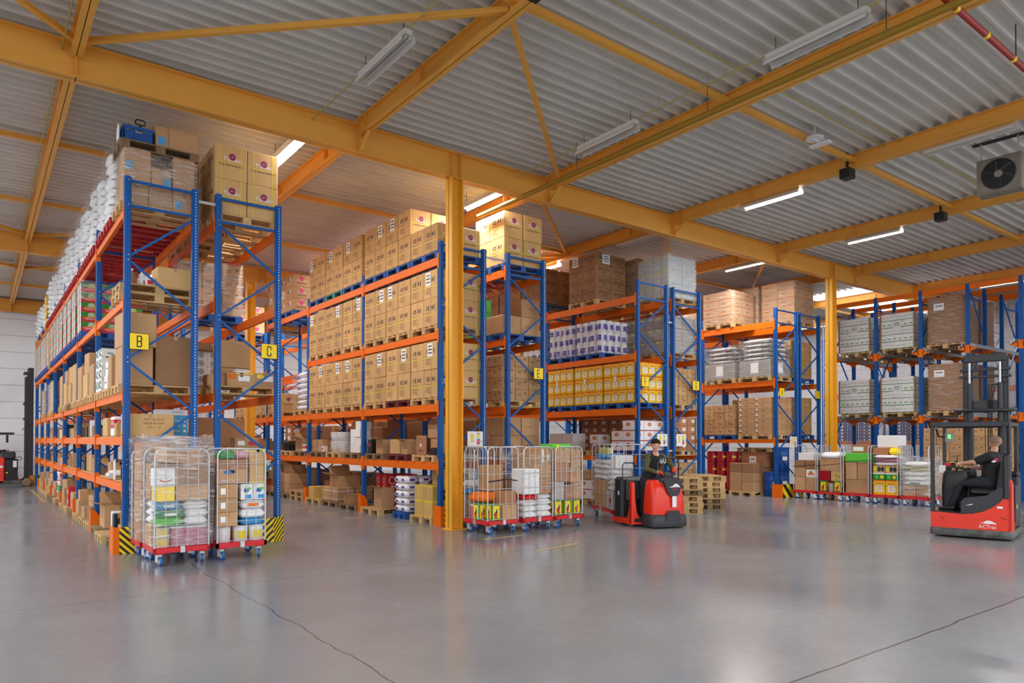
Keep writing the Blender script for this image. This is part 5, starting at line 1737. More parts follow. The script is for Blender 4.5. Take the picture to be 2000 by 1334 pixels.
# ================================================================ racks F and G
for (letter, b, k) in (('F', 0, 1), ('F', 1, 0), ('F', 1, 1), ('F', 1, 2), ('G', 0, 1), ('G', 0, 2)):
    x, y, z, pw, _ = put(letter, 4, b, k, 'wood', 1.2, 1.15, dy=0.25 if (letter, b) == ('F', 0) else 0, dx=0.05)
    g = grid(STEN, (0.58, 0.56, 0.325), x + 0.01, y + 0.01, z, 2, 2, 4, 'dark carton with stencilled letters', pw, 'cartons with stencilled letters', (letter, b, k) != ('F', 1, 1), 0.004, 0.01)
    if b == 0:
        note(-0.292, 0, 0.18, 'l', 0.24, 0.26, g[(0, 1, 3)])
        note(0.1, -0.282, 0.18, 'f', 0.3, 0.26, g[(0, 0, 3)])
def clear_block(x, y, z, sx, sy, h, pw, noun, c='sheet_clear', yl=True):
    """pale boxes under milky film"""
    me = box_of(c, (sx / 2 - 0.01, sy / 4 - 0.006, h / 3 - 0.004), (lambda F, a, b, cc: F['l'].rect(b * .2, cc * .85, b * .5, cc * .14, 'strap_yellow')) if yl else None, ('clr', c, sx, h), None)
    grid(me, (sx / 2 - 0.01, sy / 4 - 0.006, h / 3 - 0.004), x, y, z, 2, 4, 3, noun, pw, noun + 's', True, 0.002, 0.0)
    film(x - 0.015, y - 0.015, z + 0.003, x + sx, y + sy + 0.01, z + h + 0.03, 'milky film around pale boxes, ' + pw, 'film_heavy', int(x * 10 + z), 0.012)
mat('pale_box', 'C9D2D6', 0.45)
mat('grey_box', '9C9792', 0.55)
x, y, z, pw, _ = put('G', 4, 0, 0, 'wood', 1.2, 1.15)
clear_block(x + 0.01, y + 0.01, z, 1.16, 1.12, 1.16, pw, 'pale shrink-wrapped box', 'pale_box')
for k in range(3):
    x, y, z, pw, _ = put('G', 3, 0, k, 'wood', 1.2, 1.15)
    clear_block(x + 0.01, y + 0.01, z, 1.16, 1.12, 1.02, pw, 'grey shrink-wrapped box', 'grey_box')
for (b, k) in ((0, 1), (0, 2), (1, 0)):
    x, y, z, pw, _ = put('F', 3, b, k, 'blue', 1.15, 1.12)
    for q in range(3):
        for i in range(4):
            for j in range(4):
                if i and j:
                    continue
                if i and (b, k) != (0, 1) and i > 2:
                    continue
                bucket(BUCK_V, (x + 0.15 + i * 0.277, y + 0.15 + j * 0.275, z + q * 0.302), 'white bucket with violet label, ' + join(rowword(q, 3), colword(j, 4), inword(i, 4)) + ', ' + pw, 'white buckets with violet labels', RND.uniform(-0.5, 0.5))
    film(x - 0.01, y - 0.01, z + 0.003, x + 1.14, y + 1.13, z + 0.92, 'clear film around white buckets, ' + pw, 'film', 31 + k, 0.01)
for (b, k) in ((0, 0), (0, 1), (0, 2), (1, 0), (1, 1)):
    x, y, z, pw, _ = put('F', 2, b, k, 'blue', 1.15, 1.15)
    grid(YEL, (0.275, 0.27, 0.36), x + 0.02, y + 0.02, z, 4, 4, 3, 'yellow carton', pw, 'yellow cartons', (b, k) == (0, 0), 0.005, 0.01, None, 0.012)
    if b == 0:
        m = MB(); m.box(-0.003, -0.04, -0.06, 0.0, 0.04, 0.06, 'paper'); tag(m.build('paper_tag', None, (x + 0.012, y + 0.7, z + 0.66)), 'white paper tag on the yellow cartons, ' + pw, 'tag', 'paper tags')
for k in (1, 2):
    x, y, z, pw, _ = put('F', 3, 1, k, 'blue', 1.15, 1.15)
    grid(YEL, (0.275, 0.27, 0.36), x + 0.02, y + 0.02, z, 1, 4, 2, 'yellow carton', pw, 'yellow cartons')
# lowest beams of F: white and red boxes in a staircase
x, y, z, pw, _ = put('F', 1, 0, 0, 'blue', 1.15, 1.15)
grid(REDW, (0.4, 0.4, 0.27), x + 0.0, y + 0.02, z, 3, 2, 3, 'white box with red oval', pw, 'white boxes with red ovals', True, keep=lambda i, j, k: not (j == 1 and k > 1))
x, y, z, pw, _ = put('F', 1, 0, 1, 'wood', 1.15, 1.15)
plain((0.5, 0.4, 0.18), 'card_dark', (x + 0.3, y + 0.35, z), 'dark brown carton under a white box, ' + pw)
carton(REDW, (x + 0.3, y + 0.4, z + 0.182), 'single white box with red oval on a dark carton, lowest beams of rack F', 'white boxes with red ovals')
plain((0.3, 0.4, 0.4), 'yellow_box', (x + 0.9, y + 0.9, z), 'plain yellow carton deep in, lowest beams of rack F', 'yellow cartons', tape=None)
x, y, z, pw, _ = put('F', 1, 0, 2, 'wood', 1.15, 1.15)
for j in range(2):
    for q in range(2):
        plain((0.5, 0.5, 0.24), 'white_box', (x + 0.3, y + 0.3 + j * 0.53, z + q * 0.242), 'plain white carton, ' + rowword(q, 2) + ' ' + colword(j, 2) + ', ' + pw, 'plain white cartons', 0, None, 'pw3', None)
for k in range(3):
    x, y, z, pw, _ = put('F', 0, 0, k, 'wood', 1.15, 1.15, dx=-0.1)
    grid(REDW, (0.4, 0.4, 0.27), x, y + 0.02, z, 1, 2, 2, 'white box with red oval', pw, 'white boxes with red ovals', False, 0.02, 0.05)
    if k:
        grid(SMALL, (0.38, 0.37, 0.26), x + 0.02, y + 0.03, z + 0.55, 1, 2, 1, 'brown carton over white boxes', pw, 'small brown cartons')
# G: brown cartons with white labels
def d_whitelab(F, sx, sy, sz):
    for f, W in (('f', sx), ('l', sy)):
        F[f].rect(W * 0.1, sz * 0.55, W * 0.35, sz * 0.4, 'paper'); F[f].rect(W * 0.1, sz * 0.55, W * 0.25, 0.01, 'ink_soft', 0.0004)
WLAB = carton_mesh('whitelab', (0.38, 0.37, 0.23), 'card_red', d_whitelab)
for k in range(3):
    x, y, z, pw, _ = put('G', 2, 0, k, 'wood', 1.15, 1.15)
    grid(STRAP, (0.38, 0.4, 0.25), x + 0.01, y + 0.02, z, 3 if k == 0 else 1, 2, 4, 'strapped brown carton', pw, 'strapped small brown cartons', k == 0, keep=(lambda i, j, kk: True))
    x, y, z, pw, _ = put('G', 1, 0, k, 'wood', 1.15, 1.15)
    grid(WLAB, (0.38, 0.37, 0.23), x + 0.01, y + 0.02, z, 3 if k == 0 else 1, 3, 4, 'brown carton with white label', pw, 'brown cartons with white labels', k == 0)
for j in range(3):
    for q in range(1):
        plain((0.36, 0.4, 0.95), 'card', (15.45 + j * 0.38, 13.1, 0.0), 'tall brown carton on the floor of rack G, ' + ORD[j] + ' across')
        plain((0.36, 0.4, 0.2), 'card', (15.45 + j * 0.38, 13.1, 0.952), 'brown carton on a tall one, floor of rack G, ' + ORD[j] + ' across')

# ================================================================ racks H and I
for letter, b, k in (('I', 0, 0), ('I', 0, 1), ('H', 0, 1), ('H', 1, 0)):
    x, y, z, pw, _ = put(letter, 3, b, k, 'wood', 1.2, 1.2, 2, dy=0.04 if (letter, k) == ('H', 1) else 0)
    grid(PINKC, (0.58, 0.6, 0.27), x + 0.01, y + 0.0, z, 2, 2, 5 if letter == 'I' else 4, 'wrapped reddish carton', pw, 'wrapped reddish cartons', True, 0.005, 0.01, None, 0.008)
    film(x - 0.01, y - 0.015, z + 0.003, x + 1.2, y + 1.22, z + (1.37 if letter == 'I' else 1.1), 'shiny film around reddish cartons, ' + pw, 'film', 60 + k + b, 0.012)
for k in (0, 1):
    x, y, z, pw, _ = put('H', 2, 0, k, 'wood', 1.2, 1.2, 2)
    plain((1.14, 1.14, 0.52), 'grey_box', (x + 0.6, y + 0.6, z), 'large grey cardboard bin under the sacks, ' + pw, 'grey cardboard bins', 0, lambda F, a, b_, c: (F['l'].rect(0, c * .55, .28, .34, 'paper'), F['f'].rect(0, c * .55, .28, .34, 'paper')), 'greybin', None)
    nq = 5 if k == 0 else 4
    for q in range(nq):
        sack(SACK_G, (x + 0.6, y + 0.6, z + 0.5225 + q * 0.141), 'grey wrapped sack, ' + rowword(q, nq) + ', above the grey bin, ' + pw, 'grey wrapped sacks', RND.uniform(-0.03, 0.03))
    film(x + 0.01, y + 0.0, z, x + 1.19, y + 1.2, z + 0.53 + nq * 0.141, 'grey-looking film around bin and sacks, ' + pw, 'film', 80 + k, 0.014)
x, y, z, pw, _ = put('H', 1, 0, 0, 'wood', 1.2, 1.2, 2)
grid(FLAT, (0.58, 0.6, 0.17), x + 0.01, y + 0.0, z, 2, 2, 7, 'flat brown carton with finger holes', pw, 'flat brown cartons', True, 0.005, 0.01, None, 0.008)
x, y, z, pw, _ = put('H', 1, 0, 1, 'blue', 1.2, 1.2, 2)
grid(STRAP, (0.38, 0.4, 0.25), x + 0.01, y + 0.0, z, 3, 3, 4, 'strapped brown carton', pw, 'strapped small brown cartons', True)
for k in (0, 1):
    x, y, z, pw, _ = put('I', 2, 0, k, 'blue', 1.2, 1.2, 2)
    grid(STRAP_T, (0.3, 0.3, 0.31), x - 0.02, y + 0.1, z, 4, 3, 4, 'upright strapped carton', pw, 'upright strapped cartons', k == 0)
    x, y, z, pw, _ = put('I', 1, 0, k, 'blue', 1.2, 1.2, 2)
    grid(STRAP_T, (0.3, 0.3, 0.31), x - 0.02, y + 0.1, z, 4, 3, 4, 'upright strapped carton', pw, 'upright strapped cartons', k == 0)
# H floor: red drums, cartons, blue drums
RD = drum_parts('drum_red', 0.185, 0.42, 'r'); BD = drum_parts('drum_blue', 0.24, 0.78, 'b')
for q in range(3):
    for i in range(2):
        for j in range(3):
            if i and j:
                continue
            drum(RD, (20.25 + i * 0.39, 14.46 + j * 0.39, 0.1455 + q * 0.425), 'red drum, ' + join(rowword(q, 3), colword(j, 3), inword(i, 2)) + ', under rack H', 'red drums')
pallet(20.47, 14.84, 0, 'old', 'weathered pallet under the red drums of rack H', 0.84, 1.16)
pallet(20.3, 13.75, 0, 'wood', 'wooden pallet under the brown cartons, floor of rack H', 1.2, 0.9)
for i, (dy, q) in enumerate([(d, q) for q in range(2) for d in (0, 0.46)]):
    plain((0.6, 0.44, 0.3), 'card', (20.08, 13.54 + dy, 0.1455 + q * 0.302), 'brown carton, ' + rowword(q, 2) + ' ' + colword(1 if dy else 0, 2) + ', floor of rack H')
    if q == 0:
        plain((0.6, 0.44, 0.3), 'card_dark', (20.08, 13.54 + dy, 0.1455 + 0.605), 'brown carton third up, ' + colword(1 if dy else 0, 2) + ', floor of rack H')
plain((0.8, 0.9, 0.5), 'card_red', (20.85, 13.8, 0.1455 + 0.75), 'wrapped reddish load with white sheet under a pallet, floor of rack H', draw=lambda F, a, b, c: (F['l'].rect(0, c * .5, .26, .24, 'paper'), F['l'].rect(0, c * .55, .16, .03, 'dark_grey', .001)), key='wrload')
plain((0.8, 0.9, 0.74), 'card_dark', (20.85, 13.8, 0.1455), 'dark carton supporting the wrapped load, floor of rack H')
pallet(20.85, 13.8, 0.1455 + 1.252, 'wood', 'wooden pallet lying on the wrapped load under rack H', 0.8, 1.2)
pallet(20.65, 13.02, 0, 'wood', 'wooden pallet under the blue drums by the striped guard', 1.2, 0.8) if False else None
for n_, (dx_, dy_, q) in enumerate(((0.0, 0.0, 0), (0.0, 0.52, 0), (0.52, 0.0, 0), (0.52, 0.0, 1), (0.52, 0.52, 0), (0.52, 0.52, 1))):
    drum(BD, (20.42 + dx_ , 12.95 + dy_ * 0.0 + (0.02 if dy_ == 0 else 0.0), 0.0 + q * 0.782), 'x', 'blue drums') if False else None
for n_, (px_, py_, q) in enumerate(((20.32, 13.02, 0), (20.84, 13.0, 0), (20.84, 13.0, 1))):
    drum(BD, (px_, py_, 0.0 + q * 0.783), ('blue drum standing alone beside brown cartons under rack H', 'lower blue drum behind the striped guard of rack H', 'upper blue drum stacked behind the striped guard of rack H')[n_], 'blue drums')
# ================================================================ drive-in racks at the right
XI = 24.3
LANES = [13.07, 11.62, 10.19, 8.83, 7.44, 6.05, 4.66]
ROWS_X = [0, 1.33, 2.75, 4.2]
DL = [2.5, 4.63]
def drive_in():
    t = tag(empty('drive_in_rack', (XI, 0, 0)), 'deep blue drive-in rack with grey pallet rails and orange top beams', 'rack', 'blue and orange pallet racks')
    for li, y in enumerate(LANES):
        f = empty('upright_frame', (0, y, 0), 0, t)
        for ri, x in enumerate(ROWS_X):
            place(post_mesh(6.62, False, ri < 2), 'post', f, (x, -0.055, 0))
        for (xa, xb) in ((0.1, 1.33), (2.85, 4.2)):
            m = MB()
            z = 0.4
            s = li % 2
            m.bar((xa, 0, 6.2), (xb, 0, 6.2), 0.03, 0.05, 'blue')
            while z < 6.0:
                m.bar((xa if s else xb, 0, z), (xb if s else xa, 0, z + 1.5), 0.03, 0.04, 'blue')
                z += 1.55; s = not s
            m.build('bracing', f)
        for z in DL:
            r = MB()
            for s in (-1, 1):
                r.prism([(y + s * 0.2, z), (y + s * 0.2, z + 0.05), (y + s * 0.12, z + 0.05), (y + s * 0.115, z + 0.14), (y + s * 0.135, z + 0.14), (y + s * 0.14, z + 0.07), (y + s * 0.23, z + 0.07), (y + s * 0.23, z)][::s], 'x', -0.1, 4.35, 'galv')
            r.build('pallet_rail', t)
            for x in ROWS_X:
                b = MB()
                b.box(x - 0.02, y - 0.08, z - 0.16, x - 0.006, y + 0.08, z + 0.1, 'orange')
                for s in (-1, 1):
                    b.prism([(y + s * 0.06, z - 0.1), (y + s * 0.27, z - 0.03), (y + s * 0.27, z + 0.0), (y + s * 0.06, z + 0.05)][::s], 'x', x - 0.02, x + 0.06, 'orange')
                b.build('bracket', t)
    for ri, x in enumerate(ROWS_X[:3]):
        for a, b in zip(LANES, LANES[1:]):
            m = MB(); m.box(x + 0.0, b + 0.06, 6.44, x + 0.05, a - 0.06, 6.6, 'orange'); m.build('top_beam', t)
    return t
drive_in()
def milk_stack(lane, z, rows, word, brown=False):
    yc = (LANES[lane] + LANES[lane + 1]) / 2
    for r in range(rows):
        x = XI + 0.12 + r * 1.3
        pl = ('frontmost', 'second', 'third')[r] + ' load, ' + word
        pallet(x + 0.6, yc, z + 0.071, 'wood', 'wooden pallet of the ' + pl, 0.8 + 0.4, 1.1, 0, 'pallets in the drive-in rack')
        zz = z + 0.071 + 0.1445
        if brown:
            me = box_of('card_dark', (1.1, 1.06, 1.5), lambda F, a, b, c: ([F['l'].rect(0, c * 0.33 * k, b, 0.006, 'ink_soft') for k in (1, 2)], F['l'].rect(-0.2, c * .8, .3, .22, 'paper'), F['l'].rect(-0.2, c * .82, .2, .03, 'dark_grey', .0008)), 'brownlump', None)
            carton(me, (x + 0.6, yc, zz), 'big brown block of wrapped cartons, ' + pl, 'wrapped brown blocks')
            film(x + 0.03, yc - 0.55, zz + 0.003, x + 1.18, yc + 0.55, zz + 1.53, 'shiny film around the brown block, ' + pl, 'film', 200 + lane * 7 + r + int(z), 0.012)
        else:
            g = grid(MILK, (0.39, 0.345, 0.235), x + 0.02, yc - 0.45, zz, 3, 3, 5, 'white and green carton', pl, 'white and green cartons', lane < 3 and r == 0 or True, 0.002, 0.0, None, 0.002, None, MILK2)
            for s_, w_ in ((-1, 'nearer'), (1, 'farther')):
                m = MB(); m.box(-0.025, -0.035, 0, 0.005, 0.005, 1.17, 'card_dark') if s_ < 0 else m.box(-0.025, -0.005, 0, 0.005, 0.035, 1.17, 'card_dark')
                tag(m.build('edge_board', None, (x + 0.012, yc + 0.07 + s_ * 0.525, zz)), 'brown edge board at the ' + w_ + ' corner, ' + pl, 'edge board', 'edge boards')
            if r == 0:
                note(-0.197, 0.02, 0.1, 'l', 0.26, 0.2, g[(0, 1, 3)])
            film(x - 0.01, yc - 0.475, zz + 0.003, x + 1.22, yc + 0.62, zz + 1.19, 'clear film around white and green cartons, ' + pl, 'film', 300 + lane * 7 + r + int(z), 0.01)
milk_stack(1, DL[1], 3, 'upper rails, lane past second yellow column')
milk_stack(1, DL[0], 3, 'lower rails, lane past second yellow column')
milk_stack(2, DL[1], 2, 'upper rails, lane left of the truck mast', True)
milk_stack(2, DL[0], 2, 'lower rails, lane left of the truck mast', True)
milk_stack(0, DL[1], 3, 'upper rails, lane next to rack I')
milk_stack(0, DL[0], 3, 'lower rails, lane next to rack I')
for j, (yc, wd) in enumerate(((9.5, 'lane beside the half wrapped cage'), (8.13, 'lane behind the truck mast'), (6.75, 'lane at the picture edge'))):
    pallet(XI + 0.5, yc, 0.0, 'wood', 'wooden pallet on the floor of the drive-in rack, ' + wd, 1.2, 1.1, 0, 'pallets in the drive-in rack')
    grid(BIGC, (0.54, 0.48, 0.42), XI - 0.1, yc - 0.5, 0.1455, 1, 2, 2, 'large brown carton', 'lower floor load, drive-in, ' + wd, 'brown cartons in the drive-in rack')
    pallet(XI + 0.5, yc, 0.1455 + 0.845, 'wood', 'wooden pallet between two carton layers, ' + wd, 1.2, 1.1, 0, 'pallets in the drive-in rack')
    grid(SMALL, (0.38, 0.37, 0.26), XI - 0.1, yc - 0.55, 0.1455 * 2 + 0.845, 1, 3, 4, 'brown carton', 'upper floor load, drive-in, ' + wd, 'brown cartons in the drive-in rack', False, 0.02, 0.05)
# back-wall rack with mesh panels and blue pallets
XM = 31.5
def mesh_panel(y0, y1, z0, z1, lb):
    t = tag(empty('mesh_panel', (XM, y0, z0 + 0.022)), lb, 'mesh panel', 'wire mesh panels', None)
    m = MB()
    n = int((y1 - y0) / 0.1)
    for i in range(1, n):
        m.box(-0.004, i * (y1 - y0) / n - 0.006, 0, 0.004, i * (y1 - y0) / n + 0.006, z1 - z0, 'galv')
    k = int((z1 - z0) / 0.06)
    for i in range(1, k):
        m.box(-0.005, 0, i * (z1 - z0) / k - 0.008, 0.003, y1 - y0, i * (z1 - z0) / k + 0.008, 'galv')
    m.build('mesh', t)
    f = MB()
    for y in (0, y1 - y0):
        f.box(-0.02, y - 0.02, 0, 0.02, y + 0.02, z1 - z0, 'galv')
    for z in (0, z1 - z0):
        f.box(-0.02, 0, z - 0.02, 0.02, y1 - y0, z + 0.02, 'galv')
    f.build('frame', t)
MY = [17.5, 15.2, 12.9, 10.6, 8.3, 6.0, 3.7]
for i, (a, b) in enumerate(zip(MY, MY[1:])):
    for k, (z0, z1) in enumerate(((0.0, 3.1), (3.1, 5.2), (5.2, 7.3))):
        mesh_panel(b + 0.03, a - 0.03, z0, z1 - 0.05, ('lower', 'middle', 'upper')[k] + ' wire mesh panel, ' + ORD[i] + ' bay behind the drive-in rack')
t = tag(empty('pallet_rack', (XM + 0.1, 0, 0)), 'pallet rack behind the wire mesh with light orange beams', 'rack', 'blue and orange pallet racks')
for y in MY:
    f = empty('upright_frame', (0, y, 0), 0, t)
    place(post_mesh(6.5, False, False), 'post', f); place(post_mesh(6.5, True, False), 'post', f, (1.1, 0, 0)); place(bracing_mesh(6.5, 1.1, True), 'bracing', f)
for a, b in zip(MY, MY[1:]):
    for z in (1.75, 3.9):
        for fl, xx in ((False, 0), (True, 1.1)):
            place(beam_mesh(a - b - PW, 0.15, fl, 0), 'beam', t, (xx, b + PW, z))
for i, yc in enumerate((16.3, 14.0, 11.7, 9.5)):
    for q in range(7):
        pallet(XM + 0.66, yc, 1.76 + q * 0.15, 'blue', 'blue pallet in the stack of empties behind the mesh, ' + rowword(q, 7) + ', ' + ORD[i] + ' stack', 1.2, 1.1, 0, 'stacks of blue pallets behind the mesh')
for q in range(12):
    pallet(XM + 0.66, 7.2, 1.76 + q * 0.15, 'wood', 'wooden pallet in the tall stack behind the mesh by the truck mast, ' + rowword(q, 12), 1.2, 1.1, 0, 'stack of wooden pallets behind the mesh')

# ================================================================ roll cages
def arch(m, x0, x1, z0, z1, y, r, c, rad=0.013, n=6, rc=0.12):
    pts = [(x0, y, z0), (x0, y, z1 - rc)]
    for k in range(1, 6):
        a = pi - k * pi / 10
        pts.append((x0 + rc + rc * cos(a), y, z1 - rc + rc * sin(a)))
    for k in range(0, 6):
        a = pi / 2 - k * pi / 10
        pts.append((x1 - rc + rc * cos(a), y, z1 - rc + rc * sin(a)))
    pts.append((x1, y, z0))
    m.tube(pts, rad, c, n)
CAGE_MESH = {}
def cage_meshes(W, D, Hh):
    key = (W, D, Hh)
    if key in CAGE_MESH:
        return CAGE_MESH[key]
    out = {}
    m = MB()
    m.box(-W / 2, -D / 2, 0.185, W / 2, -D / 2 + 0.04, 0.255, 'red'); m.box(-W / 2, D / 2 - 0.04, 0.185, W / 2, D / 2, 0.255, 'red')
    m.box(-W / 2, -D / 2, 0.185, -W / 2 + 0.04, D / 2, 0.255, 'red'); m.box(W / 2 - 0.04, -D / 2, 0.185, W / 2, D / 2, 0.255, 'red')
    m.box(-W / 2 + 0.04, -D / 2 + 0.04, 0.235, W / 2 - 0.04, D / 2 - 0.04, 0.25, 'red')
    for sx in (-1, 1):
        for sy in (-1, 1):
            m.box(sx * (W / 2 - 0.09) - 0.06, sy * (D / 2 - 0.09) - 0.06, 0.165, sx * (W / 2 - 0.09) + 0.06, sy * (D / 2 - 0.09) + 0.06, 0.19, 'red')
    out['base'] = m.mesh('base')
    m = MB()
    arch(m, -W / 2 + 0.02, W / 2 - 0.02, 0.24, Hh, 0, 0, 'zinc')
    for i in range(1, 5):
        x = -W / 2 + 0.02 + i * (W - 0.04) / 5
        m.tube([(x, 0, 0.26), (x, 0, Hh)], 0.0055, 'zinc', 5)
    for i in range(5):
        z = 0.28 + i * (Hh - 0.5) / 4.0
        m.tube([(-W / 2 + 0.02, 0, z), (W / 2 - 0.02, 0, z)], 0.0055, 'zinc', 5)
    m.box(-0.03, -0.05, 0.18, 0.03, -0.02, 0.27, 'zinc')
    out['panel'] = m.mesh('wire_panel')
    m = MB()
    for s in (-1, 1):
        m.box(s * 0.028 - 0.003, -0.025, 0.05, s * 0.028 + 0.003, 0.045, 0.15, 'zinc')
    m.box(-0.03, -0.03, 0.13, 0.03, 0.05, 0.165, 'zinc')
    out['fork'] = m.mesh('fork')
    m = MB()
    m.lathe([(0.055, -0.018), (0.066, -0.014), (0.066, 0.014), (0.055, 0.018)], 'caster_blue', (0, -0.03, 0.066), 16, 'x')
    m.lathe([(0.03, -0.021), (0.03, 0.021)], 'zinc', (0, -0.03, 0.066), 10, 'x')
    out['wheel'] = m.mesh('wheel')
    CAGE_MESH[key] = out
    return out
def cage(x, y, rz, label, W=0.76, D=0.82, Hh=1.65, panels=('front', 'rear'), swing=(0.3, -0.4, 0.8, 0.2)):
    """x, y: centre on the floor"""
    ms = cage_meshes(W, D, Hh)
    t = tag(empty('roll_cage', (x, y, 0), rz), label, 'roll cage', 'wire roll cages')
    place(ms['base'], 'base', t)
    for p in panels:
        if p == 'front':
            place(ms['panel'], 'wire_panel', t, (0, -D / 2 + 0.02, 0))
        elif p == 'rear':
            place(ms['panel'], 'wire_panel', t, (0, D / 2 - 0.02, 0), pi)
        elif p == 'left':
            place(cage_meshes(D, W, Hh)['panel'], 'wire_panel', t, (-W / 2 + 0.02, 0, 0), -pi / 2)
        elif p == 'right':
            place(cage_meshes(D, W, Hh)['panel'], 'wire_panel', t, (W / 2 - 0.02, 0, 0), pi / 2)
    for i, (sx, sy) in enumerate(((-1, -1), (1, -1), (1, 1), (-1, 1))):
        c = empty('caster', (sx * (W / 2 - 0.09), sy * (D / 2 - 0.09), 0), swing[i], t)
        place(ms['fork'], 'fork', c); place(ms['wheel'], 'wheel', c)
    return t
ZB = 0.2515
class Local:
    """place goods relative to a cage"""
    def __init__(s, x, y, rz=0.0):
        s.x, s.y, s.rz = x, y, rz
    def __call__(s, a, b, z=ZB):
        return (s.x + a * cos(s.rz) - b * sin(s.rz), s.y + a * sin(s.rz) + b * cos(s.rz), z)
def bag(P, a, b, z, size, c, label, group='bags in the cages', rz=0.0, band=None, key=None):
    me = sack_mesh(*size, c, key or ('bag', size, c, band), band)
    return sack(me, P(a, b, z), label, group, P.rz + rz)
def box(P, a, b, z, size, c, label, group='cartons in the cages', rz=0.0, draw=None, key=None, tape='tape'):
    return plain(size, c, P(a, b, z), label, group, P.rz + rz, draw, key, tape)
# --- two cages and one behind, before rack B
A1 = Local(2.37, 11.33, 0.0)
cage(2.37, 11.33, 0, 'wire roll cage packed under film in front of sign B', panels=('front', 'rear'))
jb = bucket_parts(0.09, 0.14, 'jar_cream', 'jar_cream', 'strap_yellow', 'jarc')
for q in range(2):
    bucket(jb, A1(-0.22, -0.22, ZB + q * 0.142), 'cream tub, ' + rowword(q, 2) + ', in the cage in front of sign B', 'cream tubs', 0, 'tub')
pk = bucket_parts(0.1, 0.29, 'pink', 'plastic_white', None, 'pinkj')
for i in range(3):
    bucket(pk, A1(-0.03 + i * 0.17 if i < 2 else 0.28, -0.24, ZB), 'pink canister, ' + ORD[i] + ' from the cream tubs, in the cage before sign B', 'pink canisters', 0, 'canister')
box(A1, -0.24, 0.14, ZB, (0.24, 0.42, 0.3), 'card', 'brown carton at the open side low in the cage before sign B')
box(A1, 0.12, 0.14, ZB, (0.44, 0.4, 0.3), 'card_dark', 'brown carton behind the pink canisters, cage before sign B')
z = ZB + 0.302
for i, (a, zz, c, lb, w_) in enumerate(((-0.16, 0, 'lime', 'light green bag low', 0.4), (0.19, 0, 'sack_white', 'white bag with orange mark low', 0.34), (-0.15, 0.11, 'green', 'dark green bag', 0.42), (0.2, 0.11, 'sack_white', 'white bag beside the dark green one', 0.34), (0.19, 0.23, 'sack_white', 'upper white bag', 0.36), (-0.17, 0.23, 'sky_blue', 'blue and white bag', 0.36))):
    bag(A1, a, -0.2, z + zz, (w_, 0.36, 0.12), c, lb + ', in the cage before sign B', band='paper' if c in ('green', 'sky_blue') else None)
    bag(A1, a, 0.18, z + zz, (w_, 0.36, 0.12), 'sack_white', 'white bag behind the ' + lb + ', cage before sign B')
z += 0.36
box(A1, -0.22, -0.22, z, (0.24, 0.34, 0.2), 'yellow', 'yellow pack halfway up the cage before sign B', tape=None)
box(A1, 0.14, -0.18, z, (0.44, 0.4, 0.24), 'card', 'brown carton beside the yellow pack, cage before sign B')
box(A1, -0.05, 0.2, z, (0.6, 0.34, 0.3), 'card', 'wide brown carton at the rear, cage before sign B')
box(A1, 0.14, -0.18, z + 0.241, (0.46, 0.42, 0.26), 'card_dark', 'dark brown carton near the top, cage before sign B')
box(A1, -0.22, -0.2, z + 0.201, (0.26, 0.36, 0.26), 'white_box', 'white bag-like pack with red curve, cage before sign B', 'bags in the cages', 0, lambda F, a, b, c: (F['f'].oval(0, c * .4, .08, .035, 'red_print'), F['f'].oval(0, c * .43, .07, .025, 'white_box', .0006)), 'redcurve', None)
box(A1, -0.05, 0.2, z + 0.301, (0.6, 0.34, 0.22), 'card', 'brown carton upper rear, cage before sign B')
o = box(A1, 0.02, 0.0, z + 0.54, (0.52, 0.6, 0.2), 'card', 'big tilted brown carton topping the cage before sign B', rz=0.06)
o.rotation_euler = (0.05, 0.1, 0.06)
box(A1, -0.21, 0.1, z + 0.462, (0.28, 0.4, 0.12), 'card_tan', 'brown carton under the film top, cage before sign B') if False else None
film(1.98, 10.93, 0.27, 2.77, 11.75, 1.86, 'crumpled clear film wrapped round the cage before sign B', 'film_heavy', 401, 0.03)
A3 = Local(2.3, 12.12, 0.03)
cage(2.3, 12.1, 0.03, 'second wire roll cage close behind the first before rack B', W=0.7, D=0.68, panels=('rear',))
for q in range(5):
    box(A3, -0.14, -0.02, ZB + q * 0.3, (0.36, 0.5, 0.298), 'card' if q % 2 else 'card_red', 'wrapped brown carton, ' + rowword(q, 5) + ', in the cage behind the first')
    box(A3, 0.19, 0.0, ZB + q * 0.3, (0.24, 0.52, 0.298), 'card_dark', 'wrapped dark carton, ' + rowword(q, 5) + ' inner, in the cage behind the first')
film(1.93, 11.78, 0.27, 2.62, 12.46, 1.84, 'crumpled clear film round the rear cage before rack B', 'film_heavy', 402, 0.02)
A2 = Local(3.2, 11.33, 0.0)
cage(3.2, 11.33, 0, 'wire roll cage with white sacks and tubs in front of sign C', W=0.74, panels=('front', 'rear'))
wt = bucket_parts(0.115, 0.24, 'plastic_white', 'plastic_white', 'strap_yellow', 'wtub')
wp = bucket_parts(0.1, 0.24, 'plastic_white', 'plastic_white', None, 'wplain')
for i, (a, p, lb) in enumerate(((-0.22, wp, 'plain white tub'), (0.02, wt, 'white tub with yellow band')  , (0.25, wt, 'second white tub with yellow band at the corner'))):
    bucket(p, A2(a, -0.24, ZB), lb + ', bottom of the cage before sign C', 'white tubs', 0, 'tub')
    bucket(p, A2(a, 0.05, ZB), lb.replace(' at the corner', '') + ', second row, cage before sign C', 'white tubs', 0, 'tub')
z = ZB + 0.245
for q in range(3):
    box(A2, -0.2, -0.2, z + q * 0.21, (0.28, 0.38, 0.208), 'card', 'brown carton, ' + rowword(q, 3) + ', outer side of the cage before sign C', draw=lambda F, a, b, c: F['f'].rect(-.07, c * .5, .07, .09, 'paper'), key='lab1')
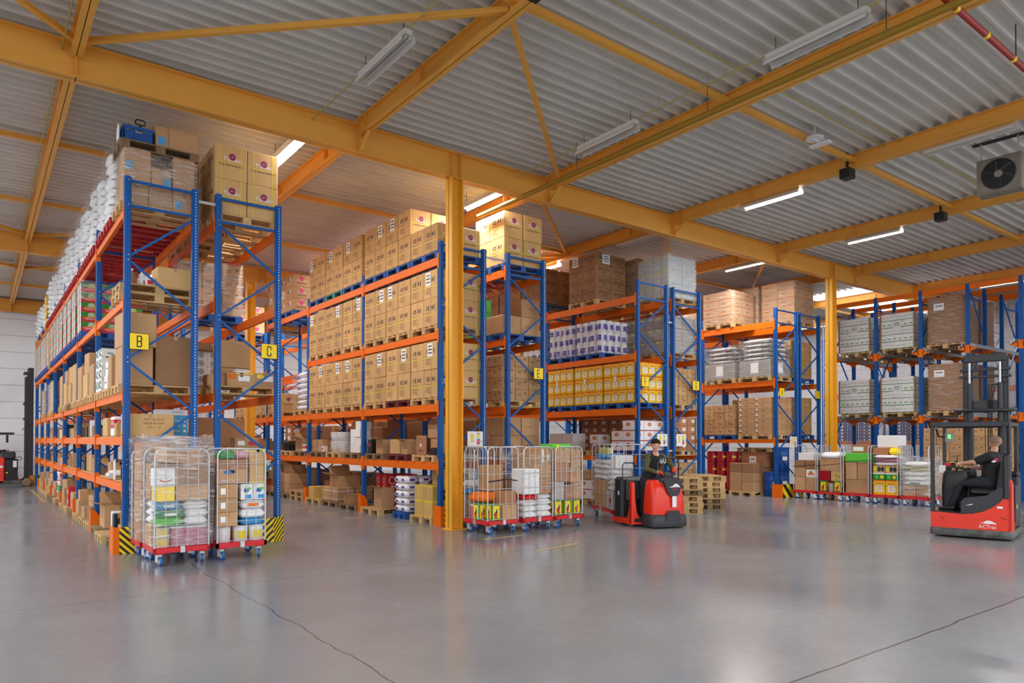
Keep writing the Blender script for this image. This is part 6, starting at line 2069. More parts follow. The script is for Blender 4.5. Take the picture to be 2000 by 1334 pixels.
bag(A2, 0.17, -0.2, z, (0.38, 0.36, 0.1), 'sky_blue', 'bright blue bag in the cage before sign C')
bag(A2, 0.17, -0.2, z + 0.1, (0.4, 0.38, 0.14), 'sack_white', 'white bag above the blue bag, cage before sign C')
bag(A2, 0.17, -0.2, z + 0.24, (0.38, 0.38, 0.14), 'sack_white', 'white bag with orange hexagon, cage before sign C', band='orange')
fl = lambda F, a, b, c: (F['f'].rect(0.02, c * .2, a * .5, c * .25, 'sky_blue'), F['f'].oval(-0.01, c * .6, .04, .035, 'caster_blue'), F['f'].oval(0.03, c * .7, .03, .02, 'lime', .0004))
for i in range(2):
    box(A2, 0.08 + i * 0.19, -0.22, z + 0.382, (0.18, 0.3, 0.24), 'white_box', ('outer', 'corner')[i] + ' upright white pack with blue fruit print, cage before sign C', 'printed packs', 0, fl, 'fruit', None)
box(A2, -0.13, -0.18, z + 0.632, (0.44, 0.4, 0.22), 'card', 'brown carton with blue oval print, cage before sign C', draw=lambda F, a, b, c: F['f'].oval(-.05, c * .8, .09, .035, 'caster_blue'), key='blueoval')
box(A2, 0.24, -0.2, z + 0.624, (0.24, 0.32, 0.52), 'card_tan', 'tall brown carton with yellow edges, cage before sign C', draw=lambda F, a, b, c: (F['f'].rect(0, c * .97, a, .05, 'strap_yellow'), F['f'].rect(0, c * .03, a, .04, 'strap_yellow')), key='yedge')
box(A2, -0.13, -0.18, z + 0.853, (0.44, 0.4, 0.14), 'card_red', 'wrapped brown carton high in the cage before sign C')
bag(A2, -0.2, -0.2, z + 0.994, (0.26, 0.3, 0.13), 'green', 'clear bag of green leaves on top, cage before sign C')
bag(A2, 0.04, -0.2, z + 0.994, (0.18, 0.28, 0.11), 'pink', 'bag of pink goods on top, cage before sign C')
for q in range(4):
    box(A2, 0.0, 0.22, z + q * 0.27, (0.62, 0.34, 0.268), 'card', 'brown carton, ' + rowword(q, 4) + ', at the back of the cage before sign C')
film(2.86, 10.95, 1.02, 3.54, 11.72, 1.63, 'clear film round the upper half of the cage before sign C', 'film', 403, 0.01)
# --- three cages in front of rack E
def lady_tin(P, a, b, z, label):
    """square oil tin with a plain red and black figure on yellow"""
    def dr(F, sx, sy, sz):
        for f, W in (('f', sx), ('l', sy)):
            g = F[f]
            g.rect(0, sz * .5, W * .76, sz * .8, 'yellow', 0.0002)
            g.oval(-0.01, sz * .36, W * .2, sz * .16, 'red_print', 0.0006); g.oval(0.012, sz * .55, W * .1, sz * .14, 'black', 0.0008); g.oval(0, sz * .16, W * .24, sz * .035, 'black', 0.0009); g.oval(-0.006, sz * .6, W * .05, sz * .05, 'plastic_white', 0.001)
    return box(P, a, b, z, (0.2, 0.2, 0.32), 'green', label, 'green and yellow tins', 0, dr, 'tin', None)
D1 = Local(8.02, 11.24, 0.0)
cage(8.02, 11.24, 0, 'half empty wire roll cage beside the near yellow column', panels=('front', 'left', 'rear'))
lady_tin(D1, -0.13, -0.24, ZB, 'green and yellow tin at the front of the half empty cage')
lady_tin(D1, -0.26, 0.0, ZB, 'green and yellow tin at the side of the half empty cage')
bucket(bucket_parts(0.09, 0.28, 'pink', 'plastic_white', None, 'pinkc'), D1(-0.24, 0.22, ZB), 'pink canister in the half empty cage by the column', 'pink canisters', 0, 'canister')
bucket(bucket_parts(0.09, 0.24, 'plastic_white', 'caster_blue', None, 'wblue'), D1(-0.02, 0.2, ZB), 'white tub with blue lid in the half empty cage', 'white tubs', 0, 'tub')
box(D1, 0.17, -0.16, ZB, (0.34, 0.44, 0.3), 'card', 'brown carton low in the half empty cage by the column')
bag(D1, 0.17, 0.2, ZB, (0.34, 0.32, 0.24), 'sack_grey', 'grey wrapped pack low in the half empty cage')
bag(D1, -0.12, 0.1, ZB + 0.33, (0.46, 0.4, 0.2), 'orange', 'wrapped orange bag in the half empty cage', key='orbag')
box(D1, 0.12, 0.18, ZB + 0.54, (0.4, 0.3, 0.5), 'card', 'upright brown carton in the half empty cage', rz=0.12)
box(D1, 0.2, -0.15, ZB + 0.302, (0.3, 0.4, 0.24), 'card_red', 'wrapped brown carton above another in the half empty cage')
m = MB(); m.tube([(-0.33, -0.38, 0), (-0.1, -0.42, 0.02), (0.06, -0.42, 0.05), (0.2, -0.43, 0.02), (0.34, -0.38, 0.0)], 0.014, 'black', 5)
tag(m.build('strap', None, D1(0, 0, 1.0)), 'black strap across the half empty cage', 'strap', 'black straps')
D4 = Local(8.3, 12.08, 0.0)
cage(8.3, 12.08, 0, 'wire roll cage partly hidden behind the near yellow column', W=0.72, D=0.74, panels=('front', 'rear', 'left'))
box(D4, -0.12, -0.1, ZB, (0.4, 0.44, 0.42), 'card', 'brown carton low in the cage behind the column')
bag(D4, -0.1, -0.1, ZB + 0.422, (0.5, 0.5, 0.14), 'sky_blue', 'light blue bag in the cage behind the column')
bag(D4, -0.1, -0.1, ZB + 0.562, (0.5, 0.5, 0.16), 'sack_white', 'white bag above the blue one, cage behind the column')
D2 = Local(8.89, 11.24, 0.0)
cage(8.89, 11.24, 0, 'middle wire roll cage of three before rack E, white sacks low down', W=0.78, panels=('front', 'rear'))
for q in range(3):
    bag(D2, -0.19, -0.19, ZB + q * 0.12, (0.36, 0.38, 0.12), 'sack_white', 'plump white bag, ' + rowword(q, 3) + ' outer, middle cage before rack E')
    bag(D2, 0.19, -0.19, ZB + q * 0.12, (0.36, 0.38, 0.12), 'sack_white', 'plump white bag, ' + rowword(q, 3) + ' inner, middle cage before rack E')
    bag(D2, 0.0, 0.2, ZB + q * 0.12, (0.6, 0.36, 0.12), 'sack_white', 'plump white bag, ' + rowword(q, 3) + ' rear, middle cage before rack E')
bag(D2, -0.18, -0.19, ZB + 0.362, (0.38, 0.38, 0.1), 'red', 'red bag above white ones, middle cage before rack E')
bag(D2, 0.19, -0.18, ZB + 0.362, (0.36, 0.36, 0.1), 'sack_white', 'white bag beside the red one, middle cage before rack E')
box(D2, -0.16, -0.18, ZB + 0.465, (0.42, 0.38, 0.5), 'white_box', 'tall white packet in the middle cage before rack E', 'printed packs', tape=None)
box(D2, 0.21, -0.16, ZB + 0.465, (0.3, 0.4, 0.3), 'card_red', 'wrapped brown carton beside the white packet, middle cage')
box(D2, 0.21, -0.16, ZB + 0.767, (0.3, 0.4, 0.3), 'card', 'brown carton above another, middle cage before rack E')
box(D2, -0.05, 0.2, ZB + 0.37, (0.6, 0.34, 0.4), 'card_dark', 'dark carton at the back, middle cage before rack E')
box(D2, 0.1, 0.16, ZB + 0.772, (0.4, 0.4, 0.5), 'card', 'big brown carton at the back top, middle cage before rack E')
box(D2, 0.2, -0.16, ZB + 1.07, (0.34, 0.4, 0.3), 'card', 'brown carton with white strip near the top, middle cage', draw=lambda F, a, b, c: (F['f'].rect(-.06, c * .5, .04, c * .9, 'paper'), F['f'].rect(.08, c * .4, .04, .1, 'paper')), key='wstrip')
D3 = Local(9.7, 11.24, 0.0)
cage(9.7, 11.24, 0, 'wire roll cage with a green box on top, before rack E', W=0.78, panels=('front', 'rear', 'right'))
for i in range(3):
    lady_tin(D3, -0.25 + i * 0.25, -0.25, ZB, 'green and yellow tin, ' + ORD[i] + ' of three in a row at the bottom of a cage')
    lady_tin(D3, -0.25 + i * 0.25, 0.02, ZB, 'green and yellow tin, ' + ORD[i] + ' in the row behind the front three')
z = ZB + 0.322
box(D3, -0.24, -0.18, z, (0.26, 0.38, 0.36), 'sack_grey', 'grey-lilac pack standing above the tins', 'printed packs', tape=None)
box(D3, 0.02, -0.18, z, (0.22, 0.38, 0.3), 'card_red', 'narrow brown carton above the tins, cage before rack E')
box(D3, 0.25, -0.18, z, (0.22, 0.38, 0.34), 'card', 'brown carton with small label above the tins, cage before rack E')
box(D3, -0.16, -0.16, z + 0.362, (0.38, 0.42, 0.38), 'card_red', 'wrapped reddish carton in the cage with the green box')
box(D3, 0.2, -0.16, z + 0.342, (0.3, 0.42, 0.3), 'card', 'brown carton with red cross tape in the cage with the green box', draw=lambda F, a, b, c: (F['f'].rect(-.03, c * .5, .14, .012, 'red_print'), F['f'].rect(-.03, c * .5, .012, .12, 'red_print')), key='crosst')
box(D3, -0.14, -0.16, z + 0.743, (0.4, 0.42, 0.3), 'card', 'brown carton upper outer in the cage with the green box')
box(D3, 0.22, -0.16, z + 0.643, (0.28, 0.42, 0.38), 'card', 'brown carton upper inner in the cage with the green box')
box(D3, 0.0, 0.22, z, (0.66, 0.3, 1.0), 'card_dark', 'tall dark carton at the back of the cage with the green box')
box(D3, -0.08, -0.05, z + 1.044, (0.52, 0.4, 0.09), 'lime', 'flat bright green box on top of a cage before rack E', 'printed packs', 0, lambda F, a, b, c: F['f'].oval(-.1, c * .5, .04, .03, 'yellow'), 'flatlime', None)
film(9.32, 10.86, 0.6, 10.09, 11.6, 1.6, 'clear film round the cage with the green box', 'film', 405, 0.006)
film(8.52, 10.86, 0.72, 9.27, 11.6, 1.55, 'clear film round the middle cage before rack E', 'film', 406, 0.006)
# --- five cages before the drive-in rack (seen from their open side)
def cage_r(i, label):
    y = (12.05 - 0.2, 11.07, 10.27, 9.47, 8.67)[i]
    cage(20.62, y, 0, label, W=0.8, D=0.765, Hh=1.63, panels=('front', 'rear'), swing=(0.5, 1.2, -0.3, 0.9))
    return Local(20.62, y, 0.0)
R1 = cage_r(0, 'wire roll cage with brown cartons nearest the striped guard of rack H')
box(R1, -0.12, 0.17, ZB, (0.5, 0.33, 0.4), 'card', 'brown carton bottom by the striped guard, first cage'); box(R1, -0.1, -0.17, ZB, (0.5, 0.33, 0.4), 'card', 'brown carton bottom inner, first cage before the drive-in rack')
box(R1, -0.1, 0.17, ZB + 0.402, (0.5, 0.34, 0.3), 'card', 'brown carton second up, first cage before the drive-in rack'); box(R1, -0.14, -0.19, ZB + 0.402, (0.42, 0.32, 0.24), 'white_box', 'white box with orange print, first cage', 'printed packs', 0, lambda F, a, b, c: (F['l'].rect(0, c * .45, .2, .06, 'orange'), F['l'].oval(0, c * .7, .06, .03, 'card_dark')), 'orprint', None)
box(R1, -0.1, 0.17, ZB + 0.703, (0.5, 0.32, 0.22), 'card_dark', 'dark carton third up, first cage'); box(R1, -0.1, -0.18, ZB + 0.643, (0.5, 0.34, 0.28), 'card_dark', 'dark carton over the white box, first cage')
box(R1, -0.05, 0.0, ZB + 0.926, (0.5, 0.5, 0.22), 'white_box', 'white carton lying on top, first cage before the drive-in rack', 'printed packs', tape=None)
R2 = cage_r(1, 'wire roll cage with two green tins and a white bag on top')
lady_tin(R2, -0.22, 0.22, ZB, 'green and yellow tin, outer one in the cage with the dark canister'); lady_tin(R2, -0.22, -0.22, ZB, 'green and yellow tin, inner one in the cage with the dark canister')
bucket(bucket_parts(0.09, 0.28, 'sack_grey', 'red', None, 'greycan'), R2(-0.24, 0.0, ZB), 'grey canister with red lid between two tins', 'canisters', 0, 'canister')
box(R2, 0.1, 0.0, ZB, (0.34, 0.6, 0.32), 'card_dark', 'dark carton behind the two tins, second cage')
box(R2, -0.1, 0.2, ZB + 0.323, (0.4, 0.34, 0.3), 'drum_red', 'dark red carton above a tin, second cage', 'printed packs', tape=None); box(R2, -0.1, -0.18, ZB + 0.323, (0.4, 0.34, 0.3), 'card_tan', 'tan carton with yellow straps, second cage', draw=d_strapped, key='ystr2')
box(R2, -0.05, 0.0, ZB + 0.625, (0.5, 0.66, 0.36), 'card', 'wide brown carton with two holes, second cage', draw=lambda F, a, b, c: [F['l'].oval(q, c * .8, .015, .015, 'ink') for q in (-.16, .16)], key='holes')
bag(R2, -0.05, 0.0, ZB + 0.987, (0.58, 0.66, 0.2), 'sack_white', 'large white bag lying on top, second cage before the drive-in rack')
R3 = cage_r(2, 'wire roll cage with a bright green box in the middle')
box(R3, -0.05, 0.0, ZB, (0.5, 0.66, 0.4), 'card', 'wide brown carton with dots at the bottom, third cage', draw=lambda F, a, b, c: [F['l'].oval(q, c * .75, .015, .015, 'ink') for q in (-.2, .2)], key='holes2')
box(R3, -0.08, 0.17, ZB + 0.402, (0.46, 0.32, 0.5), 'card', 'tall brown carton, outer, third cage'); box(R3, -0.08, -0.17, ZB + 0.402, (0.46, 0.32, 0.5), 'card', 'tall brown carton, inner, third cage')
box(R3, -0.08, 0.0, ZB + 0.904, (0.48, 0.67, 0.26), 'lime', 'bright green carton in the third cage before the drive-in rack', 'printed packs', tape=None)
box(R3, 0.0, -0.04, ZB + 1.166, (0.4, 0.5, 0.24), 'card_red', 'brown carton with white label on top, third cage', draw=lambda F, a, b, c: F['l'].rect(-.05, c * .5, .3, .12, 'paper'), key='wlab3')
R4 = cage_r(3, 'wire roll cage with two yellow cartons at the bottom')
for i, b_ in enumerate((0.168, -0.168)):
    box(R4, -0.14, b_, ZB, (0.36, 0.32, 0.42), 'yellow_box', ('outer', 'inner')[i] + ' yellow carton with white panel, fourth cage', 'yellow cartons in the cage', 0, d_yellow, 'yelbig', None)
    box(R4, -0.14, b_, ZB + 0.422, (0.36, 0.32, 0.2), 'green', ('outer', 'inner')[i] + ' green printed pack, fourth cage', 'printed packs', 0, lambda F, a, b, c: (F['l'].rect(0, c * .9, b, c * .2, 'plastic_white'), F['l'].oval(-.06, c * .4, .05, .05, 'lime'), F['l'].oval(.08, c * .4, .05, .05, 'yellow')), 'greenpk', None)
    box(R4, -0.14, b_, ZB + 0.623, (0.36, 0.32, 0.2), 'card_tan', ('outer', 'inner')[i] + ' pack of jars under film, fourth cage', 'printed packs', 0, lambda F, a, b, c: [F['l'].oval(q, c * .5, .05, .07, 'strap_yellow' if q < 0 else 'dark_grey') for q in (-.1, 0, .1)], 'jarpk', None)
for q in range(3):
    bag(R4, -0.05, 0.0, ZB + 0.825 + q * 0.1, (0.58, 0.66, 0.1), ('sack_white', 'pink', 'sack_white')[q], ('white', 'reddish', 'upper white')[q] + ' bag above the jars, fourth cage')
box(R4, -0.06, 0.16, ZB + 1.127, (0.4, 0.4, 0.2), 'card_red', 'flat brown carton on top, fourth cage before the drive-in rack')
bag(R4, -0.08, -0.2, ZB + 1.127, (0.4, 0.26, 0.2), 'yellow', 'yellow bag on top, fourth cage')
R5 = cage_r(4, 'wire roll cage half wrapped in film, last before the big truck')
box(R5, -0.1, 0.17, ZB, (0.4, 0.32, 0.3), 'card', 'brown carton with dark stripe, last cage', draw=lambda F, a, b, c: F['l'].rect(0, c * .6, .24, .03, 'ink'), key='dstr'); box(R5, -0.1, -0.17, ZB, (0.4, 0.32, 0.3), 'card', 'brown carton with arrows, last cage', draw=lambda F, a, b, c: [F['l'].poly([(q - .03, c * h), (q + .03, c * h), (q, c * h + .03)], 'ink') for q, h in ((-.1, .6), (-.1, .2))], key='arrw')
for q in range(5):
    bag(R5, -0.05, 0.0, ZB + 0.302 + q * 0.13, (0.58, 0.66, 0.13), ('sack_white', 'sack_white', 'sack_white', 'jar_cream', 'sack_white')[q], 'bag under film, ' + rowword(q, 5) + ', in the last cage before the big truck', band='green' if q == 0 else None)
film(20.24, 8.3, 0.3, 20.98, 9.02, 1.35, 'bulging clear film round the last cage before the big truck', 'film_heavy', 407, 0.05)
m = MB(); m.box(-0.02, -0.32, 0, 0.0, 0.32, 0.32, 'paper'); m.box(0, -0.3, 0, 0.25, 0.3, 0.01, 'paper')
tag(m.build('white_board', None, (21.3, 9.6, 1.63)), 'large white board standing up behind the fourth cage', 'board') if False else None
plain((0.4, 0.62, 0.34), 'white_box', R4(0.05, -0.02, ZB + 1.33), 'large white carton standing on top of the fourth cage load', 'printed packs', 0, None, 'bigwhite', None)
for i, (P, z0, z1, lb) in enumerate(((R1, 0.98, 1.05, 'first'), (R2, 1.02, 1.1, 'second'), (R3, 1.16, 1.22, 'third'), (R4, 1.2, 1.28, 'fourth'), (R5, 0.98, 1.06, 'last'))):
    m = MB(); m.tube([(-0.405, 0.37, z0), (-0.41, 0, (z0 + z1) / 2), (-0.405, -0.37, z1)], 0.01, 'black', 5)
    tag(m.build('strap', None, P(0, 0, 0)), 'black strap across the open side of the ' + lb + ' cage', 'strap', 'black straps')
# ================================================================ two stacks of empty pallets
for s, (x, y, rz, wd) in enumerate(((14.05, 11.55, radians(-37), 'nearer stack beside the tow tractor'), (15.32, 11.85, radians(-35), 'farther stack behind the tow tractor'))):
    for q in range(6):
        pallet(x + RND.uniform(-0.015, 0.015), y + RND.uniform(-0.015, 0.015), q * 0.1455, ('wood', 'wood', 'wood', 'old', 'wood', 'wood')[q] if s == 0 else ('old', 'old', 'wood', 'wood', 'wood', 'wood')[q], 'empty wooden pallet, ' + rowword(q, 6) + ', ' + wd, 0.8, 1.2, rz + RND.uniform(-0.02, 0.02), 'stacks of empty pallets')
# ================================================================ people
def remeshed(mb, voxel, smooth=2):
    """one continuous skin over overlapping limbs"""
    me = mb.mesh('tmp')
    o = bpy.data.objects.new('tmp', me)
    COL.objects.link(o)
    r = o.modifiers.new('r', 'REMESH'); r.mode = 'VOXEL'; r.voxel_size = voxel; r.use_smooth_shade = True
    if smooth:
        s = o.modifiers.new('s', 'SMOOTH'); s.factor = 0.5; s.iterations = smooth
    bpy.context.view_layer.update()
    out = bpy.data.meshes.new_from_object(o.evaluated_get(bpy.context.evaluated_depsgraph_get()))
    bpy.data.objects.remove(o); bpy.data.meshes.remove(me)
    return out
def limb(m, pts, rad, c='skin'):
    """tapered limb with rounded joints"""
    m.tube(pts, rad, c, 10)
    for p, r in zip(pts, rad):
        m.sphere(p, r, c, 10, 8)
def hand(m, wrist, palm_dir, up, curl=0.7, side=1, c='skin'):
    """palm, four unequal bent fingers and a thumb leaving the side of the palm"""
    d = Vector(palm_dir).normalized(); u = Vector(up)
    u = (u - d * u.dot(d)).normalized(); s = d.cross(u) * side
    w0 = Vector(wrist)
    for k in range(3):
        m.sphere(w0 + d * (0.02 + 0.03 * k), 0.03, c, 8, 6, (1, 1, 1))
    for k in (-1, 1):
        m.sphere(w0 + d * 0.07 + s * 0.022 * k, 0.02, c, 8, 6)
    for i, L in enumerate((0.07, 0.08, 0.075, 0.06)):
        b = w0 + d * 0.085 + s * (0.03 - i * 0.02)
        pts = [b]
        a = 0.3
        for j in range(3):
            a += curl * (0.6 + 0.2 * j)
            pts.append(pts[-1] + (d * cos(a) - u * sin(a)) * L / 3)
        m.tube(pts, [0.0105, 0.0095, 0.009, 0.0075], c, 6)
    b = w0 + d * 0.03 + s * 0.03
    m.tube([b, b + d * 0.025 + s * 0.022 - u * 0.01, b + d * 0.055 + s * 0.018 - u * 0.028], [0.013, 0.011, 0.009], c, 6)
def head_into(m, c, look, up=(0, 0, 1), rad=0.1):
    """skull, jaw, nose, ears and neck roots; returns a local frame"""
    f = Vector(look).normalized(); u = Vector(up); u = (u - f * u.dot(f)).normalized(); s = f.cross(u)
    C = Vector(c)
    P = lambda a, b, z: C + f * a + s * b + u * z
    m.sphere(P(-0.012, 0, 0.03), 0.092, 'skin', 14, 10)
    m.sphere(P(0.02, 0, -0.01), 0.078, 'skin', 14, 10)
    m.sphere(P(0.045, 0, -0.065), 0.048, 'skin', 12, 8)
    m.sphere(P(0.066, 0, -0.09), 0.026, 'skin', 10, 6)
    for k in (-1, 1):
        m.sphere(P(0.055, 0.035 * k, -0.022), 0.032, 'skin', 8, 6)
        m.sphere(P(0.07, 0.033 * k, 0.03), 0.022, 'skin', 8, 6)
        m.sphere(P(-0.005, 0.085 * k, -0.005), 0.018, 'skin', 8, 6)
        m.sphere(P(-0.01, 0.09 * k, 0.015), 0.016, 'skin', 8, 6)
    m.tube([P(0.088, 0, 0.02), P(0.108, 0, -0.012), P(0.112, 0, -0.026)], [0.011, 0.014, 0.015], 'skin', 8)
    return P
def face_marks(P, parent, hair, cut=0.05, hairname='hair', brow='hair_dark'):
    m = MB()
    for k in (-1, 1):
        m.sphere(P(0.092, 0.032 * k, 0.008), 0.0095, 'plastic_white', 8, 6)
        m.sphere(P(0.0995, 0.032 * k, 0.008), 0.0045, 'ink', 6, 5)
    m.build('eyes', parent)
    m = MB()
    for k in (-1, 1):
        m.tube([P(0.097, 0.016 * k, 0.028), P(0.098, 0.034 * k, 0.033), P(0.088, 0.052 * k, 0.028)], 0.005, brow, 5)
    m.build('eyebrows', parent)
    m = MB()
    m.tube([P(0.09, -0.024, -0.06), P(0.099, 0, -0.057), P(0.09, 0.024, -0.06)], [0.004, 0.007, 0.004], 'glove' if False else 'card_red', 6)
    m.build('mouth', parent)
    # hair: a cap that follows the skull
    m = MB()
    n, k = 18, 9
    vs = []
    for i in range(k + 1):
        for j in range(n):
            t = 2 * pi * j / n
            front = cos(t)
            lim = 1.28 if front > 0.5 else 1.95 if front < -0.1 else 1.28 + (0.5 - front) * 1.1
            ph = lim * i / k
            r = 0.105
            vs.append(P(-0.014 + r * sin(ph) * cos(t), r * 0.97 * sin(ph) * sin(t), 0.034 + r * cos(ph)))
    m.add(vs, [(i * n + j, (i + 1) * n + j, (i + 1) * n + (j + 1) % n, i * n + (j + 1) % n) for i in range(k) for j in range(n)], hair, True)
    m.build(hairname, parent)

# ================================================================ order-picking tow tractor with driver
TT = (10.73, 9.63, radians(-17.2))
tt = tag(empty('tow_tractor', (TT[0], TT[1], 0), TT[2]), 'red and black stand-on tow tractor pulling a loaded cage', 'tow tractor')
def loft(m, secs, c, cap=True):
    """skin through equal-length rings"""
    n = len(secs[0])
    vs = [p for s in secs for p in s]
    m.add(vs, [(i * n + j, i * n + (j + 1) % n, (i + 1) * n + (j + 1) % n, (i + 1) * n + j) for i in range(len(secs) - 1) for j in range(n)], c, True)
    if cap:
        m.add(secs[0], [tuple(range(n))[::-1]], c); m.add(secs[-1], [tuple(range(n))], c)
def ring(x0, x1, y0, y1, z, r, n=5):
    pts = []
    for cx, cy, a0 in ((x1 - r, y0 + r, -pi / 2), (x1 - r, y1 - r, 0), (x0 + r, y1 - r, pi / 2), (x0 + r, y0 + r, pi)):
        for k in range(n):
            a = a0 + k * pi / 2 / (n - 1)
            pts.append((cx + r * cos(a), cy + r * sin(a), z))
    return pts
m = MB()
loft(m, [ring(0.06, 0.83, 0.03, 0.5, 0.22, 0.1), ring(0.06, 0.83, 0.02, 0.5, 0.5, 0.12), ring(0.08, 0.82, 0.06, 0.5, 0.8, 0.14), ring(0.11, 0.8, 0.12, 0.5, 0.93, 0.14), ring(0.16, 0.76, 0.2, 0.48, 0.97, 0.12)], 'truck_red')
m.build('cowl', tt)
m = MB()
loft(m, [ring(0.03, 0.86, -0.01, 0.52, 0.03, 0.1), ring(0.02, 0.87, -0.02, 0.52, 0.1, 0.12), ring(0.03, 0.86, -0.01, 0.52, 0.24, 0.12), ring(0.06, 0.83, 0.03, 0.5, 0.28, 0.1)], 'dark_grey')
F = Face(m, (0.47, -0.022, 0.0), (1, 0, 0), (0, 0, 1), 0.004)
F.poly([(-0.16, 0.16), (0.2, 0.16), (0.16, 0.36), (-0.1, 0.36)], 'dark_grey', 0.004)
m.build('bumper', tt)
m = MB()
# dark shield down the front with the emblem
m.prism([(0.3, 0.96), (0.74, 0.96), (0.66, 0.7), (0.6, 0.64), (0.46, 0.64), (0.4, 0.7)], 'y', 0.0, 0.1, 'dark_grey')
m.prism([(0.24, 0.93), (0.8, 0.93), (0.72, 1.02), (0.34, 1.02)], 'y', 0.12, 0.48, 'dark_grey')
m.build('front_shield', tt)
m = MB()
F = Face(m, (0.53, 0.0, 0.84), (1, 0, 0), (0, 0, 1), 0.003)
F.poly([(-0.13, -0.01), (-0.04, 0.015), (0.02, 0.06), (0.06, 0.06), (0.12, 0.02), (0.13, -0.02), (0.06, -0.005), (-0.02, -0.012)], 'plastic_white')
F.text('Linde', 0.01, -0.07, 0.05, 'magenta', 0.14)
F.rect(-0.01, -0.3, 0.1, 0.22, 'plastic_white', 0.022)
m.build('emblem', tt)
m = MB()
m.bbox(-0.28, 0.4, 0.1, 0.85, 1.0, 0.18, 'rubber', 0.02)
m.build('platform', tt)
m = MB()
m.bbox(-0.3, 0.92, 0.06, 0.8, 1.26, 1.0, 'black', 0.05)
m.bbox(-0.2, 0.86, 0.5, 0.72, 0.94, 0.96, 'dark_grey', 0.03)
m.box(-0.302, 1.02, 0.62, -0.298, 1.08, 0.7, 'paper')
m.build('backrest', tt)
m = MB()
m.prism([(-0.34, 0.06), (0.0, 0.05), (0.03, 0.16), (-0.16, 0.18), (-0.22, 0.3), (-0.26, 0.6), (-0.27, 0.9), (-0.31, 0.93), (-0.34, 0.86)], 'y', 0.42, 0.52, 'truck_red')
m.prism([(0.44, 0.05), (1.26, 0.05), (1.26, 0.15), (0.6, 0.17), (0.52, 0.4), (0.5, 0.88), (0.44, 0.9)], 'x', -0.34, -0.29, 'truck_red')
m.build('side_leg', tt)
m = MB()
m.tube([(0.36, 0.36, 0.98), (0.36, 0.34, 1.3), (0.4, 0.34, 1.38), (0.48, 0.34, 1.42), (0.78, 0.34, 1.42), (0.84, 0.34, 1.38), (0.86, 0.34, 1.3), (0.86, 0.36, 0.95)], 0.017, 'dark_grey', 8)
m.build('guard_bar', tt)
m = MB()
m.bbox(0.46, 0.26, 1.0, 0.7, 0.44, 1.12, 'dark_grey', 0.03)
m.tube([(0.34, 0.3, 1.04), (0.48, 0.34, 1.1), (0.7, 0.34, 1.16), (0.9, 0.3, 1.2)], 0.016, 'black', 8)
m.build('tiller', tt)
m = MB()
m.tube([(-0.24, 0.98, 0.98), (-0.24, 0.98, 1.25), (-0.2, 0.98, 1.3), (0.0, 0.98, 1.3), (0.04, 0.98, 1.25), (0.04, 0.98, 0.98)], 0.013, 'black', 6)
m.build('back_rail', tt)
for x, y in ((0.2, 0.3), (0.7, 0.3), (0.0, 1.1), (0.6, 1.1)):
    m = MB(); m.lathe([(0.06, -0.035), (0.075, -0.03), (0.075, 0.03), (0.06, 0.035)], 'rubber', (x, y, 0.076), 14, 'x'); m.build('wheel', tt)

pr = tag(empty('person', (TT[0], TT[1], 0), TT[2]), 'man in dark vest with olive sleeves driving the tow tractor, looking down', 'person')
b = MB()
limb(b, [(0.4, 0.68, 0.98), (0.44, 0.63, 1.15), (0.5, 0.58, 1.35), (0.5, 0.55, 1.46)], [0.13, 0.125, 0.14, 0.09])
limb(b, [(0.5, 0.54, 1.44), (0.48, 0.51, 1.58)], [0.06, 0.055])
limb(b, [(0.34, 0.57, 1.44), (0.25, 0.5, 1.19), (0.42, 0.33, 1.12)], [0.06, 0.046, 0.03])
limb(b, [(0.66, 0.55, 1.44), (0.86, 0.5, 1.25), (0.8, 0.32, 1.2)], [0.06, 0.046, 0.03])
limb(b, [(0.33, 0.68, 0.95), (0.28, 0.62, 0.6), (0.28, 0.68, 0.27)], [0.085, 0.058, 0.042])
limb(b, [(0.49, 0.68, 0.95), (0.62, 0.6, 0.62), (0.6, 0.72, 0.29)], [0.085, 0.058, 0.042])
hand(b, (0.42, 0.33, 1.12), (0.8, -0.3, -0.1), (0, 0.3, 1), 0.8, 1)
hand(b, (0.8, 0.32, 1.2), (-0.3, -0.5, -0.2), (0, 0.3, 1), 0.8, -1)
P = head_into(b, (0.455, 0.465, 1.68), (-0.85, -0.42, -0.34))
place(remeshed(b, 0.008), 'body', pr)
face_marks(P, pr, 'hair_dark')
m = MB()
limb(m, [(0.4, 0.68, 0.96), (0.44, 0.63, 1.15), (0.5, 0.58, 1.36), (0.5, 0.56, 1.44)], [0.15, 0.145, 0.155, 0.1], 'shirt_black')
limb(m, [(0.34, 0.57, 1.42), (0.66, 0.55, 1.42)], [0.085, 0.085], 'shirt_black')
place(remeshed(m, 0.012), 'vest', pr)
m = MB()
limb(m, [(0.34, 0.57, 1.44), (0.25, 0.5, 1.19), (0.39, 0.355, 1.125)], [0.08, 0.062, 0.045], 'olive')
m2 = remeshed(m, 0.01); place(m2, 'sleeve', pr)
m = MB()
limb(m, [(0.66, 0.55, 1.44), (0.86, 0.5, 1.25), (0.81, 0.36, 1.21)], [0.08, 0.062, 0.045], 'olive')
place(remeshed(m, 0.01), 'sleeve', pr)
m = MB()
limb(m, [(0.33, 0.68, 0.95), (0.28, 0.62, 0.6), (0.28, 0.68, 0.28)], [0.11, 0.08, 0.065], 'trousers'); limb(m, [(0.49, 0.68, 0.95), (0.62, 0.6, 0.62), (0.6, 0.72, 0.3)], [0.11, 0.08, 0.065], 'trousers'); limb(m, [(0.4, 0.68, 0.98), (0.41, 0.68, 0.9)], [0.145, 0.13], 'trousers')
place(remeshed(m, 0.012), 'trousers', pr)
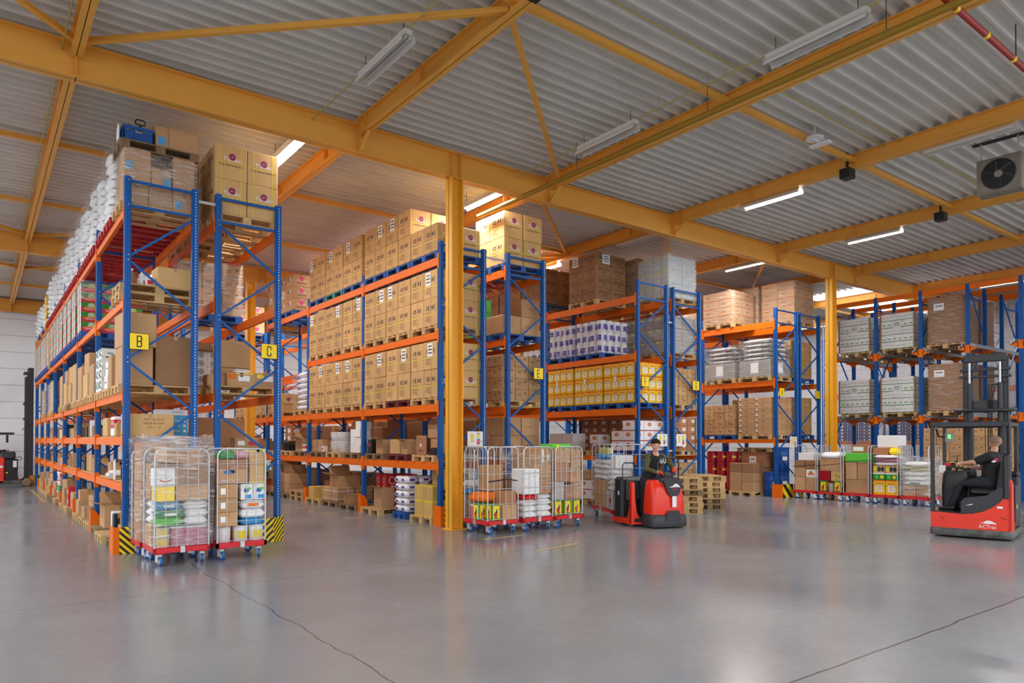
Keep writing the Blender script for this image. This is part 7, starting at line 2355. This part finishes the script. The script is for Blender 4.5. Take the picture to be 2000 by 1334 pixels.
for x, y, z in ((0.28, 0.66, 0.18), (0.6, 0.7, 0.2)):
    m = MB(); limb(m, [(x, y + 0.05, z + 0.05), (x - 0.02, y - 0.08, z + 0.04), (x - 0.03, y - 0.16, z + 0.035)], [0.05, 0.045, 0.035], 'black'); place(remeshed(m, 0.01), 'shoe', pr)
m = MB(); hand(m, (0.42, 0.33, 1.12), (0.8, -0.3, -0.1), (0, 0.3, 1), 0.8, 1, 'glove'); mm = remeshed(m, 0.007, 0)
for v in mm.vertices: v.co += v.normal * 0.006
place(mm, 'glove', pr)
m = MB(); hand(m, (0.8, 0.32, 1.2), (-0.3, -0.5, -0.2), (0, 0.3, 1), 0.8, -1, 'glove'); mm = remeshed(m, 0.007, 0)
for v in mm.vertices: v.co += v.normal * 0.006
place(mm, 'glove', pr)
m = MB(); F = Face(m, (0.6, 0.42, 1.36), (0.98, -0.12, 0), (0, 0.1, 1), 0.0); F.text('80', 0, -0.06, 0.12, 'plastic_white', 0.14); m.build('number_print', pr)
m = MB(); limb(m, [(0.5, 0.55, 1.485), (0.495, 0.535, 1.51)], [0.07, 0.066], 'lamp_white'); m.build('collar', pr)

for _c in tt.children:
    _c.location.x += 0.2 if _c.name.split('.')[0] in ('platform', 'backrest', 'side_leg', 'back_rail') else 0.07

# cage in tow
TC = Local(11.75, 11.45, radians(-24.8))
cage(11.75, 11.45, radians(-24.8), 'long wire cage with white sacks and a blue bag towed by the tractor', W=0.84, D=1.4, Hh=1.69, panels=('front', 'rear', 'left'))
box(TC, -0.17, 0.4, ZB, (0.4, 0.5, 0.62), 'card', 'brown carton low at the rear of the towed cage'); box(TC, -0.17, -0.03, ZB, (0.4, 0.34, 0.62), 'card', 'second brown carton low in the towed cage')
box(TC, -0.18, -0.44, ZB, (0.4, 0.44, 0.4), 'sack_grey', 'grey-blue carton with red print in the towed cage', 'printed packs', 0, lambda F, a, b, c: F['l'].oval(0.05, c * .5, .07, .06, 'red_print'), 'greyred', None)
box(TC, 0.2, 0.0, ZB, (0.34, 1.2, 0.62), 'card_dark', 'dark carton at the far side of the towed cage')
for q in range(4):
    bag(TC, -0.16, 0.4, ZB + 0.623 + q * 0.12, (0.46, 0.5, 0.12), 'sack_white', 'white sack, ' + rowword(q, 4) + ' rear, in the towed cage')
    bag(TC, -0.16, -0.1, ZB + (0.623 if q < 9 else 0) + q * 0.12, (0.46, 0.46, 0.12), 'sack_white', 'white sack, ' + rowword(q, 4) + ' middle, in the towed cage')
    bag(TC, -0.16, -0.46, ZB + 0.41 + q * 0.12, (0.44, 0.36, 0.12), 'sack_white', 'white sack, ' + rowword(q, 4) + ' by the tractor, in the towed cage')
bag(TC, -0.14, 0.2, ZB + 1.105, (0.5, 0.9, 0.11), 'sky_blue', 'bright blue bag lying on the white sacks, towed cage')
box(TC, -0.1, -0.45, ZB + 0.895, (0.4, 0.36, 0.3), 'white_box', 'white box next to the driver in the towed cage', 'printed packs', 0, None, 'whx', None)
for i in range(3):
    bucket(jb, TC(-0.18, 0.52 - i * 0.22, ZB + 1.22), 'cream tub on the blue bag, ' + ORD[i] + ' from the rear, towed cage', 'cream tubs', 0, 'tub')

# ================================================================ reach truck with driver
RT = (14.25, 5.82, radians(-79.5))
rt = tag(empty('reach_truck', (RT[0], RT[1], 0), RT[2]), 'large red reach truck with black mast and overhead guard', 'reach truck')
m = MB()
prof = [(0.0, 0.17), (1.2, 0.17), (1.24, 0.21), (1.25, 1.08), (1.22, 0.94), (1.17, 0.8), (1.08, 0.68), (0.96, 0.58), (0.82, 0.5), (0.66, 0.45), (0.5, 0.435), (0.0, 0.455)]
m.prism(prof, 'y', 0.0, 0.07, 'truck_red')
m.prism([(0.0, 0.17), (0.34, 0.17), (0.26, 0.9), (0.16, 1.05), (0.0, 1.08)], 'x', 1.19, 1.25, 'truck_red')
m.box(0.0, 0.07, 0.17, 0.05, 1.1, 0.44, 'truck_red')
F = Face(m, (0.62, 0.0, 0.3), (1, 0, 0), (0, 0, 1), 0.003)
for a, bb, ww in ((-0.46, 0.06, 0.05), (-0.4, 0.065, 0.03), (-0.5, -0.02, 0.02), (-0.4, -0.03, 0.03), (-0.44, 0.03, 0.06), (-0.24, 0.0, 0.012), (-0.04, -0.02, 0.016), (0.48, 0.1, 0.06), (0.53, 0.085, 0.05)):
    F.poly([(a - ww / 2, bb), (a + ww / 2, bb - 0.004), (a + ww / 2, bb + 0.006), (a - ww / 3, bb + 0.008)], 'ink')
F.rect(0.46, 0.29, 0.085, 0.035, 'paper')
m.build('rear_cover', rt)
m = MB()
F = Face(m, (0.89, 0.0, 0.24), (1, 0, 0), (0, 0, 1), 0.003)
F.poly([(-0.12, 0.06), (-0.06, 0.068), (-0.03, 0.095), (0.01, 0.108), (0.06, 0.1), (0.11, 0.07), (0.14, 0.06), (0.13, 0.047), (-0.03, 0.05)], 'plastic_white')
F.text('ACTrac', 0.0, -0.035, 0.066, 'plastic_white', 0.27, 0.0005, 0.1)
m.build('emblem', rt)
m = MB()
loft(m, [ring(-0.01, 1.26, -0.02, 1.2, 0.035, 0.06), ring(-0.02, 1.27, -0.03, 1.2, 0.06, 0.07), ring(-0.02, 1.27, -0.03, 1.2, 0.15, 0.07), ring(-0.0, 1.25, -0.01, 1.2, 0.172, 0.06)], 'skirt_grey')
m.build('chassis_skirt', rt)
m = MB()
m.box(0.03, 0.07, 0.2, 0.6, 1.1, 0.44, 'dark_grey'); m.box(0.03, 0.07, 0.44, 0.6, 1.1, 0.455, 'rubber')
m.build('cabin_floor', rt)
m = MB()
m.prism([(0.48, 0.44), (0.66, 0.455), (0.82, 0.505), (0.96, 0.585), (1.08, 0.685), (1.17, 0.8), (1.2, 0.98), (1.06, 0.93), (0.88, 0.79), (0.54, 0.73), (0.48, 0.66)], 'y', 0.02, 0.95, 'dark_grey')
F = Face(m, (0.62, 0.02, 0.6), (1, 0, 0), (0, 0, 1), 0.003); F.poly([(-0.07, -0.01), (0.0, 0.02), (0.03, 0.03), (0.05, 0.015), (0.0, 0.005)], 'plastic_white')
m.build('seat_base', rt)
m = MB()
m.bbox(0.58, 0.2, 0.78, 1.06, 0.7, 0.9, 'black', 0.04)
m.build('seat_cushion', rt)
m = MB()
m.cbox((1.09, 0.45, 1.12), (0.12, 0.48, 0.52), 'black', Matrix.Rotation(0.14, 3, 'Y'))
m.build('seat_back', rt)
m = MB()
m.bbox(0.48, 0.85, 0.17, 1.25, 1.18, 1.1, 'dark_grey', 0.03)
m.box(1.25, 0.35, 0.3, 1.262, 0.8, 0.95, 'mast_grey'); m.box(1.262, 0.5, 0.55, 1.266, 0.56, 0.62, 'yellow')
m.bbox(0.7, 0.86, 1.1, 1.25, 1.16, 1.2, 'black', 0.03)
m.bbox(1.1, 0.05, 0.2, 1.245, 0.85, 0.95, 'mast_grey', 0.02)
m.build('battery_housing', rt)
m = MB()
for (x0, x1, y0, y1) in ((0.0, 0.055, 0.0, 0.1), (1.13, 1.24, 0.0, 0.13), (0.0, 0.05, 1.05, 1.13), (1.16, 1.22, 1.05, 1.13)):
    if x0 > 1 and y0 < 0.5:
        m.bbox(x0 - 0.01, y0 - 0.01, 0.72, x1, y1, 1.54, 'mast_grey', 0.03); m.bbox(x0 - 0.01, y0, 1.54, x0 + 0.035, y1, 2.08, 'mast_grey', 0.008); m.bbox(x1 - 0.035, y0, 1.54, x1, y1, 2.08, 'mast_grey', 0.008)
    else:
        m.bbox(x0, y0, 0.44, x1, y1, 2.08, 'mast_grey', 0.01)
m.bbox(0.0, 0.0, 2.02, 1.24, 0.1, 2.12, 'mast_grey', 0.015); m.bbox(0.0, 1.05, 2.02, 1.22, 1.13, 2.1, 'mast_grey', 0.015)
m.bbox(0.0, 0.1, 2.03, 0.06, 1.05, 2.1, 'mast_grey', 0.01); m.bbox(1.16, 0.1, 2.03, 1.24, 1.05, 2.1, 'mast_grey', 0.01)
for i in range(5):
    m.box(0.06, 0.22 + i * 0.17, 2.05, 1.16, 0.25 + i * 0.17, 2.08, 'mast_grey')
m.build('overhead_guard', rt)
m = MB()
loft(m, [ring(0.12, 0.34, 0.3, 0.85, 0.46, 0.05), ring(0.12, 0.36, 0.26, 0.9, 0.9, 0.06), ring(0.14, 0.58, 0.24, 0.92, 1.08, 0.08), ring(0.16, 0.56, 0.28, 0.9, 1.2, 0.08)], 'black')
m.build('console', rt)
m = MB()
wc = Vector((0.36, 0.42, 1.27)); wn = Vector((0.25, 0, 1)).normalized(); wa = Vector((0, 1, 0)); wb = wn.cross(wa)
m.tube([wc + (wa * cos(a) + wb * sin(a)) * 0.12 for a in [2 * pi * k / 18 for k in range(18)]], 0.013, 'rubber', 6, True)
m.tube([wc - wa * 0.12, wc + wa * 0.12], 0.009, 'rubber', 5); m.tube([wc, wc - wn * 0.1], 0.02, 'rubber', 6)
m.build('steering_wheel', rt)
m = MB()
m.tube([(0.06, 0.2, 2.0), (0.1, 0.22, 1.85), (0.2, 0.24, 1.84)], 0.02, 'black', 6)
m.bbox(0.2, 0.2, 1.74, 0.34, 0.28, 1.92, 'lamp_shade_grey', 0.01)
m.build('terminal_housing', rt)
m = MB(); Face(m, (0.275, 0.2, 1.85), (1, 0, 0), (0, 0, 1), 0.003).rect(0, 0, 0.05, 0.08, 'screen_green'); m.build('screen', rt)
m = MB()
for k, (x, y, z, c) in enumerate(((0.1, 0.5, 1.3, 'plastic_white'), (0.16, 0.7, 1.28, 'black'), (0.12, 0.86, 1.34, 'red'))):
    m = MB(); m.bbox(x - 0.05, y - 0.05, 1.15, x + 0.05, y + 0.05, z, c, 0.01); m.build('control_box', rt)
m = MB(); m.tube([(0.62, 0.8, 1.1), (0.62, 0.8, 1.42)], 0.035, 'zinc', 10); m.build('lamp_post', rt)
m = MB(); m.tube([(0.3, 0.75, 1.15), (0.3, 0.75, 1.5)], 0.008, 'black', 5); m.build('aerial', rt)
# mast
MX0, MX1, MYY = 0.3, 1.04, 1.36
m = MB()
for x in (MX0, MX1 - 0.09):
    m.box(x, MYY, 0.12, x + 0.09, MYY + 0.02, 3.4, 'mast_grey'); m.box(x, MYY + 0.13, 0.12, x + 0.09, MYY + 0.15, 3.4, 'mast_grey')
    xx = x if x < 0.8 else x + 0.07
    m.box(xx, MYY, 0.12, xx + 0.02, MYY + 0.15, 3.4, 'mast_grey')
for z, e, dy in ((3.14, 0.05, -0.05), (3.0, 0.06, -0.05)):
    m.bbox(MX0 - e, MYY + dy, z, MX1 + e, MYY + 0.02, z + 0.05, 'mast_grey', 0.008)
m.bbox(MX0 + 0.02, MYY - 0.02, 3.32, MX1 - 0.02, MYY + 0.12, 3.47, 'mast_grey', 0.01)
m.box(MX0 + 0.1, MYY + 0.0, 2.4, MX1 - 0.1, MYY + 0.04, 2.56, 'mast_grey'); m.box(MX0, MYY, 0.12, MX1, MYY + 0.06, 0.4, 'mast_grey')
m.build('outer_mast', rt)
m = MB()
for x in (MX0 + 0.1, MX1 - 0.16):
    m.box(x, MYY + 0.02, 0.2, x + 0.06, MYY + 0.12, 3.3, 'dark_grey')
m.build('inner_mast', rt)
for s in (MX0 + 0.12, MX1 - 0.12):
    m = MB(); m.tube([(s, MYY - 0.06, 0.3), (s, MYY - 0.06, 2.9)], 0.045, 'mast_grey', 12); m.tube([(s, MYY - 0.06, 2.9), (s, MYY - 0.06, 3.3)], 0.022, 'zinc', 8); m.build('lift_cylinder', rt)
m = MB()
m.tube([(MX0 - 0.1, MYY + 0.1, 2.38), (MX0 - 0.12, MYY - 0.1, 2.38), (MX0 - 0.06, MYY - 0.16, 2.36), (MX1 + 0.06, MYY - 0.16, 2.36), (MX1 + 0.12, MYY - 0.1, 2.38), (MX1 + 0.1, MYY + 0.1, 2.38)], 0.035, 'mast_grey', 8)
m.build('mast_guard_bar', rt)
m = MB()
for k in range(3):
    m.tube([(0.72 + 0.03 * k, MYY - 0.04, 0.4), (0.72 + 0.03 * k, MYY - 0.04, 2.6), (0.75 + 0.05 * k, MYY - 0.1, 2.85), (1.0 - 0.02 * k, MYY - 0.08, 2.9)], 0.01, 'rubber', 5)
m.build('hose', rt)
for x in (0.08, 0.98):
    m = MB(); m.bbox(x, 1.15, 0.06, x + 0.22, 2.3, 0.3, 'skirt_grey', 0.02); m.build('load_leg', rt)
    m = MB(); m.lathe([(0.12, -0.05), (0.14, -0.04), (0.14, 0.04), (0.12, 0.05)], 'rubber', (x + 0.11, 2.32, 0.141), 16, 'x'); m.build('load_wheel', rt)
for i, x in enumerate((MX0 + 0.08, MX1 - 0.2)):
    m = MB(); m.bar((x + 0.06, MYY + 0.2, 0.36), (x + 0.06, MYY + 1.2, 0.34), 0.12, 0.045, 'mast_grey'); m.box(x, MYY + 0.16, 0.32, x + 0.12, MYY + 0.21, 0.9, 'mast_grey'); m.build('fork', rt)
m = MB(); m.lathe([(0.14, -0.05), (0.17, -0.04), (0.17, 0.04), (0.14, 0.05)], 'card_dark', (0.55, 0.5, 0.171), 18, 'x'); m.build('drive_wheel', rt)

pr = tag(empty('person', (RT[0], RT[1], 0), RT[2]), 'man in black T-shirt sitting in the red reach truck, seen from behind', 'person')
b = MB()
limb(b, [(0.88, 0.45, 1.02), (0.9, 0.45, 1.2), (0.9, 0.45, 1.4), (0.92, 0.45, 1.5)], [0.14, 0.14, 0.145, 0.1])
limb(b, [(0.92, 0.45, 1.52), (0.945, 0.46, 1.63)], [0.062, 0.058])
limb(b, [(0.88, 0.28, 1.49), (0.67, 0.24, 1.38), (0.45, 0.36, 1.35)], [0.062, 0.05, 0.032])
limb(b, [(0.88, 0.62, 1.49), (0.76, 0.67, 1.24), (0.55, 0.54, 1.28)], [0.062, 0.05, 0.032])
limb(b, [(0.88, 0.36, 1.0), (0.42, 0.33, 0.99), (0.28, 0.33, 0.56)], [0.09, 0.065, 0.045])
limb(b, [(0.88, 0.55, 1.0), (0.46, 0.6, 0.97), (0.36, 0.6, 0.56)], [0.09, 0.065, 0.045])
hand(b, (0.45, 0.36, 1.35), (-1, 0.1, -0.25), (0, 0, 1), 0.8, 1)
hand(b, (0.55, 0.54, 1.28), (-1, -0.1, 0.05), (0, 0, 1), 0.7, -1)
P = head_into(b, (0.95, 0.47, 1.725), (-0.55, 0.83, -0.05))
place(remeshed(b, 0.008), 'body', pr)
face_marks(P, pr, 'hair_grey', brow='hair_grey')
m = MB()
limb(m, [(0.89, 0.45, 1.0), (0.9, 0.45, 1.2), (0.9, 0.45, 1.41), (0.92, 0.45, 1.49)], [0.165, 0.165, 0.16, 0.11], 'shirt_black'); limb(m, [(0.88, 0.28, 1.47), (0.88, 0.62, 1.47)], [0.09, 0.09], 'shirt_black')
limb(m, [(0.88, 0.28, 1.48), (0.72, 0.25, 1.41)], [0.09, 0.075], 'shirt_black'); limb(m, [(0.88, 0.62, 1.48), (0.8, 0.65, 1.33)], [0.09, 0.075], 'shirt_black')
place(remeshed(m, 0.012), 't_shirt', pr)
m = MB(); F = Face(m, (0.99, 0.3, 1.4), (0.93, 0.37, 0), (0, 0, 1), 0.012); F.oval(0.0, 0.03, 0.035, 0.035, 'magenta'); F.oval(-0.045, 0.0, 0.04, 0.022, 'plastic_white', 0.001); m.build('shirt_print', pr)
m = MB()
limb(m, [(0.88, 0.36, 1.0), (0.42, 0.33, 0.99), (0.28, 0.33, 0.58)], [0.115, 0.085, 0.07], 'trousers'); limb(m, [(0.88, 0.55, 1.0), (0.46, 0.6, 0.97), (0.36, 0.6, 0.58)], [0.115, 0.085, 0.07], 'trousers'); limb(m, [(0.88, 0.45, 1.04), (0.88, 0.45, 0.98)], [0.16, 0.15], 'trousers')
place(remeshed(m, 0.012), 'trousers', pr)
for x, y in ((0.26, 0.33), (0.34, 0.6)):
    m = MB(); limb(m, [(x + 0.04, y, 0.52), (x - 0.1, y, 0.505), (x - 0.17, y, 0.5)], [0.055, 0.05, 0.04], 'black'); place(remeshed(m, 0.01), 'shoe', pr)
# wrapped load at the picture edge
pallet(17.75, 4.95, 0, 'wood', 'wooden pallet at the picture edge beyond the red reach truck', 1.2, 0.9, radians(15))
for q in range(5):
    sack(sack_mesh(1.1, 0.86, 0.188, 'sack_grey', 'edge'), (17.75, 4.95, 0.1455 + q * 0.19), 'lilac-grey wrapped sack, ' + rowword(q, 5) + ', on the pallet beyond the reach truck', 'wrapped sacks beyond the truck', radians(15))
box_o = plain((1.0, 0.8, 0.22), 'card_tan', (17.75, 4.95, 0.1455 + 0.965), 'brown carton on the wrapped sacks beyond the reach truck', rz=radians(15))

# ================================================================ second reach truck far down the aisle
ft = tag(empty('reach_truck', (0.0, 34.0, 0)), 'distant red and black reach truck with tall mast by the white wall', 'reach truck')
m = MB(); m.bbox(0.1, -0.6, 0.12, 0.9, 0.5, 1.12, 'truck_red', 0.04); Face(m, (0.78, -0.6, 0.78), (1, 0, 0), (0, 0, 1), 0.004).oval(0, 0, 0.08, 0.05, 'plastic_white'); m.build('body', ft)
m = MB(); m.bbox(0.9, -0.55, 0.2, 1.32, 0.5, 1.06, 'black', 0.02); m.box(1.16, -0.555, 0.75, 1.28, -0.548, 1.0, 'paper'); m.box(0.94, -0.555, 0.52, 1.0, -0.548, 0.57, 'yellow'); m.bbox(0.78, -0.5, 1.06, 1.25, 0.3, 1.36, 'dark_grey', 0.05); m.build('battery_housing', ft)
m = MB(); m.tube([(1.25, -0.4, 1.12), (1.42, -0.4, 1.16), (1.46, -0.4, 1.08), (1.4, -0.4, 1.02), (1.28, -0.4, 1.06)], 0.012, 'black', 6); m.build('hose', ft)
m = MB(); m.bbox(0.5, -0.6, 0.08, 1.75, -0.4, 0.24, 'skirt_grey', 0.02); m.bbox(0.5, 0.4, 0.08, 1.75, 0.6, 0.24, 'skirt_grey', 0.02); m.prism([(1.0, 0.24), (1.4, 0.24), (1.34, 0.34), (1.26, 0.34)], 'y', -0.5, -0.2, 'truck_red'); m.build('load_leg', ft)
m = MB()
for y in (-0.35, 0.25):
    m.box(1.55, y, 0.2, 1.62, y + 0.1, 4.3, 'mast_grey'); m.box(1.64, y, 0.2, 1.82, y + 0.1, 4.65, 'mast_grey')
for z in (3.2, 2.6, 4.4):
    m.box(1.5, -0.36, z, 1.8, 0.36, z + 0.08, 'mast_grey')
m.bar((1.45, -0.36, 2.2), (1.75, -0.36, 2.45), 0.03, 0.03, 'mast_grey'); m.box(1.6, -0.3, 0.2, 1.82, 0.3, 0.5, 'mast_grey')
m.build('mast', ft)
m = MB()
for y in (-0.62, 0.5):
    m.lathe([(0.1, -0.06), (0.16, -0.05), (0.16, 0.05), (0.1, 0.06)], 'wood_old', (1.62, y, 0.161), 18, 'y')
m.build('load_wheel', ft)
m = MB(); m.bbox(0.3, -0.5, 2.02, 1.2, 0.4, 2.1, 'mast_grey', 0.02); m.tube([(0.98, -0.3, 2.0), (0.98, -0.3, 1.7)], 0.04, 'black', 8); m.tube([(0.4, -0.45, 1.1), (0.4, -0.45, 2.03)], 0.03, 'mast_grey', 6); m.tube([(0.4, 0.35, 1.1), (0.4, 0.35, 2.03)], 0.03, 'mast_grey', 6); m.build('overhead_guard', ft)
pr = tag(empty('person', (0, 34.0, 0)), 'person in dark clothing in the distant reach truck, mostly out of view', 'person')
b = MB()
limb(b, [(0.55, 0, 1.15), (0.55, 0, 1.45), (0.55, 0, 1.56)], [0.15, 0.15, 0.09]); limb(b, [(0.55, 0, 1.56), (0.56, 0, 1.66)], [0.06, 0.055]); limb(b, [(0.55, -0.2, 1.5), (0.78, -0.26, 1.35), (0.95, -0.1, 1.4)], [0.06, 0.05, 0.03]); limb(b, [(0.55, 0.2, 1.5), (0.75, 0.26, 1.3), (0.95, 0.1, 1.4)], [0.06, 0.05, 0.03]); limb(b, [(0.55, 0, 1.15), (0.8, 0, 1.16)], [0.1, 0.08])
hand(b, (0.95, -0.1, 1.4), (1, 0, 0), (0, 0, 1)); hand(b, (0.95, 0.1, 1.4), (1, 0, 0), (0, 0, 1))
P = head_into(b, (0.57, 0, 1.75), (1, 0, 0)); place(remeshed(b, 0.012), 'body', pr); face_marks(P, pr, 'hair_dark')
m = MB(); limb(m, [(0.55, 0, 1.15), (0.55, 0, 1.45), (0.55, 0, 1.55)], [0.17, 0.17, 0.1], 'shirt_black'); limb(m, [(0.55, -0.2, 1.5), (0.78, -0.26, 1.35), (0.9, -0.15, 1.39)], [0.08, 0.065, 0.05], 'shirt_black'); limb(m, [(0.55, 0.2, 1.5), (0.75, 0.26, 1.3), (0.9, 0.15, 1.39)], [0.08, 0.065, 0.05], 'shirt_black'); place(remeshed(m, 0.014), 'jacket', pr)
